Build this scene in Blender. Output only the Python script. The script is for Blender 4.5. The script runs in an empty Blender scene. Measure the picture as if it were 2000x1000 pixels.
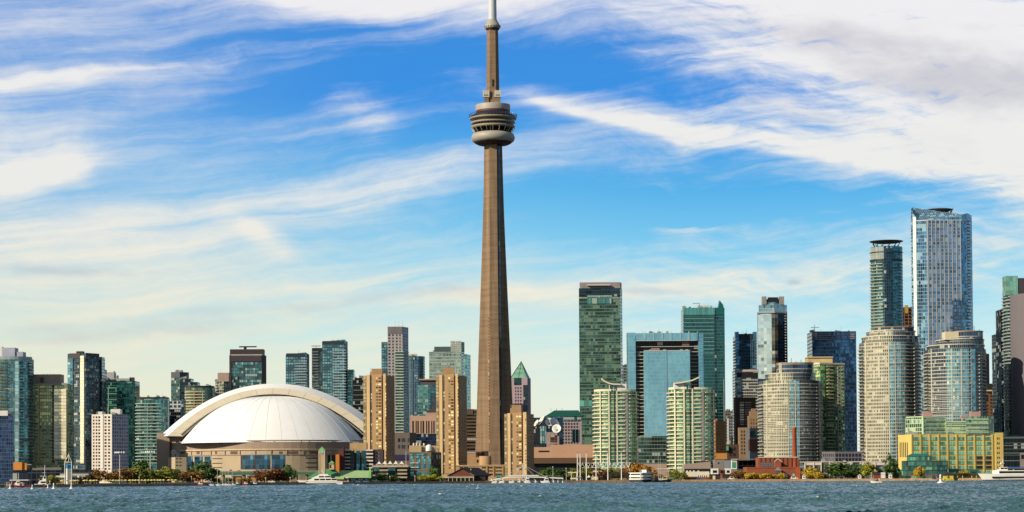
import bpy, math, random
import numpy as np
from mathutils import Matrix, Vector
R=math.radians
rnd=random.Random(7)
sc=bpy.context.scene
COL=sc.collection
# ------------------------------------------------------------------ camera
F=4230.0; PITCH=R(1.65); ROLL=R(-0.35); HCAM=4.0
CY=933.5-F*math.tan(PITCH)
cam=bpy.data.cameras.new('camera'); camo=bpy.data.objects.new('camera',cam); COL.objects.link(camo)
CM=Matrix.Rotation(math.pi/2+PITCH,4,'X')@Matrix.Rotation(ROLL,4,'Z')
camo.matrix_world=Matrix.Translation((0,0,HCAM))@CM
cam.sensor_width=36; cam.lens=F*36/2000; cam.shift_y=(CY-500)/2000
cam.clip_start=1; cam.clip_end=90000
sc.camera=camo
CR=CM.to_3x3(); CRI=CR.transposed()
sc.view_settings.view_transform='Standard'; sc.view_settings.look='None'
sc.view_settings.exposure=.7; sc.view_settings.gamma=1
# ------------------------------------------------------------------ sun and sky
SUN_AZ=57; SUN_EL=28          # degrees left of straight behind the camera
sd=Vector((-math.sin(R(SUN_AZ))*math.cos(R(SUN_EL)),-math.cos(R(SUN_AZ))*math.cos(R(SUN_EL)),math.sin(R(SUN_EL))))
sun=bpy.data.lights.new('sun','SUN'); sun.energy=5.0; sun.angle=R(0.5); sun.color=(1,.87,.66)
suno=bpy.data.objects.new('sun',sun); COL.objects.link(suno)
suno.rotation_euler=sd.to_track_quat('Z','Y').to_euler()

def lin(h):
    h=h.lstrip('#'); o=[]; h=h if len(h)==6 else ''.join(c*2 for c in h)
    for i in (0,2,4):
        v=int(h[i:i+2],16)/255
        o.append(v/12.92 if v<=.04045 else ((v+.055)/1.055)**2.4)
    return (o[0],o[1],o[2],1)

class NT:
    """small helper for building node graphs"""
    def __init__(s,t): s.t=t
    def n(s,ty,**k):
        x=s.t.nodes.new(ty)
        for a,b in k.items(): setattr(x,a,b)
        return x
    def put(s,sock,v):
        if isinstance(v,bpy.types.NodeSocket): s.t.links.new(v,sock)
        elif v is not None: sock.default_value=v
    def m(s,op,a,b=None,c=None):
        x=s.n('ShaderNodeMath',operation=op)
        for i,v in enumerate((a,b,c)):
            if v is not None: s.put(x.inputs[i],v)
        return x.outputs[0]
    def vm(s,op,a,b=None,sc=None):
        x=s.n('ShaderNodeVectorMath',operation=op)
        s.put(x.inputs[0],a)
        if b is not None: s.put(x.inputs[1],b)
        if sc is not None: s.put(x.inputs['Scale'],sc)
        return x.outputs[0]
    def mix(s,f,a,b,bt='MIX'):
        x=s.n('ShaderNodeMix',data_type='RGBA',blend_type=bt)
        s.put(x.inputs[0],f); s.put(x.inputs[6],a); s.put(x.inputs[7],b)
        return x.outputs[2]
    def comb(s,x,y,z=0):
        c=s.n('ShaderNodeCombineXYZ')
        for i,v in enumerate((x,y,z)): s.put(c.inputs[i],v)
        return c.outputs[0]
    def sep(s,v):
        x=s.n('ShaderNodeSeparateXYZ'); s.put(x.inputs[0],v); return x.outputs
    def noise(s,v,scale=1,det=3,rough=.5,dist=0):
        x=s.n('ShaderNodeTexNoise'); s.put(x.inputs['Vector'],v)
        x.inputs['Scale'].default_value=scale; x.inputs['Detail'].default_value=det
        x.inputs['Roughness'].default_value=rough; x.inputs['Distortion'].default_value=dist
        return x.outputs[0]
    def ramp(s,f,stops,interp='LINEAR'):
        x=s.n('ShaderNodeValToRGB'); x.color_ramp.interpolation=interp
        e=x.color_ramp.elements
        while len(e)<len(stops): e.new(.5)
        for i,(p,c) in enumerate(stops): e[i].position=p; e[i].color=c
        s.put(x.inputs[0],f); return x.outputs[0]
    def sstep(s,v,a,b):
        x=s.n('ShaderNodeMapRange',interpolation_type='SMOOTHSTEP')
        s.put(x.inputs[0],v); x.inputs[1].default_value=a; x.inputs[2].default_value=b
        return x.outputs[0]

w=bpy.data.worlds.new('World'); sc.world=w; w.use_nodes=True
t=NT(w.node_tree); w.node_tree.nodes.clear()
sky=t.n('ShaderNodeTexSky',sky_type='NISHITA'); sky.sun_disc=False
sky.sun_elevation=R(SUN_EL); sky.sun_rotation=math.atan2(sd.x,sd.y); sky.dust_density=1.4; sky.ozone_density=2.0
gen=t.n('ShaderNodeTexCoord').outputs['Generated']
nx,ny,nz=t.sep(t.vm('NORMALIZE',gen))
AZ=t.m('MULTIPLY',t.m('ARCTAN2',nx,ny),42.3)        # 1 unit = 1.354 degrees
EL=t.m('MULTIPLY',t.m('ARCSINE',nz),42.3)
P0=t.comb(AZ,EL)
def rot(a,sx,sy,src=None):
    """sky coordinates turned by a degrees and stretched: long streaks"""
    c,s_=math.cos(R(a)),math.sin(R(a))
    X,Y=(AZ,EL) if src is None else src
    u=t.m('ADD',t.m('MULTIPLY',X,c/sx),t.m('MULTIPLY',Y,s_/sx))
    v=t.m('ADD',t.m('MULTIPLY',X,-s_/sy),t.m('MULTIPLY',Y,c/sy))
    return u,v
wn=t.n('ShaderNodeTexNoise'); t.put(wn.inputs['Vector'],t.comb(*rot(8,1.6,.8))); wn.inputs['Scale'].default_value=.5; wn.inputs['Detail'].default_value=4
wc=t.sep(wn.outputs['Color'])
WX=t.m('ADD',AZ,t.m('MULTIPLY',t.m('SUBTRACT',wc[0],.5),2.2)); WY=t.m('ADD',EL,t.m('MULTIPLY',t.m('SUBTRACT',wc[1],.5),1.0))
def blob(px,py,sx,sy,a,amp,warp=True):
    X,Y=(WX,WY) if warp else (AZ,EL)
    X=t.m('SUBTRACT',X,(px-1000)/100); Y=t.m('SUBTRACT',Y,(933-py)/100)
    u,v=rot(a,sx/100,sy/100,(X,Y))
    q=t.m('ADD',t.m('MULTIPLY',u,u),t.m('MULTIPLY',v,v))
    return t.m('MULTIPLY',t.m('EXPONENT',t.m('MULTIPLY',q,-1)),amp)
def total(L):
    r=None
    for b in L:
        x=blob(*b); r=x if r is None else t.m('ADD',r,x)
    return r
# where cloud lies (sky units: azimuth, height); negative ones are clear openings
CL=total([(1850,120,420,150,-8,1.15),(1600,15,330,60,-4,.8),(1960,330,380,75,-14,.9),(1480,280,430,26,-13,.95),
 (1180,228,170,15,-14,.75),(1400,120,260,22,-5,.25),(700,5,330,40,-3,.85),(540,-10,150,26,-6,.5),(1050,25,200,40,-4,.45),
 (330,140,430,14,9,.70),(60,178,200,16,5,.35),(70,335,115,36,9,1.25),(700,215,90,50,-35,.45),(200,50,300,60,10,.18),
 (520,455,55,22,-38,.75),(400,405,560,30,9,.36),(150,480,420,40,3,.42),(750,380,260,24,12,.30),(250,560,600,70,2,.45),
 (870,330,240,40,10,.25),(1300,560,420,26,4,.5),(1360,437,70,10,0,.7),(1640,540,360,30,3,.4),(860,575,240,34,2,.4),
 (500,690,700,50,0,.25),(1400,690,500,45,0,.2),(-150,300,350,200,10,.4),(2250,200,300,250,0,.8)])
HO=total([(1080,130,330,52,-3,.44),(650,165,230,40,9,.42),(850,260,200,50,4,.30),(1500,405,330,30,4,.48),(1150,400,250,60,2,.30),(1620,190,110,30,-10,.25),(420,120,260,30,10,.25)])
LX=t.m('ADD',AZ,t.m('MULTIPLY',t.m('SUBTRACT',wc[0],.5),.8)); LY=t.m('ADD',EL,t.m('MULTIPLY',t.m('SUBTRACT',wc[1],.5),.75))
n1=t.noise(t.comb(*rot(9,4.2,.46,(LX,LY))),1.0,6,.56)
n2=t.noise(t.comb(*rot(-9,2.8,.55,(WX,WY))),1.2,7,.60,.3)
nf=t.noise(t.comb(*rot(7,9.0,.17,(LX,LY))),1.0,5,.55)
n3=t.noise(t.comb(*rot(3,1.1,.45,(WX,WY))),2.4,8,.7,.3)
side=t.sstep(AZ,0.0,4.0)
st=t.m('ADD',t.m('MULTIPLY',n1,t.m('SUBTRACT',1,side)),t.m('MULTIPLY',n2,side))
tex=t.m('ADD',t.m('ADD',t.m('MULTIPLY',st,.52),t.m('MULTIPLY',n3,.18)),t.m('MULTIPLY',nf,.30))
tx=t.m('SUBTRACT',tex,.5)
EN=t.m('MULTIPLY',EL,.1)
cover=t.ramp(EN,[(0,(.45,)*3+(1,)),(.25,(.38,)*3+(1,)),(.42,(.32,)*3+(1,)),(.62,(.33,)*3+(1,)),(.85,(.31,)*3+(1,)),(1,(.40,)*3+(1,))])
soft=t.m('ADD',1.45,t.m('MULTIPLY',side,.55))
den=t.m('ADD',t.m('SUBTRACT',cover,HO),t.m('MULTIPLY',tx,soft))
den=t.m('ADD',den,t.m('MULTIPLY',CL,t.m('ADD',t.m('MULTIPLY',tx,t.m('ADD',soft,.2)),.76)))
away=t.sstep(t.m('ABSOLUTE',AZ),13,22)
den=t.m('ADD',den,t.m('MULTIPLY',away,.15))
cl=t.sstep(den,.06,1.12)
blue=t.ramp(EN,[(0,lin('#f1e9cc')),(.14,lin('#e4ecd8')),(.28,lin('#bfe4e6')),(.42,lin('#86cdea')),(.56,lin('#4fb0e6')),(.74,lin('#0a86de')),(.92,lin('#1c80d6')),(1,lin('#2a7ccd'))])
blue=t.mix(t.m('MULTIPLY',t.sstep(AZ,-1,4),.85),blue,t.ramp(EN,[(0,lin('#f6f1df')),(.12,lin('#dff0ee')),(.26,lin('#b4e5f0')),(.42,lin('#74c8ec')),(.56,lin('#36a6e4')),(.74,lin('#0a86de')),(1,lin('#2a7ccd'))]))
left=t.sstep(AZ,-2,-9)
blue=t.mix(t.m('MULTIPLY',left,.5),blue,t.ramp(EN,[(0,lin('#f3e3b4')),(.3,lin('#e0e2cc')),(.6,lin('#7fb6e4')),(1,lin('#4f8bd2'))]))
ccol=t.ramp(EN,[(0,lin('#f5eac6')),(.3,lin('#efe8d0')),(.55,lin('#ece9e2')),(1,lin('#f2eeef'))])
ccol=t.mix(t.m('MULTIPLY',t.sstep(AZ,-2,5),t.sstep(EN,.45,.1)),ccol,lin('#e6f0ee'))
shade=t.m('MULTIPLY',t.sstep(t.m('ADD',t.m('MULTIPLY',t.noise(t.comb(*rot(-6,2.0,.8)),.9,5,.6),1.0),total([(1880,175,300,75,-14,.55),(250,640,340,26,2,.50),(1500,60,200,40,-6,.25),(1650,250,220,30,-14,.25),(860,578,180,18,2,.28),(1290,565,120,14,0,.32),(1556,541,20,7,0,.6),(160,522,220,12,4,.34),(480,600,260,12,3,.3)])),.60,1.10),.60)
ccol=t.mix(shade,ccol,lin('#aeaab6'))
art=t.mix(cl,blue,ccol)
# unseen sky overhead: made-up grey-blue veil, darkened to cut ambient light
art=t.mix(t.sstep(EL,10.5,17),art,t.mix(t.m('MULTIPLY',tex,.8),lin('#3f7090'),lin('#9aa4aa')))
nish=t.mix(1.0,sky.outputs[0],(1.0,1.0,1.0,1),'MULTIPLY')
col=t.mix(.90,nish,t.vm('SCALE',art,sc=5.55))
low=t.sstep(EL,-.4,0.0)
col=t.mix(low,(.5,.8,.9,1),col)
bg=t.n('ShaderNodeBackground'); t.put(bg.inputs[0],col); bg.inputs[1].default_value=.115
t.put(t.n('ShaderNodeOutputWorld').inputs[0],bg.outputs[0])
w.cycles.sampling_method='MANUAL'; w.cycles.sample_map_resolution=1024

# ------------------------------------------------------------------ picture geometry: a pixel and a distance give a place
def P(px,py,Y):
    d=CR@Vector(((px-1000)/F,-(py-CY)/F,-1)); k=Y/d.y
    return Vector((d.x*k,Y,HCAM+d.z*k))
def pxof(x,y,z):
    v=CRI@Vector((x,y,z-HCAM)); return 1000-F*v.x/v.z, CY+F*v.y/v.z
def onz(px,py,z):
    d=CR@Vector(((px-1000)/F,-(py-CY)/F,-1)); k=(z-HCAM)/d.z
    return Vector((d.x*k,d.y*k,z))
GZ=1.8      # height of the quay and the city ground above the water

# ------------------------------------------------------------------ materials
MATS={}
def princ(name):
    m=bpy.data.materials.new(name); m.use_nodes=True
    tt=NT(m.node_tree); b=m.node_tree.nodes['Principled BSDF']; return m,tt,b
def mat(name,hexc,rough=.75,metal=0,var=.18,scale=.15,spec=.35,streak=False):
    """plain painted / concrete / metal surface with soft weathering"""
    if name in MATS: return MATS[name]
    m,k,b=princ(name)
    o=k.n('ShaderNodeTexCoord').outputs['Object']
    if streak: o=k.vm('MULTIPLY',o,(1,1,.12))
    n=k.noise(o,scale,5,.6); n_=k.noise(o,scale*9,3,.6)
    f=k.m('ADD',k.m('MULTIPLY',n,.65),k.m('MULTIPLY',n_,.35))
    c=tuple(x*.70 for x in lin(hexc)[:3]); lo=tuple(x*(1-var*1.6) for x in c[:3])+(1,); hi=tuple(min(1,x*(1+var)) for x in c[:3])+(1,)
    k.put(b.inputs['Base Color'],k.ramp(f,[(.28,lo),(.72,hi)]))
    b.inputs['Roughness'].default_value=rough; b.inputs['Metallic'].default_value=metal
    b.inputs['Specular IOR Level'].default_value=spec
    MATS[name]=m; return m
def dl(h): return tuple(x*.72 for x in lin(h)[:3])+(1,)
def fac(name,glass,slab,mull=None,w=1.6,h=3.0,mu=.12,sl=.2,var=.5,blind='#c9d2c4',pb=.12,metal=.75,rough=.07,wob=.03,dark='#0b1418',pd=.12,group=3,obj=False):
    """curtain wall: panes in a frame, each pane a little different (tint, blinds, tilt); UV is in metres"""
    if name in MATS: return MATS[name]
    m,k,b=princ(name)
    uv=k.n('ShaderNodeUVMap').outputs[0]; u,v,_=k.sep(uv)
    U=k.m('DIVIDE',u,w); V=k.m('DIVIDE',v,h)
    fu=k.m('FRACT',U); fv=k.m('FRACT',V)
    iu=k.m('FLOOR',U); iv=k.m('FLOOR',V)
    if obj: iv=k.m('ADD',iv,k.m('MULTIPLY',k.n('ShaderNodeObjectInfo').outputs['Random'],977))
    def wn(a,b_):
        x=k.n('ShaderNodeTexWhiteNoise',noise_dimensions='2D'); k.put(x.inputs[0],k.comb(a,b_)); return x
    fine=wn(iu,iv); coarse=wn(k.m('FLOOR',k.m('DIVIDE',k.m('ADD',iu,k.m('MULTIPLY',iv,1.37)),group)),iv)
    g=lin(glass); lu=.3*g[0]+.6*g[1]+.1*g[2]; g=tuple((lu+(x-lu)*.80)*.9 for x in g[:3])+(1,)
    gl=k.mix(1.0,g,k.ramp(fine.outputs[0],[(0,(1-var,)*3+(1,)),(1,(1+var*.8,)*3+(1,))]),'MULTIPLY')
    bigv=k.noise(k.vm('MULTIPLY',uv,(1,.5,1)),.035,3,.6)
    gl=k.mix(1.0,gl,k.ramp(bigv,[(.3,(.72,.74,.78,1)),(.7,(1.25,1.22,1.18,1))]),'MULTIPLY')
    sel=k.m('ADD',k.m('MULTIPLY',fine.outputs[0],.45),k.m('MULTIPLY',coarse.outputs[0],.55))
    mb=k.m('LESS_THAN',sel,.10+pb*.9) if pb>0 else 0.0
    md=k.m('GREATER_THAN',sel,.90-pd*.9) if pd>0 else 0.0
    c=k.mix(k.m('MULTIPLY',mb,.6),gl,dl(blind)); c=k.mix(k.m('MULTIPLY',md,.68),c,lin(dark))
    fm=k.m('LESS_THAN',fu,mu); fs=k.m('LESS_THAN',fv,sl)
    c=k.mix(fm,c,dl(mull or slab)); c=k.mix(fs,c,dl(slab))
    fr=k.m('MAXIMUM',fm,fs); solid=k.m('MAXIMUM',fr,k.m('MULTIPLY',mb,.65))
    k.put(b.inputs['Base Color'],c)
    k.put(b.inputs['Metallic'],k.m('MULTIPLY',k.m('SUBTRACT',1,solid),metal))
    k.put(b.inputs['Roughness'],k.m('ADD',k.m('MULTIPLY',solid,.5),rough))
    nrm=k.n('ShaderNodeNewGeometry').outputs['Normal']
    pert=k.vm('SCALE',k.vm('SUBTRACT',fine.outputs[1],(.5,.5,.5)),sc=wob)
    k.put(b.inputs['Normal'],k.vm('NORMALIZE',k.vm('ADD',nrm,pert)))
    MATS[name]=m; return m
def winmat(name,cols,metal=.6,rough=.1):
    """glass of single windows, each object its own tint"""
    if name in MATS: return MATS[name]
    m,k,b=princ(name)
    r=k.n('ShaderNodeObjectInfo').outputs['Random']
    k.put(b.inputs['Base Color'],k.ramp(r,[(i/len(cols),lin(c)) for i,c in enumerate(cols)],'CONSTANT'))
    b.inputs['Metallic'].default_value=metal; b.inputs['Roughness'].default_value=rough
    MATS[name]=m; return m

# ------------------------------------------------------------------ objects
def thing(name,label,cat,loc=(0,0,0),group=None,rz=0):
    o=bpy.data.objects.new(name,None); COL.objects.link(o); o.location=loc; o.rotation_euler=(0,0,rz)
    o.empty_display_size=.5
    o['label']=label; o['category']=cat
    if group: o['group']=group
    return o
class FL(list): pv=None
def mesh(name,V,Fc,m,parent=None,uv=None,smooth=False,loc=None):
    me=bpy.data.meshes.new(name); me.from_pydata([tuple(v) for v in V],[],Fc)
    if uv is None and getattr(Fc,'pv',None):
        pv=Fc.pv; uv=[pv[i] for f in Fc for i in f]
    if uv:
        l=me.uv_layers.new(name='UVMap'); l.data.foreach_set('uv',[c for p in uv for c in p])
    ms=m if isinstance(m,(list,tuple)) else [m]
    for x in ms: me.materials.append(x)
    if smooth: me.polygons.foreach_set('use_smooth',[True]*len(me.polygons))
    me.update()
    o=bpy.data.objects.new(name,me); COL.objects.link(o)
    if parent: o.parent=parent
    if loc is not None: o.location=loc
    return o
def structure(o): o['kind']='structure'; return o
def dup(o,parent=None,loc=None,deep=True):
    c=o.copy(); COL.objects.link(c)
    if parent is not None: c.parent=parent
    if loc is not None: c.location=loc
    if deep:
        for ch in list(o.children): dup(ch,c)
    return c
class MB:
    """collects boxes, bars, tubes and lathes into one mesh"""
    def __init__(s): s.V=[];s.F=[]
    def add(s,V,Fc):
        n=len(s.V); s.V+=[Vector(v) for v in V]; s.F+=[tuple(i+n for i in f) for f in Fc]; return s
    def box(s,x0,x1,y0,y1,z0,z1):
        return s.add([(x0,y0,z0),(x1,y0,z0),(x1,y1,z0),(x0,y1,z0),(x0,y0,z1),(x1,y0,z1),(x1,y1,z1),(x0,y1,z1)],
          [(0,3,2,1),(4,5,6,7),(0,1,5,4),(1,2,6,5),(2,3,7,6),(3,0,4,7)])
    def bar(s,a,b,r,r2=None,n=6):
        a=Vector(a);b=Vector(b);d=(b-a).normalized(); u=d.orthogonal().normalized(); v=d.cross(u); r2=r if r2 is None else r2
        V=[];
        for c,q in ((a,r),(b,r2)):
            for i in range(n):
                t_=2*math.pi*i/n; V.append(c+(u*math.cos(t_)+v*math.sin(t_))*q)
        return s.add(V,[(i,(i+1)%n,n+(i+1)%n,n+i) for i in range(n)]+[tuple(range(n-1,-1,-1)),tuple(range(n,2*n))])
    def lathe(s,prof,n=32,c=(0,0,0),a0=0,a1=2*math.pi):
        full=abs(a1-a0-2*math.pi)<1e-6; k=n if full else n+1; V=[]
        for r,z in prof:
            for i in range(k):
                t_=a0+(a1-a0)*i/n; V.append((c[0]+r*math.cos(t_),c[1]+r*math.sin(t_),c[2]+z))
        Fc=[]
        for j in range(len(prof)-1):
            for i in range(n):
                p=(i+1)%k; Fc.append((j*k+i,j*k+p,(j+1)*k+p,(j+1)*k+i))
        return s.add(V,Fc)
    def prism(s,poly,z0,z1):
        n=len(poly)
        return s.add([(p[0],p[1],z0) for p in poly]+[(p[0],p[1],z1) for p in poly],[(i,(i+1)%n,n+(i+1)%n,n+i) for i in range(n)]+[tuple(range(n,2*n)),tuple(range(n-1,-1,-1))])
    def extr(s,prof,y0,y1):
        """outline in x,z pushed through y (counter-clockwise seen from -y)"""
        n=len(prof)
        return s.add([(p[0],y0,p[1]) for p in prof]+[(p[0],y1,p[1]) for p in prof],[tuple(range(n)),tuple(range(2*n-1,n-1,-1))]+[((i+1)%n,i,n+i,n+(i+1)%n) for i in range(n)])
    def build(s,name,m,parent=None,smooth=False,loc=None): return mesh(name,s.V,s.F,m,parent,None,smooth,loc)

# footprints, counter-clockwise from above, from picture columns and distances
def fpts(py,L): return [P(a,py,d).xy for a,d in L]
def fbox(a,b,py,d,dep,sk=0):
    A=P(a,py,d).xy; B=P(b,py,d+sk).xy; n=Vector((-(B-A).y,(B-A).x)).normalized()*dep
    return [A,B,B+n,A+n]
def fcorner(a,c,b,py,d,dl,dr):
    A=P(a,py,d+dl).xy; C=P(c,py,d).xy; B=P(b,py,d+dr).xy
    return [A,C,B,A+B-C]
def fell(a,b,py,d,bd,n=36,p=2.0):
    L=P(a,py,d+bd).xy; Rr=P(b,py,d+bd).xy; c=(L+Rr)/2; ax=(Rr-L).length/2
    o=[]
    for i in range(n):
        t_=2*math.pi*i/n; cx,cy=math.cos(t_),math.sin(t_)
        o.append(Vector((c.x+ax*math.copysign(abs(cx)**(2/p),cx),c.y+bd*math.copysign(abs(cy)**(2/p),cy))))
    return o
def foff(foot,o):
    n=len(foot); r=[]
    for i in range(n):
        a,b,c=foot[i-1],foot[i],foot[(i+1)%n]
        e1=(b-a).normalized(); e2=(c-b).normalized()
        n1=Vector((e1.y,-e1.x)); n2=Vector((e2.y,-e2.x)); q=n1+n2
        r.append(b+q*(o/max(.35,(q.dot(n1)))))
    return r
def hit(foot,px,py=900):
    d=CR@Vector(((px-1000)/F,-(py-CY)/F,-1)); q=Vector((d.x/d.y,1.0)); best=None
    for i in range(len(foot)):
        a=foot[i]; e=foot[(i+1)%len(foot)]-a
        det=q.x*-e.y+e.x*q.y
        if abs(det)<1e-9: continue
        tt=(a.x*-e.y+e.x*a.y)/det; s=(q.x*a.y-q.y*a.x)/det
        if -1e-6<=s<=1+1e-6 and (best is None or tt<best[0]): best=(tt,Vector((e.y,-e.x)).normalized())
    if best is None:
        v=min(foot,key=lambda p:abs(pxof(p.x,p.y,20)[0]-px)); return v.copy(),Vector((0,-1))
    return q*best[0],best[1]
def ribbon(foot,a,b,py):
    xs=[a]
    for v in foot:
        # height that this picture row has at that distance
        z=P(a,py,v.y).z; x=pxof(v.x,v.y,z)[0]
        if a+.4<x<b-.4:
            h,_=hit(foot,x,py)
            if (h-v).length<.6: xs.append(x)
    xs.append(b); xs.sort(); pts=[];nr=[]
    for i,x in enumerate(xs):
        e=.15; h,_=hit(foot,x,py); l=hit(foot,x-(e if i else -e),py)[1]; r=hit(foot,x+(e if i<len(xs)-1 else -e),py)[1]
        q=(l+r); q=q/max(.5,q.dot(l)); pts.append(h); nr.append(q)
    return pts,nr
def ribsolid(pts,nr,z0,z1,out,inn=.1):
    n=len(pts); V=[]; u=0; pv=[]
    for k,(p,q) in enumerate(zip(pts,nr)):
        o=p+q*out; i=p-q*inn
        if k: u+=(p-pts[k-1]).length
        pv+=[(u,z0),(u,z1),(u,z1),(u,z0)]
        V+=[(o.x,o.y,z0),(o.x,o.y,z1),(i.x,i.y,z1),(i.x,i.y,z0)]
    Fc=FL()
    for k in range(n-1):
        a,b=4*k,4*k+4
        for j in range(4): Fc.append((a+j,b+j,b+(j+1)%4,a+(j+1)%4)[::1])
    Fc.append((0,1,2,3)); e=4*(n-1); Fc.append((e+3,e+2,e+1,e))
    Fc.pv=pv
    return V,Fc
BL=[]
class Bld:
    """one building: an Empty at its base with its parts as children"""
    def __init__(s,name,label,cat,foot,py,group=None,base=GZ):
        s.foot=foot; c=sum(foot,Vector((0,0)))/len(foot); s.c=c; s.base=base
        s.o=thing(name,label,cat,(c.x,c.y,base),group); s.O=Vector((c.x,c.y,base))
        BL.append(s); s.label=label
        s.dmin=min(v.y for v in foot); s.pxm=pxof(c.x,s.dmin,20)[0]
        s.z1=s.z(py); s.nwin=0; s.rest=None
    def z(s,py,px=None,d=None): return P(s.pxm if px is None else px,py,d or s.dmin).z
    def rel(s,V): return [Vector(v)-s.O for v in V]
    def body(s,m,z0=None,z1=None,foot=None,name='wall',tops=None):
        foot=foot or s.foot; z0=s.base if z0 is None else z0; z1=s.z1 if z1 is None else z1
        n=len(foot); V=[];Fc=[];uv=[];u=0; tops=tops or [z1]*n
        for i in range(n):
            a=foot[i];b=foot[(i+1)%n];L=(b-a).length; k=len(V)
            V+=[(a.x,a.y,z0),(b.x,b.y,z0),(b.x,b.y,tops[(i+1)%n]),(a.x,a.y,tops[i])]; Fc.append((k,k+1,k+2,k+3))
            uv+=[(u,z0),(u+L,z0),(u+L,tops[(i+1)%n]),(u,tops[i])]; u+=L
        k=len(V); V+=[(p.x,p.y,tops[i]) for i,p in enumerate(foot)]; Fc.append(tuple(range(k,k+n))); uv+=[(p.x,p.y) for p in foot]
        return mesh(name,s.rel(V),Fc,m,s.o,uv)
    def slabs(s,name,m,zs,th=.35,out=1.2,foot=None):
        foot=foff(foot or s.foot,out); b=MB(); b.prism([p-s.c for p in foot],0,th); first=None
        for z in zs:
            l=(0,0,z-s.base)
            if first is None: first=b.build(name,m,s.o,loc=l)
            else: dup(first,loc=l)
    def floors(s,pya,pyb,step):
        """heights of floors between two picture rows, every step rows"""
        n=int(round((pyb-pya)/step)); za,zb=s.z(pya),s.z(pyb)
        return [za+(zb-za)*i/n for i in range(n+1)]
    def pan(s,name,a,b,py0,py1,m,out=.25,inn=.1,foot=None,parent=None):
        pts,nr=ribbon(foot or s.foot,a,b,(py0+py1)/2); d=(pts[0].y+pts[-1].y)/2; x=(a+b)/2
        V,Fc=ribsolid(pts,nr,P(x,py1,d).z,P(x,py0,d).z,out,inn)
        if parent is None: return mesh(name,s.rel(V),Fc,m,s.o)
        return mesh(name,s.rel(V),Fc,m,parent)
    def stack(s,name,a,b,zs,h,m,out=1.2,inn=.1,foot=None):
        pts,nr=ribbon(foot or s.foot,a,b,800); V,Fc=ribsolid(pts,nr,s.base,s.base+h,out,inn); first=None
        for z in zs:
            l=(0,0,z-s.base)
            if first is None: first=mesh(name,s.rel(V),Fc,m,s.o,loc=l)
            else: dup(first,loc=l)
    def wins(s,cols,rows,m,out=.12,inn=.05,h=None,name='window',skip=0,foot=None):
        """cols: (px0,px1) pairs; rows: (py_top,py_bottom) pairs; every window a part, past 100 the rest as one"""
        for (a,b) in cols:
            pts,nr=ribbon(foot or s.foot,a,b,800); d=(pts[0].y+pts[-1].y)/2; first=None; zr=None
            for (r0,r1) in rows:
                if skip and rnd.random()<skip: continue
                z0,z1=P((a+b)/2,r1,d).z,P((a+b)/2,r0,d).z
                if s.nwin<100:
                    if first is None:
                        V,Fc=ribsolid(pts,nr,z0,z1,out,inn); first=mesh(name,s.rel(V),Fc,m,s.o); zr=z0
                    else: dup(first,loc=(0,0,z0-zr))
                    s.nwin+=1
                else:
                    if s.rest is None: s.rest=(MB(),m)
                    V,Fc=ribsolid(pts,nr,z0,z1,out,inn); s.rest[0].add(s.rel(V),Fc)
    def done(s):
        if s.rest: s.rest[0].build('window_rows',s.rest[1],s.o)['kind']='stuff'
    def block(s,name,a,b,py0,py1,m,inset=2,dep=12,uv=True):
        """roof block standing on the building, between picture columns a and b"""
        d=s.dmin+inset; ft=fbox(a,b,py0,d,dep); return s.body(m,P((a+b)/2,py1,d).z,P((a+b)/2,py0,d).z,ft,name)
    def mast(s,name,px,py0,py1,m,r=.25,inset=6):
        d=s.dmin+inset; a=P(px,py1,d); b=P(px,py0,d)
        return MB().bar(a-s.O,Vector((a.x,a.y,b.z))-s.O,r,r*.5).build(name,m,s.o)
def rows(y0,y1,step,h): 
    o=[];y=y0
    while y<y1: o.append((y,y+h)); y+=step
    return o
# ------------------------------------------------------------------ water and land
SHORE=[(-250,957.0),(0,953.2),(300,950.6),(580,948.2),(850,945.6),(1130,943.2),(1400,941.8),(1690,940.2),(2000,938.8),(2300,937.4)]
_sx=np.linspace(-250,2300,90); _cf=np.polyfit([a for a,_ in SHORE],[b_ for _,b_ in SHORE],3)
SHORE=[(float(x),float(np.polyval(_cf,x))) for x in _sx]
shore=[onz(px,py,0).xy for px,py in SHORE]
m,k,b=princ('lake_water')
o_=k.n('ShaderNodeTexCoord').outputs['Object']
foam=k.n('ShaderNodeAttribute',attribute_name='foam').outputs['Fac']
tone=k.noise(k.vm('MULTIPLY',o_,(.006,.02,1)),1,3,.6)
wc_=k.ramp(tone,[(.35,(.024,.062,.070,1)),(.65,(.036,.090,.098,1))])
k.put(b.inputs['Base Color'],k.mix(foam,wc_,(.75,.78,.78,1)))
k.put(b.inputs['Roughness'],k.m('ADD',k.m('MULTIPLY',foam,.5),.07))
b.inputs['IOR'].default_value=1.30; b.inputs['Specular IOR Level'].default_value=.5
bp=k.n('ShaderNodeBump'); bp.inputs['Distance'].default_value=.5; bp.inputs['Strength'].default_value=.35
k.put(bp.inputs['Height'],k.noise(k.vm('MULTIPLY',o_,(1.0,1.6,1)),1.6,5,.65)); k.put(b.inputs['Normal'],bp.outputs[0])
WATER=m
far=structure(mesh('water',[(-30000,-3000,-.9),(30000,-3000,-.9),(30000,60000,-.9),(-30000,60000,-.9)],[(0,1,2,3)],WATER))
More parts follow.
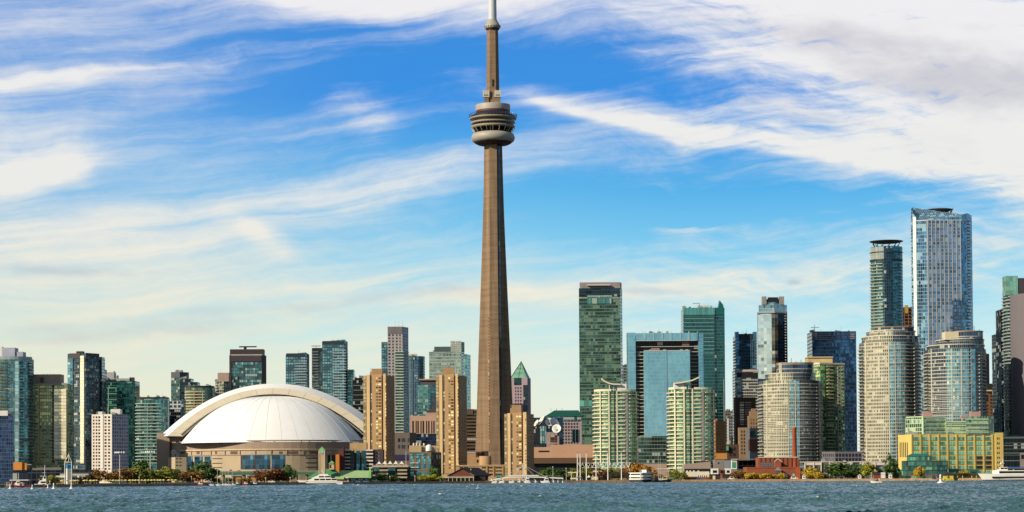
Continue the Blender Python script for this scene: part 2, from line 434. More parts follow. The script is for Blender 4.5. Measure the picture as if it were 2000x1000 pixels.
def waves():
    nc,nr_=1020,1900
    r=215*np.exp(np.linspace(0,math.log(1800/215),nr_)); a=np.linspace(-R(20.5),R(20.5),nc)
    RR,A=np.meshgrid(r,a,indexing='ij'); X=RR*np.sin(A); Y=RR*np.cos(A)
    g=np.random.default_rng(5); Z=np.zeros_like(X); dx=np.zeros_like(X); dy=np.zeros_like(X)
    for i in range(60):
        L=.85*(13/.85)**(g.random()); th=R(-70)+g.normal()*R(48); kx,ky=math.cos(th)*2*math.pi/L,math.sin(th)*2*math.pi/L
        am=.0138*L**.64*(0.7+.6*g.random()); ph=kx*X+ky*Y+g.random()*6.28
        c=np.cos(ph); s=np.sin(ph); Z+=am*c; dx-=am*1.0*math.cos(th)*s; dy-=am*1.0*math.sin(th)*s
    gust=np.zeros_like(X)
    for i in range(7):
        L=30*(8)**g.random(); th=g.random()*6.28; gust+=np.sin((math.cos(th)*X+math.sin(th)*Y*.5)*6.28/L+g.random()*6)/7
    amp=1+.55*gust
    Z=Z*amp; sd_=Z.std()
    fo=np.clip((Z/sd_-3.5)*1.6,0,1)*(g.random(Z.shape)*.6+.4)
    V=np.stack([X+dx*amp,Y+dy*amp,Z],-1).reshape(-1,3).astype(np.float32)
    i=np.arange((nr_-1)*(nc-1)); q=(i//(nc-1))*nc+i%(nc-1)
    Fq=np.stack([q,q+1,q+nc+1,q+nc],-1).astype(np.int32)
    me=bpy.data.meshes.new('water'); me.vertices.add(len(V)); me.vertices.foreach_set('co',V.ravel())
    me.loops.add(Fq.size); me.loops.foreach_set('vertex_index',Fq.ravel())
    me.polygons.add(len(Fq)); me.polygons.foreach_set('loop_start',np.arange(0,Fq.size,4,dtype=np.int32))
    me.update(calc_edges=True)
    at=me.attributes.new('foam','FLOAT','POINT'); at.data.foreach_set('value',fo.ravel().astype(np.float32))
    me.polygons.foreach_set('use_smooth',np.ones(len(Fq),dtype=bool))
    me.materials.append(WATER)
    ob=bpy.data.objects.new('water',me); COL.objects.link(ob); structure(ob)
waves()
concrete=mat('quay_concrete','#8d8171',.85,0,.25,.2)
asph=mat('city_ground','#56534e',.9,0,.25,.05)
n=len(shore); bk=[Vector((9000,20000)),Vector((-9000,20000))]
poly=[Vector((-9000,shore[0].y))]+shore+[Vector((9000,shore[-1].y))]+bk
V=[(p.x,p.y,-1) for p in poly]+[(p.x,p.y,GZ-.35) for p in poly]; N=len(poly)
structure(mesh('ground',V,[(i,(i+1)%N,N+(i+1)%N,N+i) for i in range(N)]+[tuple(range(N,2*N))],asph))
# quay walk: a strip along the edge, a step above the ground, with a capping kerb
def strip(name,o0,o1,z0,z1,m):
    V=[];Fc=[]
    for p in shore: V+=[(p.x,p.y+o0,z0),(p.x,p.y+o0,z1),(p.x,p.y+o1,z1),(p.x,p.y+o1,z0)]
    for i in range(len(shore)-1):
        a,c=4*i,4*i+4
        for j in range(4): Fc.append((a+j,c+j,c+(j+1)%4,a+(j+1)%4)[::-1])
    return structure(mesh(name,V,Fc,m))
strip('pavement',-.4,26,-.9,GZ,mat('quay_paving','#ab967c',.85,0,.3,.3))
strip('kerb',-.7,.3,-.9,GZ+.18,mat('quay_edge','#a08468',.85,0,.35,.4))
strip('beach_sand',30,34,GZ-.5,GZ-.3,mat('sand','#b79a6c',.95,0,.2,.5))
def sd_at(px):
    """distance of the quay edge below picture column px"""
    for (a,pa),(b_,pb) in zip(SHORE,SHORE[1:]):
        if a<=px<=b_:
            q=(px-a)/(b_-a); return onz(px,pa+(pb-pa)*q,0).y
    return onz(px,940,0).y
# ------------------------------------------------------------------ shared finishes
WHITE=mat('white_paint','#d9d8d2',.5,0,.06,.3)
CREAM=mat('cream_panel','#cfc3a4',.7,0,.1,.3,streak=True)
SLABW=mat('pale_slab','#c9c4b2',.7,0,.1,.5)
SLABG=mat('grey_slab','#8f9694',.7,0,.12,.5)
SLABT=mat('tan_slab','#c2b58a',.7,0,.12,.5)
DARK=mat('dark_panel','#1b1d22',.5,0,.2,.3)
MAROON=mat('maroon_panel','#34272b',.6,0,.2,.3)
GREYM=mat('grey_metal','#7d8186',.5,.2,.12,.3)
PINKG=mat('pinkish_concrete','#a58e80',.8,0,.12,.2,streak=True)
TAN=mat('tan_concrete','#aa8964',.85,0,.16,.12,streak=True)
TAN2=mat('tan_rib','#c9ab80',.85,0,.12,.2,streak=True)  # paler than the walls: sun highlight on the ribs put into the colour
ROOFG=mat('roof_gravel','#6f6a62',.95,0,.2,.3)
STEEL=mat('pale_steel','#c3c2bb',.45,.2,.06,.5)
# ================================================================== west cluster
B=Bld('office_block','blue glass block with white grid lines cut by the left edge of the picture','office block',fpts(812,[(-40,1815),(27,1838),(20,1865),(-46,1842)]),812)
B.body(fac('blue_grid','#3b6ea8','#b9c6de','#9fb2d2',2.1,3.1,.2,.16,.5,pb=.08,pd=.2),name='glass_wall')
B.block('penthouse',-12,15,802,812,WHITE,4,10); B.block('vent_housing',16,22,808,813,GREYM,6,6)
TEAL=fac('teal_glass','#3f8e98','#6f8280','#33484b',1.7,3.0,.14,.16,.55,pb=.14,pd=.16)
B=Bld('condo_tower','rounded teal glass tower with pale stepped penthouse at the left edge','tower',fell(-60,64,700,1935,20,40,2.8),700)
B.body(TEAL,name='glass_wall'); fl=B.floors(703,905,6.6)
B.slabs('floor_slab',SLABG,fl,.3,.25)
B.stack('balcony',-2,14,fl[1:],.9,mat('bronze_rail','#6d6353',.5,.2),1.2); B.stack('balcony',38,45,fl[1:],.9,mat('dark_rail','#39363a',.4,.3),1.2); B.stack('balcony',56,62,fl[1:],.9,MATS['dark_rail'],1.2)
B.pan('lit_glass_bay',29,37,705,905,fac('pale_bay','#a9cfc8','#7d9a96',None,3,3.0,.06,.12,.35,metal=.6,pd=.05),.5)  # bay of paler glass cells
B.pan('roof_band',-40,62,697,703,mat('roof_edge','#9fb0b2',.6),.4)
B.block('penthouse',4,29,679,698,mat('pale_blue_panel','#a3a9bd',.6),5,14); B.block('penthouse_step',29,45,687,698,MATS['pale_blue_panel'],6,12); B.block('stair_core',0,4,677,698,WHITE,5,6)
B.mast('antenna',60,690,700,GREYM,.15)
B=Bld('condo_tower','yellow-green balcony tower with flat brown penthouse beside a cream glass bay','tower',fbox(64,132,750,1960,26),750)
B.body(fac('olive_glass','#86a070','#a39d72','#6a7452',2.0,3.0,.16,.2,.5,blind='#d5d3a8',pb=.2,pd=.2,metal=.5),name='glass_wall'); fl=B.floors(752,905,6.55)
B.stack('balcony',65,78,fl,.8,SLABT,1.4); B.stack('balcony',79,91,fl,.8,SLABT,1.1); B.stack('balcony',95,105,fl,.5,SLABT,.8)
B.pan('pier',75.5,77.5,750,905,TAN2,1.7); B.pan('dark_recess',102,106,752,905,DARK,.15)  # the dark strip is recess shade painted as a flat panel
B.pan('cream_glass_bay',106,130,760,897,fac('cream_bay','#e6dcb4','#a79a72','#c9bd92',4.2,3.0,.05,.16,.2,blind='#f2ecd0',pb=.3,metal=.35,pd=.0),1.6)
B.pan('roof_band',64,131,748,752,SLABG,.5); B.block('penthouse',66,118,731,750,mat('brown_penthouse','#b09686',.8,streak=True),4,16)
B.pan('penthouse_recess',78,84,737,749,mat('brown_dark','#5e4d47',.8),-1.9,2.2)
for x,y in ((86,729),(92,728),(98,727.5),(104,729)): B.mast('antenna',x,y,732,GREYM,.15)
B=Bld('condo_tower','tall dark stepped tower with one bright cream stripe down its corner','tower',fcorner(132,167,194,690,2060,7,17),690)
NAVY=fac('navy_glass','#2f5f78','#39424a','#20282e',1.8,3.0,.14,.2,.55,pb=.14,pd=.22)
B.body(NAVY,name='glass_wall'); fl=B.floors(700,905,6.6)
B.slabs('floor_slab',mat('charcoal_slab','#3c4146',.6),fl,.35,.2)
B.pan('blue_bay',133,143,697,905,fac('blue_bay','#4f9ab8','#31535f',None,2.6,3.0,.1,.2,.35,metal=.8,pd=.05),.9)
B.pan('cream_bay',157.5,165,695,905,fac('cream_strip','#efe3bd','#b5a87c','#8a7c58',3.6,3.0,.07,.14,.15,metal=.2,blind='#fff4d4',pb=.3,pd=0),1.0)  # cream colour paints the sunlight on the left-facing corner facet
B.pan('crown_panel',136,157,690,700,MAROON,.6); B.pan('crown_panel',167,193,690,697,MAROON,.6)
B.stack('balcony',181,186,fl[6:],.9,mat('brown_rail','#5b5048',.5),1.1)
B.block('penthouse',149,162,686,690,MAROON,6,8)
W=fbox(193,202,721,2095,18); B.body(NAVY,z1=B.z(721,198,2095),foot=W,name='lower_wing')
W2=fbox(186,199,697,2085,16); B.body(fac('navy_top','#3a6f80','#25313a','#16202a',2.2,3.0,.2,.2,.6,pb=.2),z1=B.z(697,190,2085),foot=W2,name='middle_wing')
B.stack('balcony',195,201,[z for z in fl if z<B.z(726)],.8,MATS['brown_rail'],1.0,foot=W)
GREEN=fac('green_glass','#1d6a68','#2d6260','#1c4a4a',1.7,3.05,.1,.12,.4,blind='#5aa38c',pb=.1,pd=.15,metal=.85)
B=Bld('office_tower','shorter left half of the twin green glass tower with stepped pale plant room','tower',fbox(198,230,742,2140,24),742)
B.body(GREEN,name='glass_wall'); B.stack('floor_band',200,229,B.floors(758,905,11.2),.5,mat('pale_green_band','#86b0a2',.5),.3); B.pan('centre_mullion',211,212.4,758,905,MATS['pale_green_band'],.3)
B.block('penthouse',207,223,727,742,mat('pale_plant','#aaa3ab',.7),5,10); B.block('penthouse_step',223,229,733,742,MATS['pale_plant'],6,8); B.block('plant_unit',221,224,725,732,PINKG,7,3)
B=Bld('office_tower','right half of the twin green glass tower with wide pale bands every third floor','tower',fbox(228,264,744,2120,26),744)
B.body(GREEN,name='glass_wall'); B.stack('floor_band',229,263.5,B.floors(748,905,16),.8,MATS['pale_green_band'],.3)
B.stack('balcony',262,264,B.floors(760,900,6),.7,SLABG,1.2); B.block('plant_screen',227,253,739,744,mat('plant_screen','#9aa09d',.6),3,14); B.block('plant_unit',253,261,737,744,MAROON,4,6)
B=Bld('apartment_building','white gridded apartment building with sunlit left face in front of the green twin towers','apartment building',fcorner(179,218,251,809,1800,5,17),809)
B.body(mat('white_render','#d8cfc6',.75,0,.07,.2,streak=True),name='wall')
wm=winmat('brown_window',['#3b332c','#5c4b3a','#26292c','#7c6a52','#1d2226'])
B.wins([(181.5,184.5),(187,190),(192,195.5),(204,208),(211,215)],rows(813,914,6.3,3.6),wm)
B.pan('pier',197.5,201.5,809,915,WHITE,.5); B.pan('pier',217,219,809,915,WHITE,.4)
B.pan('grid_wall',219.5,250.5,810,915,fac('white_grid','#323a4a','#b4b5c8','#c3c2d2',2.1,3.0,.38,.34,.5,blind='#8a8a98',pb=.2,metal=.4),.12)  # bluish greys put the shade of the right face into the colour
B.block('penthouse',216,235,799,809,WHITE,5,9); B.block('stair_core',192,200,804,809,WHITE,5,6); B.done()
CURVT=fac('curved_teal','#3a8a8c','#4c6664','#28413f',1.8,3.0,.18,.14,.55,pb=.12,pd=.25)
B=Bld('condo_tower','low curved teal condo tower with pale balcony bands left of the white dome','tower',fell(264,330,777,2085,16,36,3.2),777)
B.body(CURVT,name='glass_wall'); fl=B.floors(789,905,6.4); B.stack('balcony',266,315,fl,.7,mat('teal_rail','#a3b9b0',.5),1.3); B.slabs('floor_slab',SLABG,fl,.25,.4)
B.pan('pier',288,289,789,905,SLABG,1.4); B.pan('dark_bay',298,304,789,905,fac('darkbay','#173234','#222',None,1.8,3,.1,.1,.3),.5); B.pan('roof_band',264,329,776,779,DARK,.5)
for x in (279,292,303,312,319): B.mast('antenna',x,773.5,777,DARK,.2)
# ------------------------------------------------------------------ behind the dome
SLATE=fac('slate_glass','#3d6f70','#37474a','#2a3336',1.9,3.3,.14,.2,.6,pb=.2,pd=.25)
B=Bld('office_tower','narrow grey-topped glass tower behind the left end of the white dome','tower',fcorner(334,351,369,727,2360,2,12),727)
B.body(SLATE,name='glass_wall'); B.pan('plant_screen',334.5,368,727,738,mat('plum_grey','#54535c',.6),.3)
B=Bld('office_tower','dark blue stepped tower directly behind the narrow grey-topped one','tower',fbox(351,373,739,2330,20),739)
B.body(fac('darkblue','#1d4352','#18242c',None,1.8,3.3,.12,.2,.5,pd=.3),name='glass_wall'); W=fbox(372,386,745,2345,18); B.body(SLATE,z1=B.z(745),foot=W,name='lower_wing')
B=Bld('apartment_building','low block with white framed top floors in the gap left of the dome','apartment building',fbox(329,357,783,2200,20),783)
B.body(fac('darknavy','#16202c','#1d2530',None,2,3.3,.1,.2,.3),name='glass_wall'); B.pan('framed_storeys',329,354,783,799,fac('whiteframe','#37434d','#b9bdc0','#b9bdc0',4.2,4.0,.3,.36,.4,metal=.4),.5); B.pan('blue_bay',354,363,780,830,fac('blue_bay2','#2d5f83','#28506c',None,2,3,.1,.1,.3),.6)
B=Bld('condo_tower','curved yellow-green balcony tower rising behind the left shoulder of the dome','tower',fell(362,419,755,2300,17,32,2.8),755)
B.body(fac('olive_curved','#52776a','#6f7560','#3d4d44',1.9,3.0,.16,.16,.55,pb=.16,pd=.22,blind='#c9c7a4'),name='glass_wall'); fl=B.floors(766,850,5.6)
B.stack('balcony',363,399,fl,.9,SLABT,1.4); B.slabs('floor_slab',SLABG,fl,.3,.3); B.pan('pier',379,380,764,850,SLABT,1.5); B.pan('pier',395,396,764,850,SLABW,1.5); B.pan('roof_band',363,418,754,757,DARK,.5)
B=Bld('apartment_building','cream apartment tower with pink penthouse squeezed against the dark framed tower','apartment building',fcorner(420,437,450,745,2370,1,14),745)
B.body(fac('cream_apart','#5f7a74','#a59f88','#8d8a78',2.4,3.1,.3,.32,.4,pb=.2),name='wall'); fl=B.floors(747,830,5.6); B.stack('balcony',419.5,424,fl,.9,SLABW,1.6); B.block('penthouse',425,447,728,745,PINKG,4,10); B.mast('antenna',431,724,729,GREYM,.15)
B=Bld('condo_tower','dark framed tower with a flat roof crane above the dome','tower',fcorner(448,511,520,696,2420,0,12),694)
B.body(fac('framed_teal','#3f8290','#23323a','#1c2a30',2.2,3.3,.14,.2,.7,pb=.2,pd=.2),name='glass_wall')
B.pan('frame_pier',448,452,694,800,MAROON,.9); B.pan('frame_beam',452,511,694,706,mat('plum_frame','#3c3338',.6),.9); B.pan('frame_pier',511.5,519.5,694,800,MAROON,.5)
B.block('plant_room',449,514,682,694,MAROON,3,16); B.pan('parapet_rail',451,512,692,694.5,mat('rail_grey','#9a9a96',.6),.95)
B.block('crane_base',476,481,677,682,DARK,8,4); B.block('roof_crane',467,501,676,678.3,DARK,8,2)
BLW=fac('blue_windows','#5d9fb0','#1f3a4a','#1b3240',2.7,3.1,.22,.34,.6,pb=.16,blind='#9fc4c8',pd=.2)
def slant(name,label,a,c,b,pyl,pyr,d,st,bal,extra=None):
    B=Bld(name,label,'tower',fcorner(a,c,b,pyl,d,0,16),(pyl+pyr)/2); zl,zr=B.z(pyl),B.z(pyr)
    B.body(BLW,tops=[zl,zr,zl+(zr-zl)*.3,zl-(zr-zl)*.3]); fl=B.floors(pyl+st,860,5.4)
    return B,fl
B,fl=slant('condo_tower','slant-roofed dark blue tower above the crest of the dome',558,597,604,692.5,688,2400,18,0)
B.stack('balcony',576,602,fl,.9,mat('pale_rail','#9fb0b6',.5),1.2); B.pan('crown_panel',559,597,690,697,mat('ink_panel','#1d2e3a',.6),.3); B.mast('roof_crane',583,684,690,GREYM,.2)
B=Bld('condo_tower','dim balcony tower with small roof crane left of the tall slanted blue tower','tower',fbox(609,630,680,2440,20),680)
B.body(fac('dim_glass','#4a6a70','#3f4a4e','#2a3438',2,3.1,.2,.24,.6,pd=.3),name='glass_wall'); fl=B.floors(688,800,5.6); B.stack('balcony',609,622,fl,.9,mat('mauve_rail','#7c7d86',.5),1.5); B.block('plant_room',610,628,679.5,687,DARK,-.4,12); B.block('roof_crane',608,626,675,676.4,GREYM,5,1.2); B.mast('crane_mast',617,675,680,GREYM,.4,5)
B,fl=slant('condo_tower','tall slant-roofed blue tower with white balcony bands right of the dome crest',629,673,679,667,663,2390,18,0)
B.stack('balcony',650,678,fl,.9,MATS['pale_rail'],1.4); B.pan('crown_panel',630,673,666,672,MATS['ink_panel'],.3); B.mast('antenna',649,659,666,GREYM,.15); B.mast('antenna',660,659,666,GREYM,.15)
W=fbox(679,691,721,2400,18); B.body(TEAL,z1=B.z(721),foot=W,name='lower_wing'); B.stack('balcony',680,686,[z for z in fl if z<B.z(724)],.9,MATS['pale_rail'],1.3,foot=W)
B=Bld('office_block','low black block with thin white floor lines between the slanted tower and the tan tower','office block',fbox(689,712,738,2300,20),738)
B.body(fac('black_glass','#10161d','#11161c',None,2,3.2,.08,.1,.4,pd=.3),name='glass_wall'); B.stack('floor_band',690,711,B.floors(753,800,9.5),.4,SLABG,.2)
# ------------------------------------------------------------------ three tan ribbed apartment towers by the water
gw=winmat('amber_window',['#6b5a38','#c3aa6b','#3a2d1f','#e0cf98','#8b7a52','#57452c'],.3,.25)
dw=winmat('dark_window',['#2a221b','#4a3a28','#191715','#66553a'],.3,.2)
def tan_tower(label,a,c,b,py,base,d,ph,pht):
    s=(b-a)/61.0; X=lambda q:a+q*s
    B=Bld('apartment_tower',label,'tower',fcorner(a,c,b,py,d,5,20),py,'tan ribbed apartment towers'); B.body(TAN,name='wall')
    B.pan('glazed_bay',X(.3),X(6),py+3,base,fac('tan_bay','#8f8a63','#76613f','#8a7048',1.6,2.9,.2,.3,.5,metal=.3,blind='#c9be93',pb=.3),.25)
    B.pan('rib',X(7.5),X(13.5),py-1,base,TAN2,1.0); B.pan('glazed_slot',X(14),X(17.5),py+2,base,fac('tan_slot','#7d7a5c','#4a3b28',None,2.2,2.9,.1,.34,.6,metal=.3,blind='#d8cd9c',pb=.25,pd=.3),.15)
    B.pan('centre_bay',X(18),X(36.5),py-2,base,TAN,.7)
    f2=foff(B.foot,.7); r=rows(py+4,base-8,6.05,3.1)
    B.wins([(X(25),X(28.5)),(X(30),X(35))],r,gw,.15,.05,foot=f2)
    B.pan('recess',X(37),X(39.5),py+1,base,mat('recess_brown','#4a321d',.9),.08); B.pan('rib',X(40),X(45),py-3,base,TAN2,1.3)  # dark brown strip paints the shade between the ribs
    f3=foff(B.foot,1.3); B.wins([(X(43),X(44.6))],r,gw,.12,.05,foot=f3)
    B.wins([(X(48),X(50)),(X(52),X(54)),(X(56),X(58))],r,dw,.12)
    B.block('penthouse',X(ph[0]),X(ph[1]),pht,py,TAN,4,9); B.block('penthouse_step',X(ph[0]-3),X(ph[0]),pht+6,py,TAN,5,7); B.mast('antenna',X(ph[0]-2),pht-2,pht+8,GREYM,.15)
    B.done(); return B
tan_tower('tan ribbed apartment tower hiding the right end of the white dome',709.5,754,770.5,733,897,1880,(16,37),720)
tan_tower('tan ribbed apartment tower left of the tall concrete tower, above the gabled hall',851.5,897,911.5,733,925,1850,(15,36),718)
tan_tower('shortest tan ribbed apartment tower, in front of the right foot of the concrete tower',985,1026,1042.5,808,928,1830,(15,35),791)
# ------------------------------------------------------------------ behind and between the tan towers
B=Bld('condo_tower','narrow blue-black tower peeping out left of the grey grid tower','tower',fbox(745,760,668,2500,20),668); B.body(BLW,name='glass_wall')
B=Bld('condo_tower','slender white and grey tower with three roof antennas between the tan towers','tower',fcorner(757,786,797.5,638,2400,0,15),638)
B.body(mat('pale_grid_wall','#a39d9f',.75,0,.08,.2),name='wall'); B.pan('plant_screen',757.2,786,638,652,mat('mauve_screen','#6f686d',.7),.3); B.pan('side_glass',786.4,797.3,640,845,fac('side_blue','#3a5370','#4f5f74',None,2.4,3.1,.2,.2,.5),.15)
B.wins([(759,763),(766.5,769.5),(774,777),(780.5,783)],rows(653,690,6,3.4),winmat('grid_window',['#3b3d44','#4b4c52','#2c3038'],.4,.2)); B.wins([(759,763),(766.5,769.5)],rows(690,735,6,3.4),MATS['grid_window'])
fl=B.floors(688,845,5.55); B.pan('balcony_bay',772,786,687,845,fac('bay_dark','#50605c','#4a5452',None,2.2,3.1,.2,.1,.6,pd=.3),.3); B.stack('balcony',772,797,fl,1.1,mat('mint_rail','#a9c0b2',.6),1.5)
for x in (772,779,786): B.mast('antenna',x,626,639,GREYM,.14)
B.done()
B=Bld('condo_tower','blue rounded tower behind the slender white tower','tower',fell(790,830,696,2500,18,30,3),696)
B.body(fac('blue_round','#356584','#2a4a60','#7896a6',2.0,3.1,.26,.3,.5,pb=.1),name='glass_wall'); B.pan('roof_band',797,829,696,703,fac('blueband','#3f7f96','#355',None,2,4,.1,.1,.3),.5); B.block('plant_room',798,814,691,696,CREAM,6,10)
B=Bld('office_tower','broad grey-green office tower with a taller gridded block on its roof','tower',fcorner(838,901,907,687,2500,0,14),687)
B.body(fac('greygreen','#7d9a92','#9aa7a0','#7f9189',1.7,3.7,.1,.3,.3,pb=.1,pd=.15,metal=.6),name='glass_wall'); B.block('plant_room',848,880,677,687,mat('green_plant','#46565a',.7),3,16)
B.block('roof_tower',880,901,666,687,fac('roofgrid','#9aa098','#6c756f','#6c756f',2.2,2.4,.12,.12,.1,metal=.3,pd=0),.5,12); B.block('roof_tower_side',901.2,907,668,687,fac('roofgrid2','#4f7480','#456',None,2.2,2.4,.12,.12,.2),4,8)
B.stack('floor_band',839,880,B.floors(690,860,8),.9,SLABG,.25)
W=fcorner(905,912,919,694,2480,0,14); B.body(fac('aqua_edge','#63a3ac','#4a8490',None,2,3.6,.08,.12,.3,pd=.05),z1=B.z(694),foot=W,name='blue_wing')
B=Bld('office_block','mid-height teal block with grey plant floor in front of the grey-green tower','office block',fcorner(815,836,853,744,2330,0,14),752)
B.body(fac('teal_mid','#4d9297','#5f7f80','#3e6264',2,3.3,.1,.2,.4,pd=.15),name='glass_wall'); B.block('plant_room',821,853,742,752,mat('plum_plant','#4d474d',.7),3,14); B.block('roof_slab',818,853,740,742.5,PINKG,1,20); B.pan('white_frame',842,852,768,800,fac('wframe','#33454a','#a9b5ac',None,6,3.3,.08,.4,.2),.5)
B=Bld('hotel','beige hotel with tall dark window slots between the tan towers','hotel',fbox(801,856,819,2150,30),819)
B.body(mat('beige_stone','#b89882',.85,0,.1,.2),name='wall',z1=B.z(812))
B.wins([(805,808),(811.5,813.5),(815,817.5),(821,823),(825,828),(832,834),(836,838.5),(842,844),(846,848.5)],[(822,846)],winmat('slot_glass',['#1d1517','#2c2022','#241a1c'],.4,.2),name='window_slot')
B.pan('glass_base',800,856,847,868,fac('indigo','#1a2c55','#1a2440','#131c33',2.2,3.2,.1,.14,.6,pd=.25),1.2)
B.block('penthouse',833,856,806,812,PINKG,6,10); B.block('red_plant',833,852,801,807,mat('brick_dark','#5a3430',.85),9,8)
B=Bld('concrete_annex','grey concrete block with blank upper wall between the two left tan towers','building',fcorner(766,800,813,845,1990,0,14),845)
B.body(mat('annex_concrete','#6d625c',.9,0,.12,.15,streak=True),name='wall'); B.wins([(777,781),(784,791),(796,799)],[(856,863),(869,876)],winmat('ann_glass',['#22262c','#3a4148'],.4,.2)); B.pan('purple_canopy',771,800,888,898,mat('violet_sheet','#24204d',.6),.8); B.done()
B=Bld('apartment_building','dark brown banded apartment block left of the concrete tower','apartment building',fbox(906,932,799,2250,22),799)
B.body(fac('brown_band','#17130f','#5b4636','#5b4636',14,3.5,.05,.48,.2,metal=.2),name='wall'); B.block('wall_core',911,924,799,810,mat('brown_wall','#5d4a3c',.85),-.6,4)
B=Bld('office_building','pale pink office building topped by a green glass pyramid right of the concrete tower','office tower',fcorner(995,1030,1036.5,738,2500,0,14),738)
PK=mat('pink_stone','#b09aa2',.8,0,.08,.2); B.body(PK,name='wall'); B.pan('dark_glass',1004,1018,738,752,fac('pyrglass','#1f4a4c','#16302f',None,3,6,.1,.1,.3),.3); B.pan('side_glass',1022,1031,752,812,fac('pyrside','#283848','#1d2a36',None,2,3.6,.1,.2,.4),.3)
B.wins([(1006.2,1008.7),(1011,1013.5),(1016,1018.5)],rows(756,805,6.2,3.6),winmat('pk_window',['#3d3b4a','#4d4a58','#2d2d3a'],.4,.2))
A=B.foot; ap=P(1018,706,2512); z0=B.z1; ft=foff(A,-1.0); V=[(p.x,p.y,z0+.1) for p in ft]+[tuple(ap)]
mesh('pyramid_roof',B.rel(V),[(0,1,4),(1,2,4),(2,3,4),(3,0,4)],mat('pyramid_glass','#86b8a0',.2,.15,.25,.25),B.o)
mb=MB()
for p in ft: mb.bar(Vector((p.x,p.y,z0))-B.O,ap-B.O,.35)
c0=sum(ft,Vector((0,0)))/4
for i in range(4): q=(ft[i]+ft[(i+1)%4])/2; mb.bar(Vector((q.x,q.y,z0))-B.O,ap-B.O,.25)

for q_ in (.3,.55,.78):
    rr=[Vector((p.x,p.y,z0)).lerp(ap,q_)-B.O for p in ft]
    for i in range(4): mb.bar(rr[i],rr[(i+1)%4],.22,n=4)
mb.build('pyramid_frame',mat('green_steel','#23483a',.5,.3),B.o); B.done()
# broadcast centre with dishes
B=Bld('broadcast_building','dark blue glass building carrying satellite dishes right of the shortest tan tower','building',fbox(1042,1100,816,2140,30),816)
B.body(fac('blueblack','#1b3a52','#182a38','#2c4a5c',2.6,4,.1,.1,.6,pd=.3,pb=.05),name='glass_wall'); B.pan('blue_fascia',1042,1090,815.5,826,mat('blue_fascia','#1e4a72',.4,.3),.5); B.pan('bright_bay',1054,1067,832,866,fac('brightbay','#7fb1b4','#1f3a46','#1f3a46',2.2,5,.3,.06,.6),.5); B.pan('dark_bay',1046,1053,830,866,DARK,.4)
W=fbox(1068,1092,844,2110,24); B.body(mat('pinkgrey','#9b8a86',.85),z1=B.z(844,1080,2110),foot=W,name='pink_frame'); B.pan('red_grid_window',1074.5,1087.5,849.5,863.5,fac('redgrid','#2a2426','#7d3330','#7d3330',4.2,3.6,.14,.16,.3,metal=.3),.3,foot=W); B.pan('lower_window',1074.5,1087.5,867,873,DARK,.3,foot=W)
BC=B
B=Bld('broadcast_centre','pink gridded office block under a long green metal roof','building',fbox(1066,1136,823,2230,40),823)
B.body(mat('pink_grid','#a08e92',.8,0,.08,.2),name='wall'); B.pan('glass_storey',1066,1132,814,823.5,fac('glassstorey','#4b7580','#223c44','#8fa3a3',3.6,9,.12,.08,.6),.2)
B.body(fac('glst','#4b7580','#223c44','#8fa3a3',3.6,9,.12,.08,.6),z0=B.z(823),z1=B.z(813),name='clerestory')
zz=B.z(813); zt=B.z(801); f=B.foot; fo=foff(f,1.2); fi=[f[0]+Vector((9,8)),f[1]+Vector((-3,8)),f[2]+Vector((-3,-8)),f[3]+Vector((9,-8))]
V=[(p.x,p.y,zz) for p in fo]+[(p.x,p.y,zt) for p in fi]; mesh('green_roof',B.rel(V),[(0,1,5,4),(1,2,6,5),(2,3,7,6),(3,0,4,7),(4,5,6,7)],mat('green_roof','#1f5a4c',.5,.3,.12,.3),B.o)
pkw=winmat('grid2',['#2c2a33','#3a3944','#22222a'],.4,.2); B.wins([(x,x+3.2) for x in (1093,1098,1103.5,1109,1114.5,1120,1125.5)],rows(826,866,6.1,3.6),pkw); B.pan('entrance_glass',1117,1131,839,863,fac('ent','#1f3c3e','#14262a','#5c8084',3.4,12,.12,.02,.5),.4)
for x in (1076,1087,1098): B.mast('flue',x,797,803,GREYM,.3,10)
B.done()
def dish(label,px,py,d,r,az,el,g='satellite dishes on the blue building'):
    c=P(px,py,d); o=thing('satellite_dish',label,'satellite dish',c,g); dv=Vector((math.sin(az)*math.cos(el),-math.cos(az)*math.cos(el),math.sin(el)))
    q=dv.to_track_quat('Z','Y').to_matrix()
    mb=MB(); mb.lathe([(0.01,-.30*r),(.35*r,-.27*r),(.7*r,-.15*r),(r,0),(r*1.03,-.03*r),(.7*r,-.2*r),(.3*r,-.33*r),(.01,-.36*r)],22)
    mb.V=[q@v for v in mb.V]; mb.build('reflector',WHITE,o,True)
    fb=MB(); tip=q@Vector((0,0,.55*r))
    for a in (0,2.1,4.2): fb.bar(q@Vector((r*.8*math.cos(a),r*.8*math.sin(a),-.08*r)),tip,.07)
    fb.bar(tip-q@Vector((0,0,.15*r)),tip,.25); fb.build('feed_horn',GREYM,o)
    MB().bar(q@Vector((0,0,-.3*r)),(0,0,-1.5*r),.25*r,.3*r).build('mount',GREYM,o)
dish('white satellite dish at the far left of the group, leaning left',1047,826,2112,3.6,-1.15,.5)
dish('large white satellite dish seen nearly edge-on, second from the left',1056,821,2112,5.2,-1.25,.55)
dish('small round white satellite dish facing the water, upper middle',1073,824,2112,4.2,.1,.35)
dish('largest white satellite dish tilted to the right of the middle one',1084,827,2108,6.2,.75,.5)
dish('lowest white satellite dish, just above the red gridded window',1087,837,2102,4.4,-.2,.35)
B=Bld('exhibition_hall','long windowless pinkish-beige hall behind the masts and the footbridge','hall',fbox(1037,1167,871,1960,60),873)
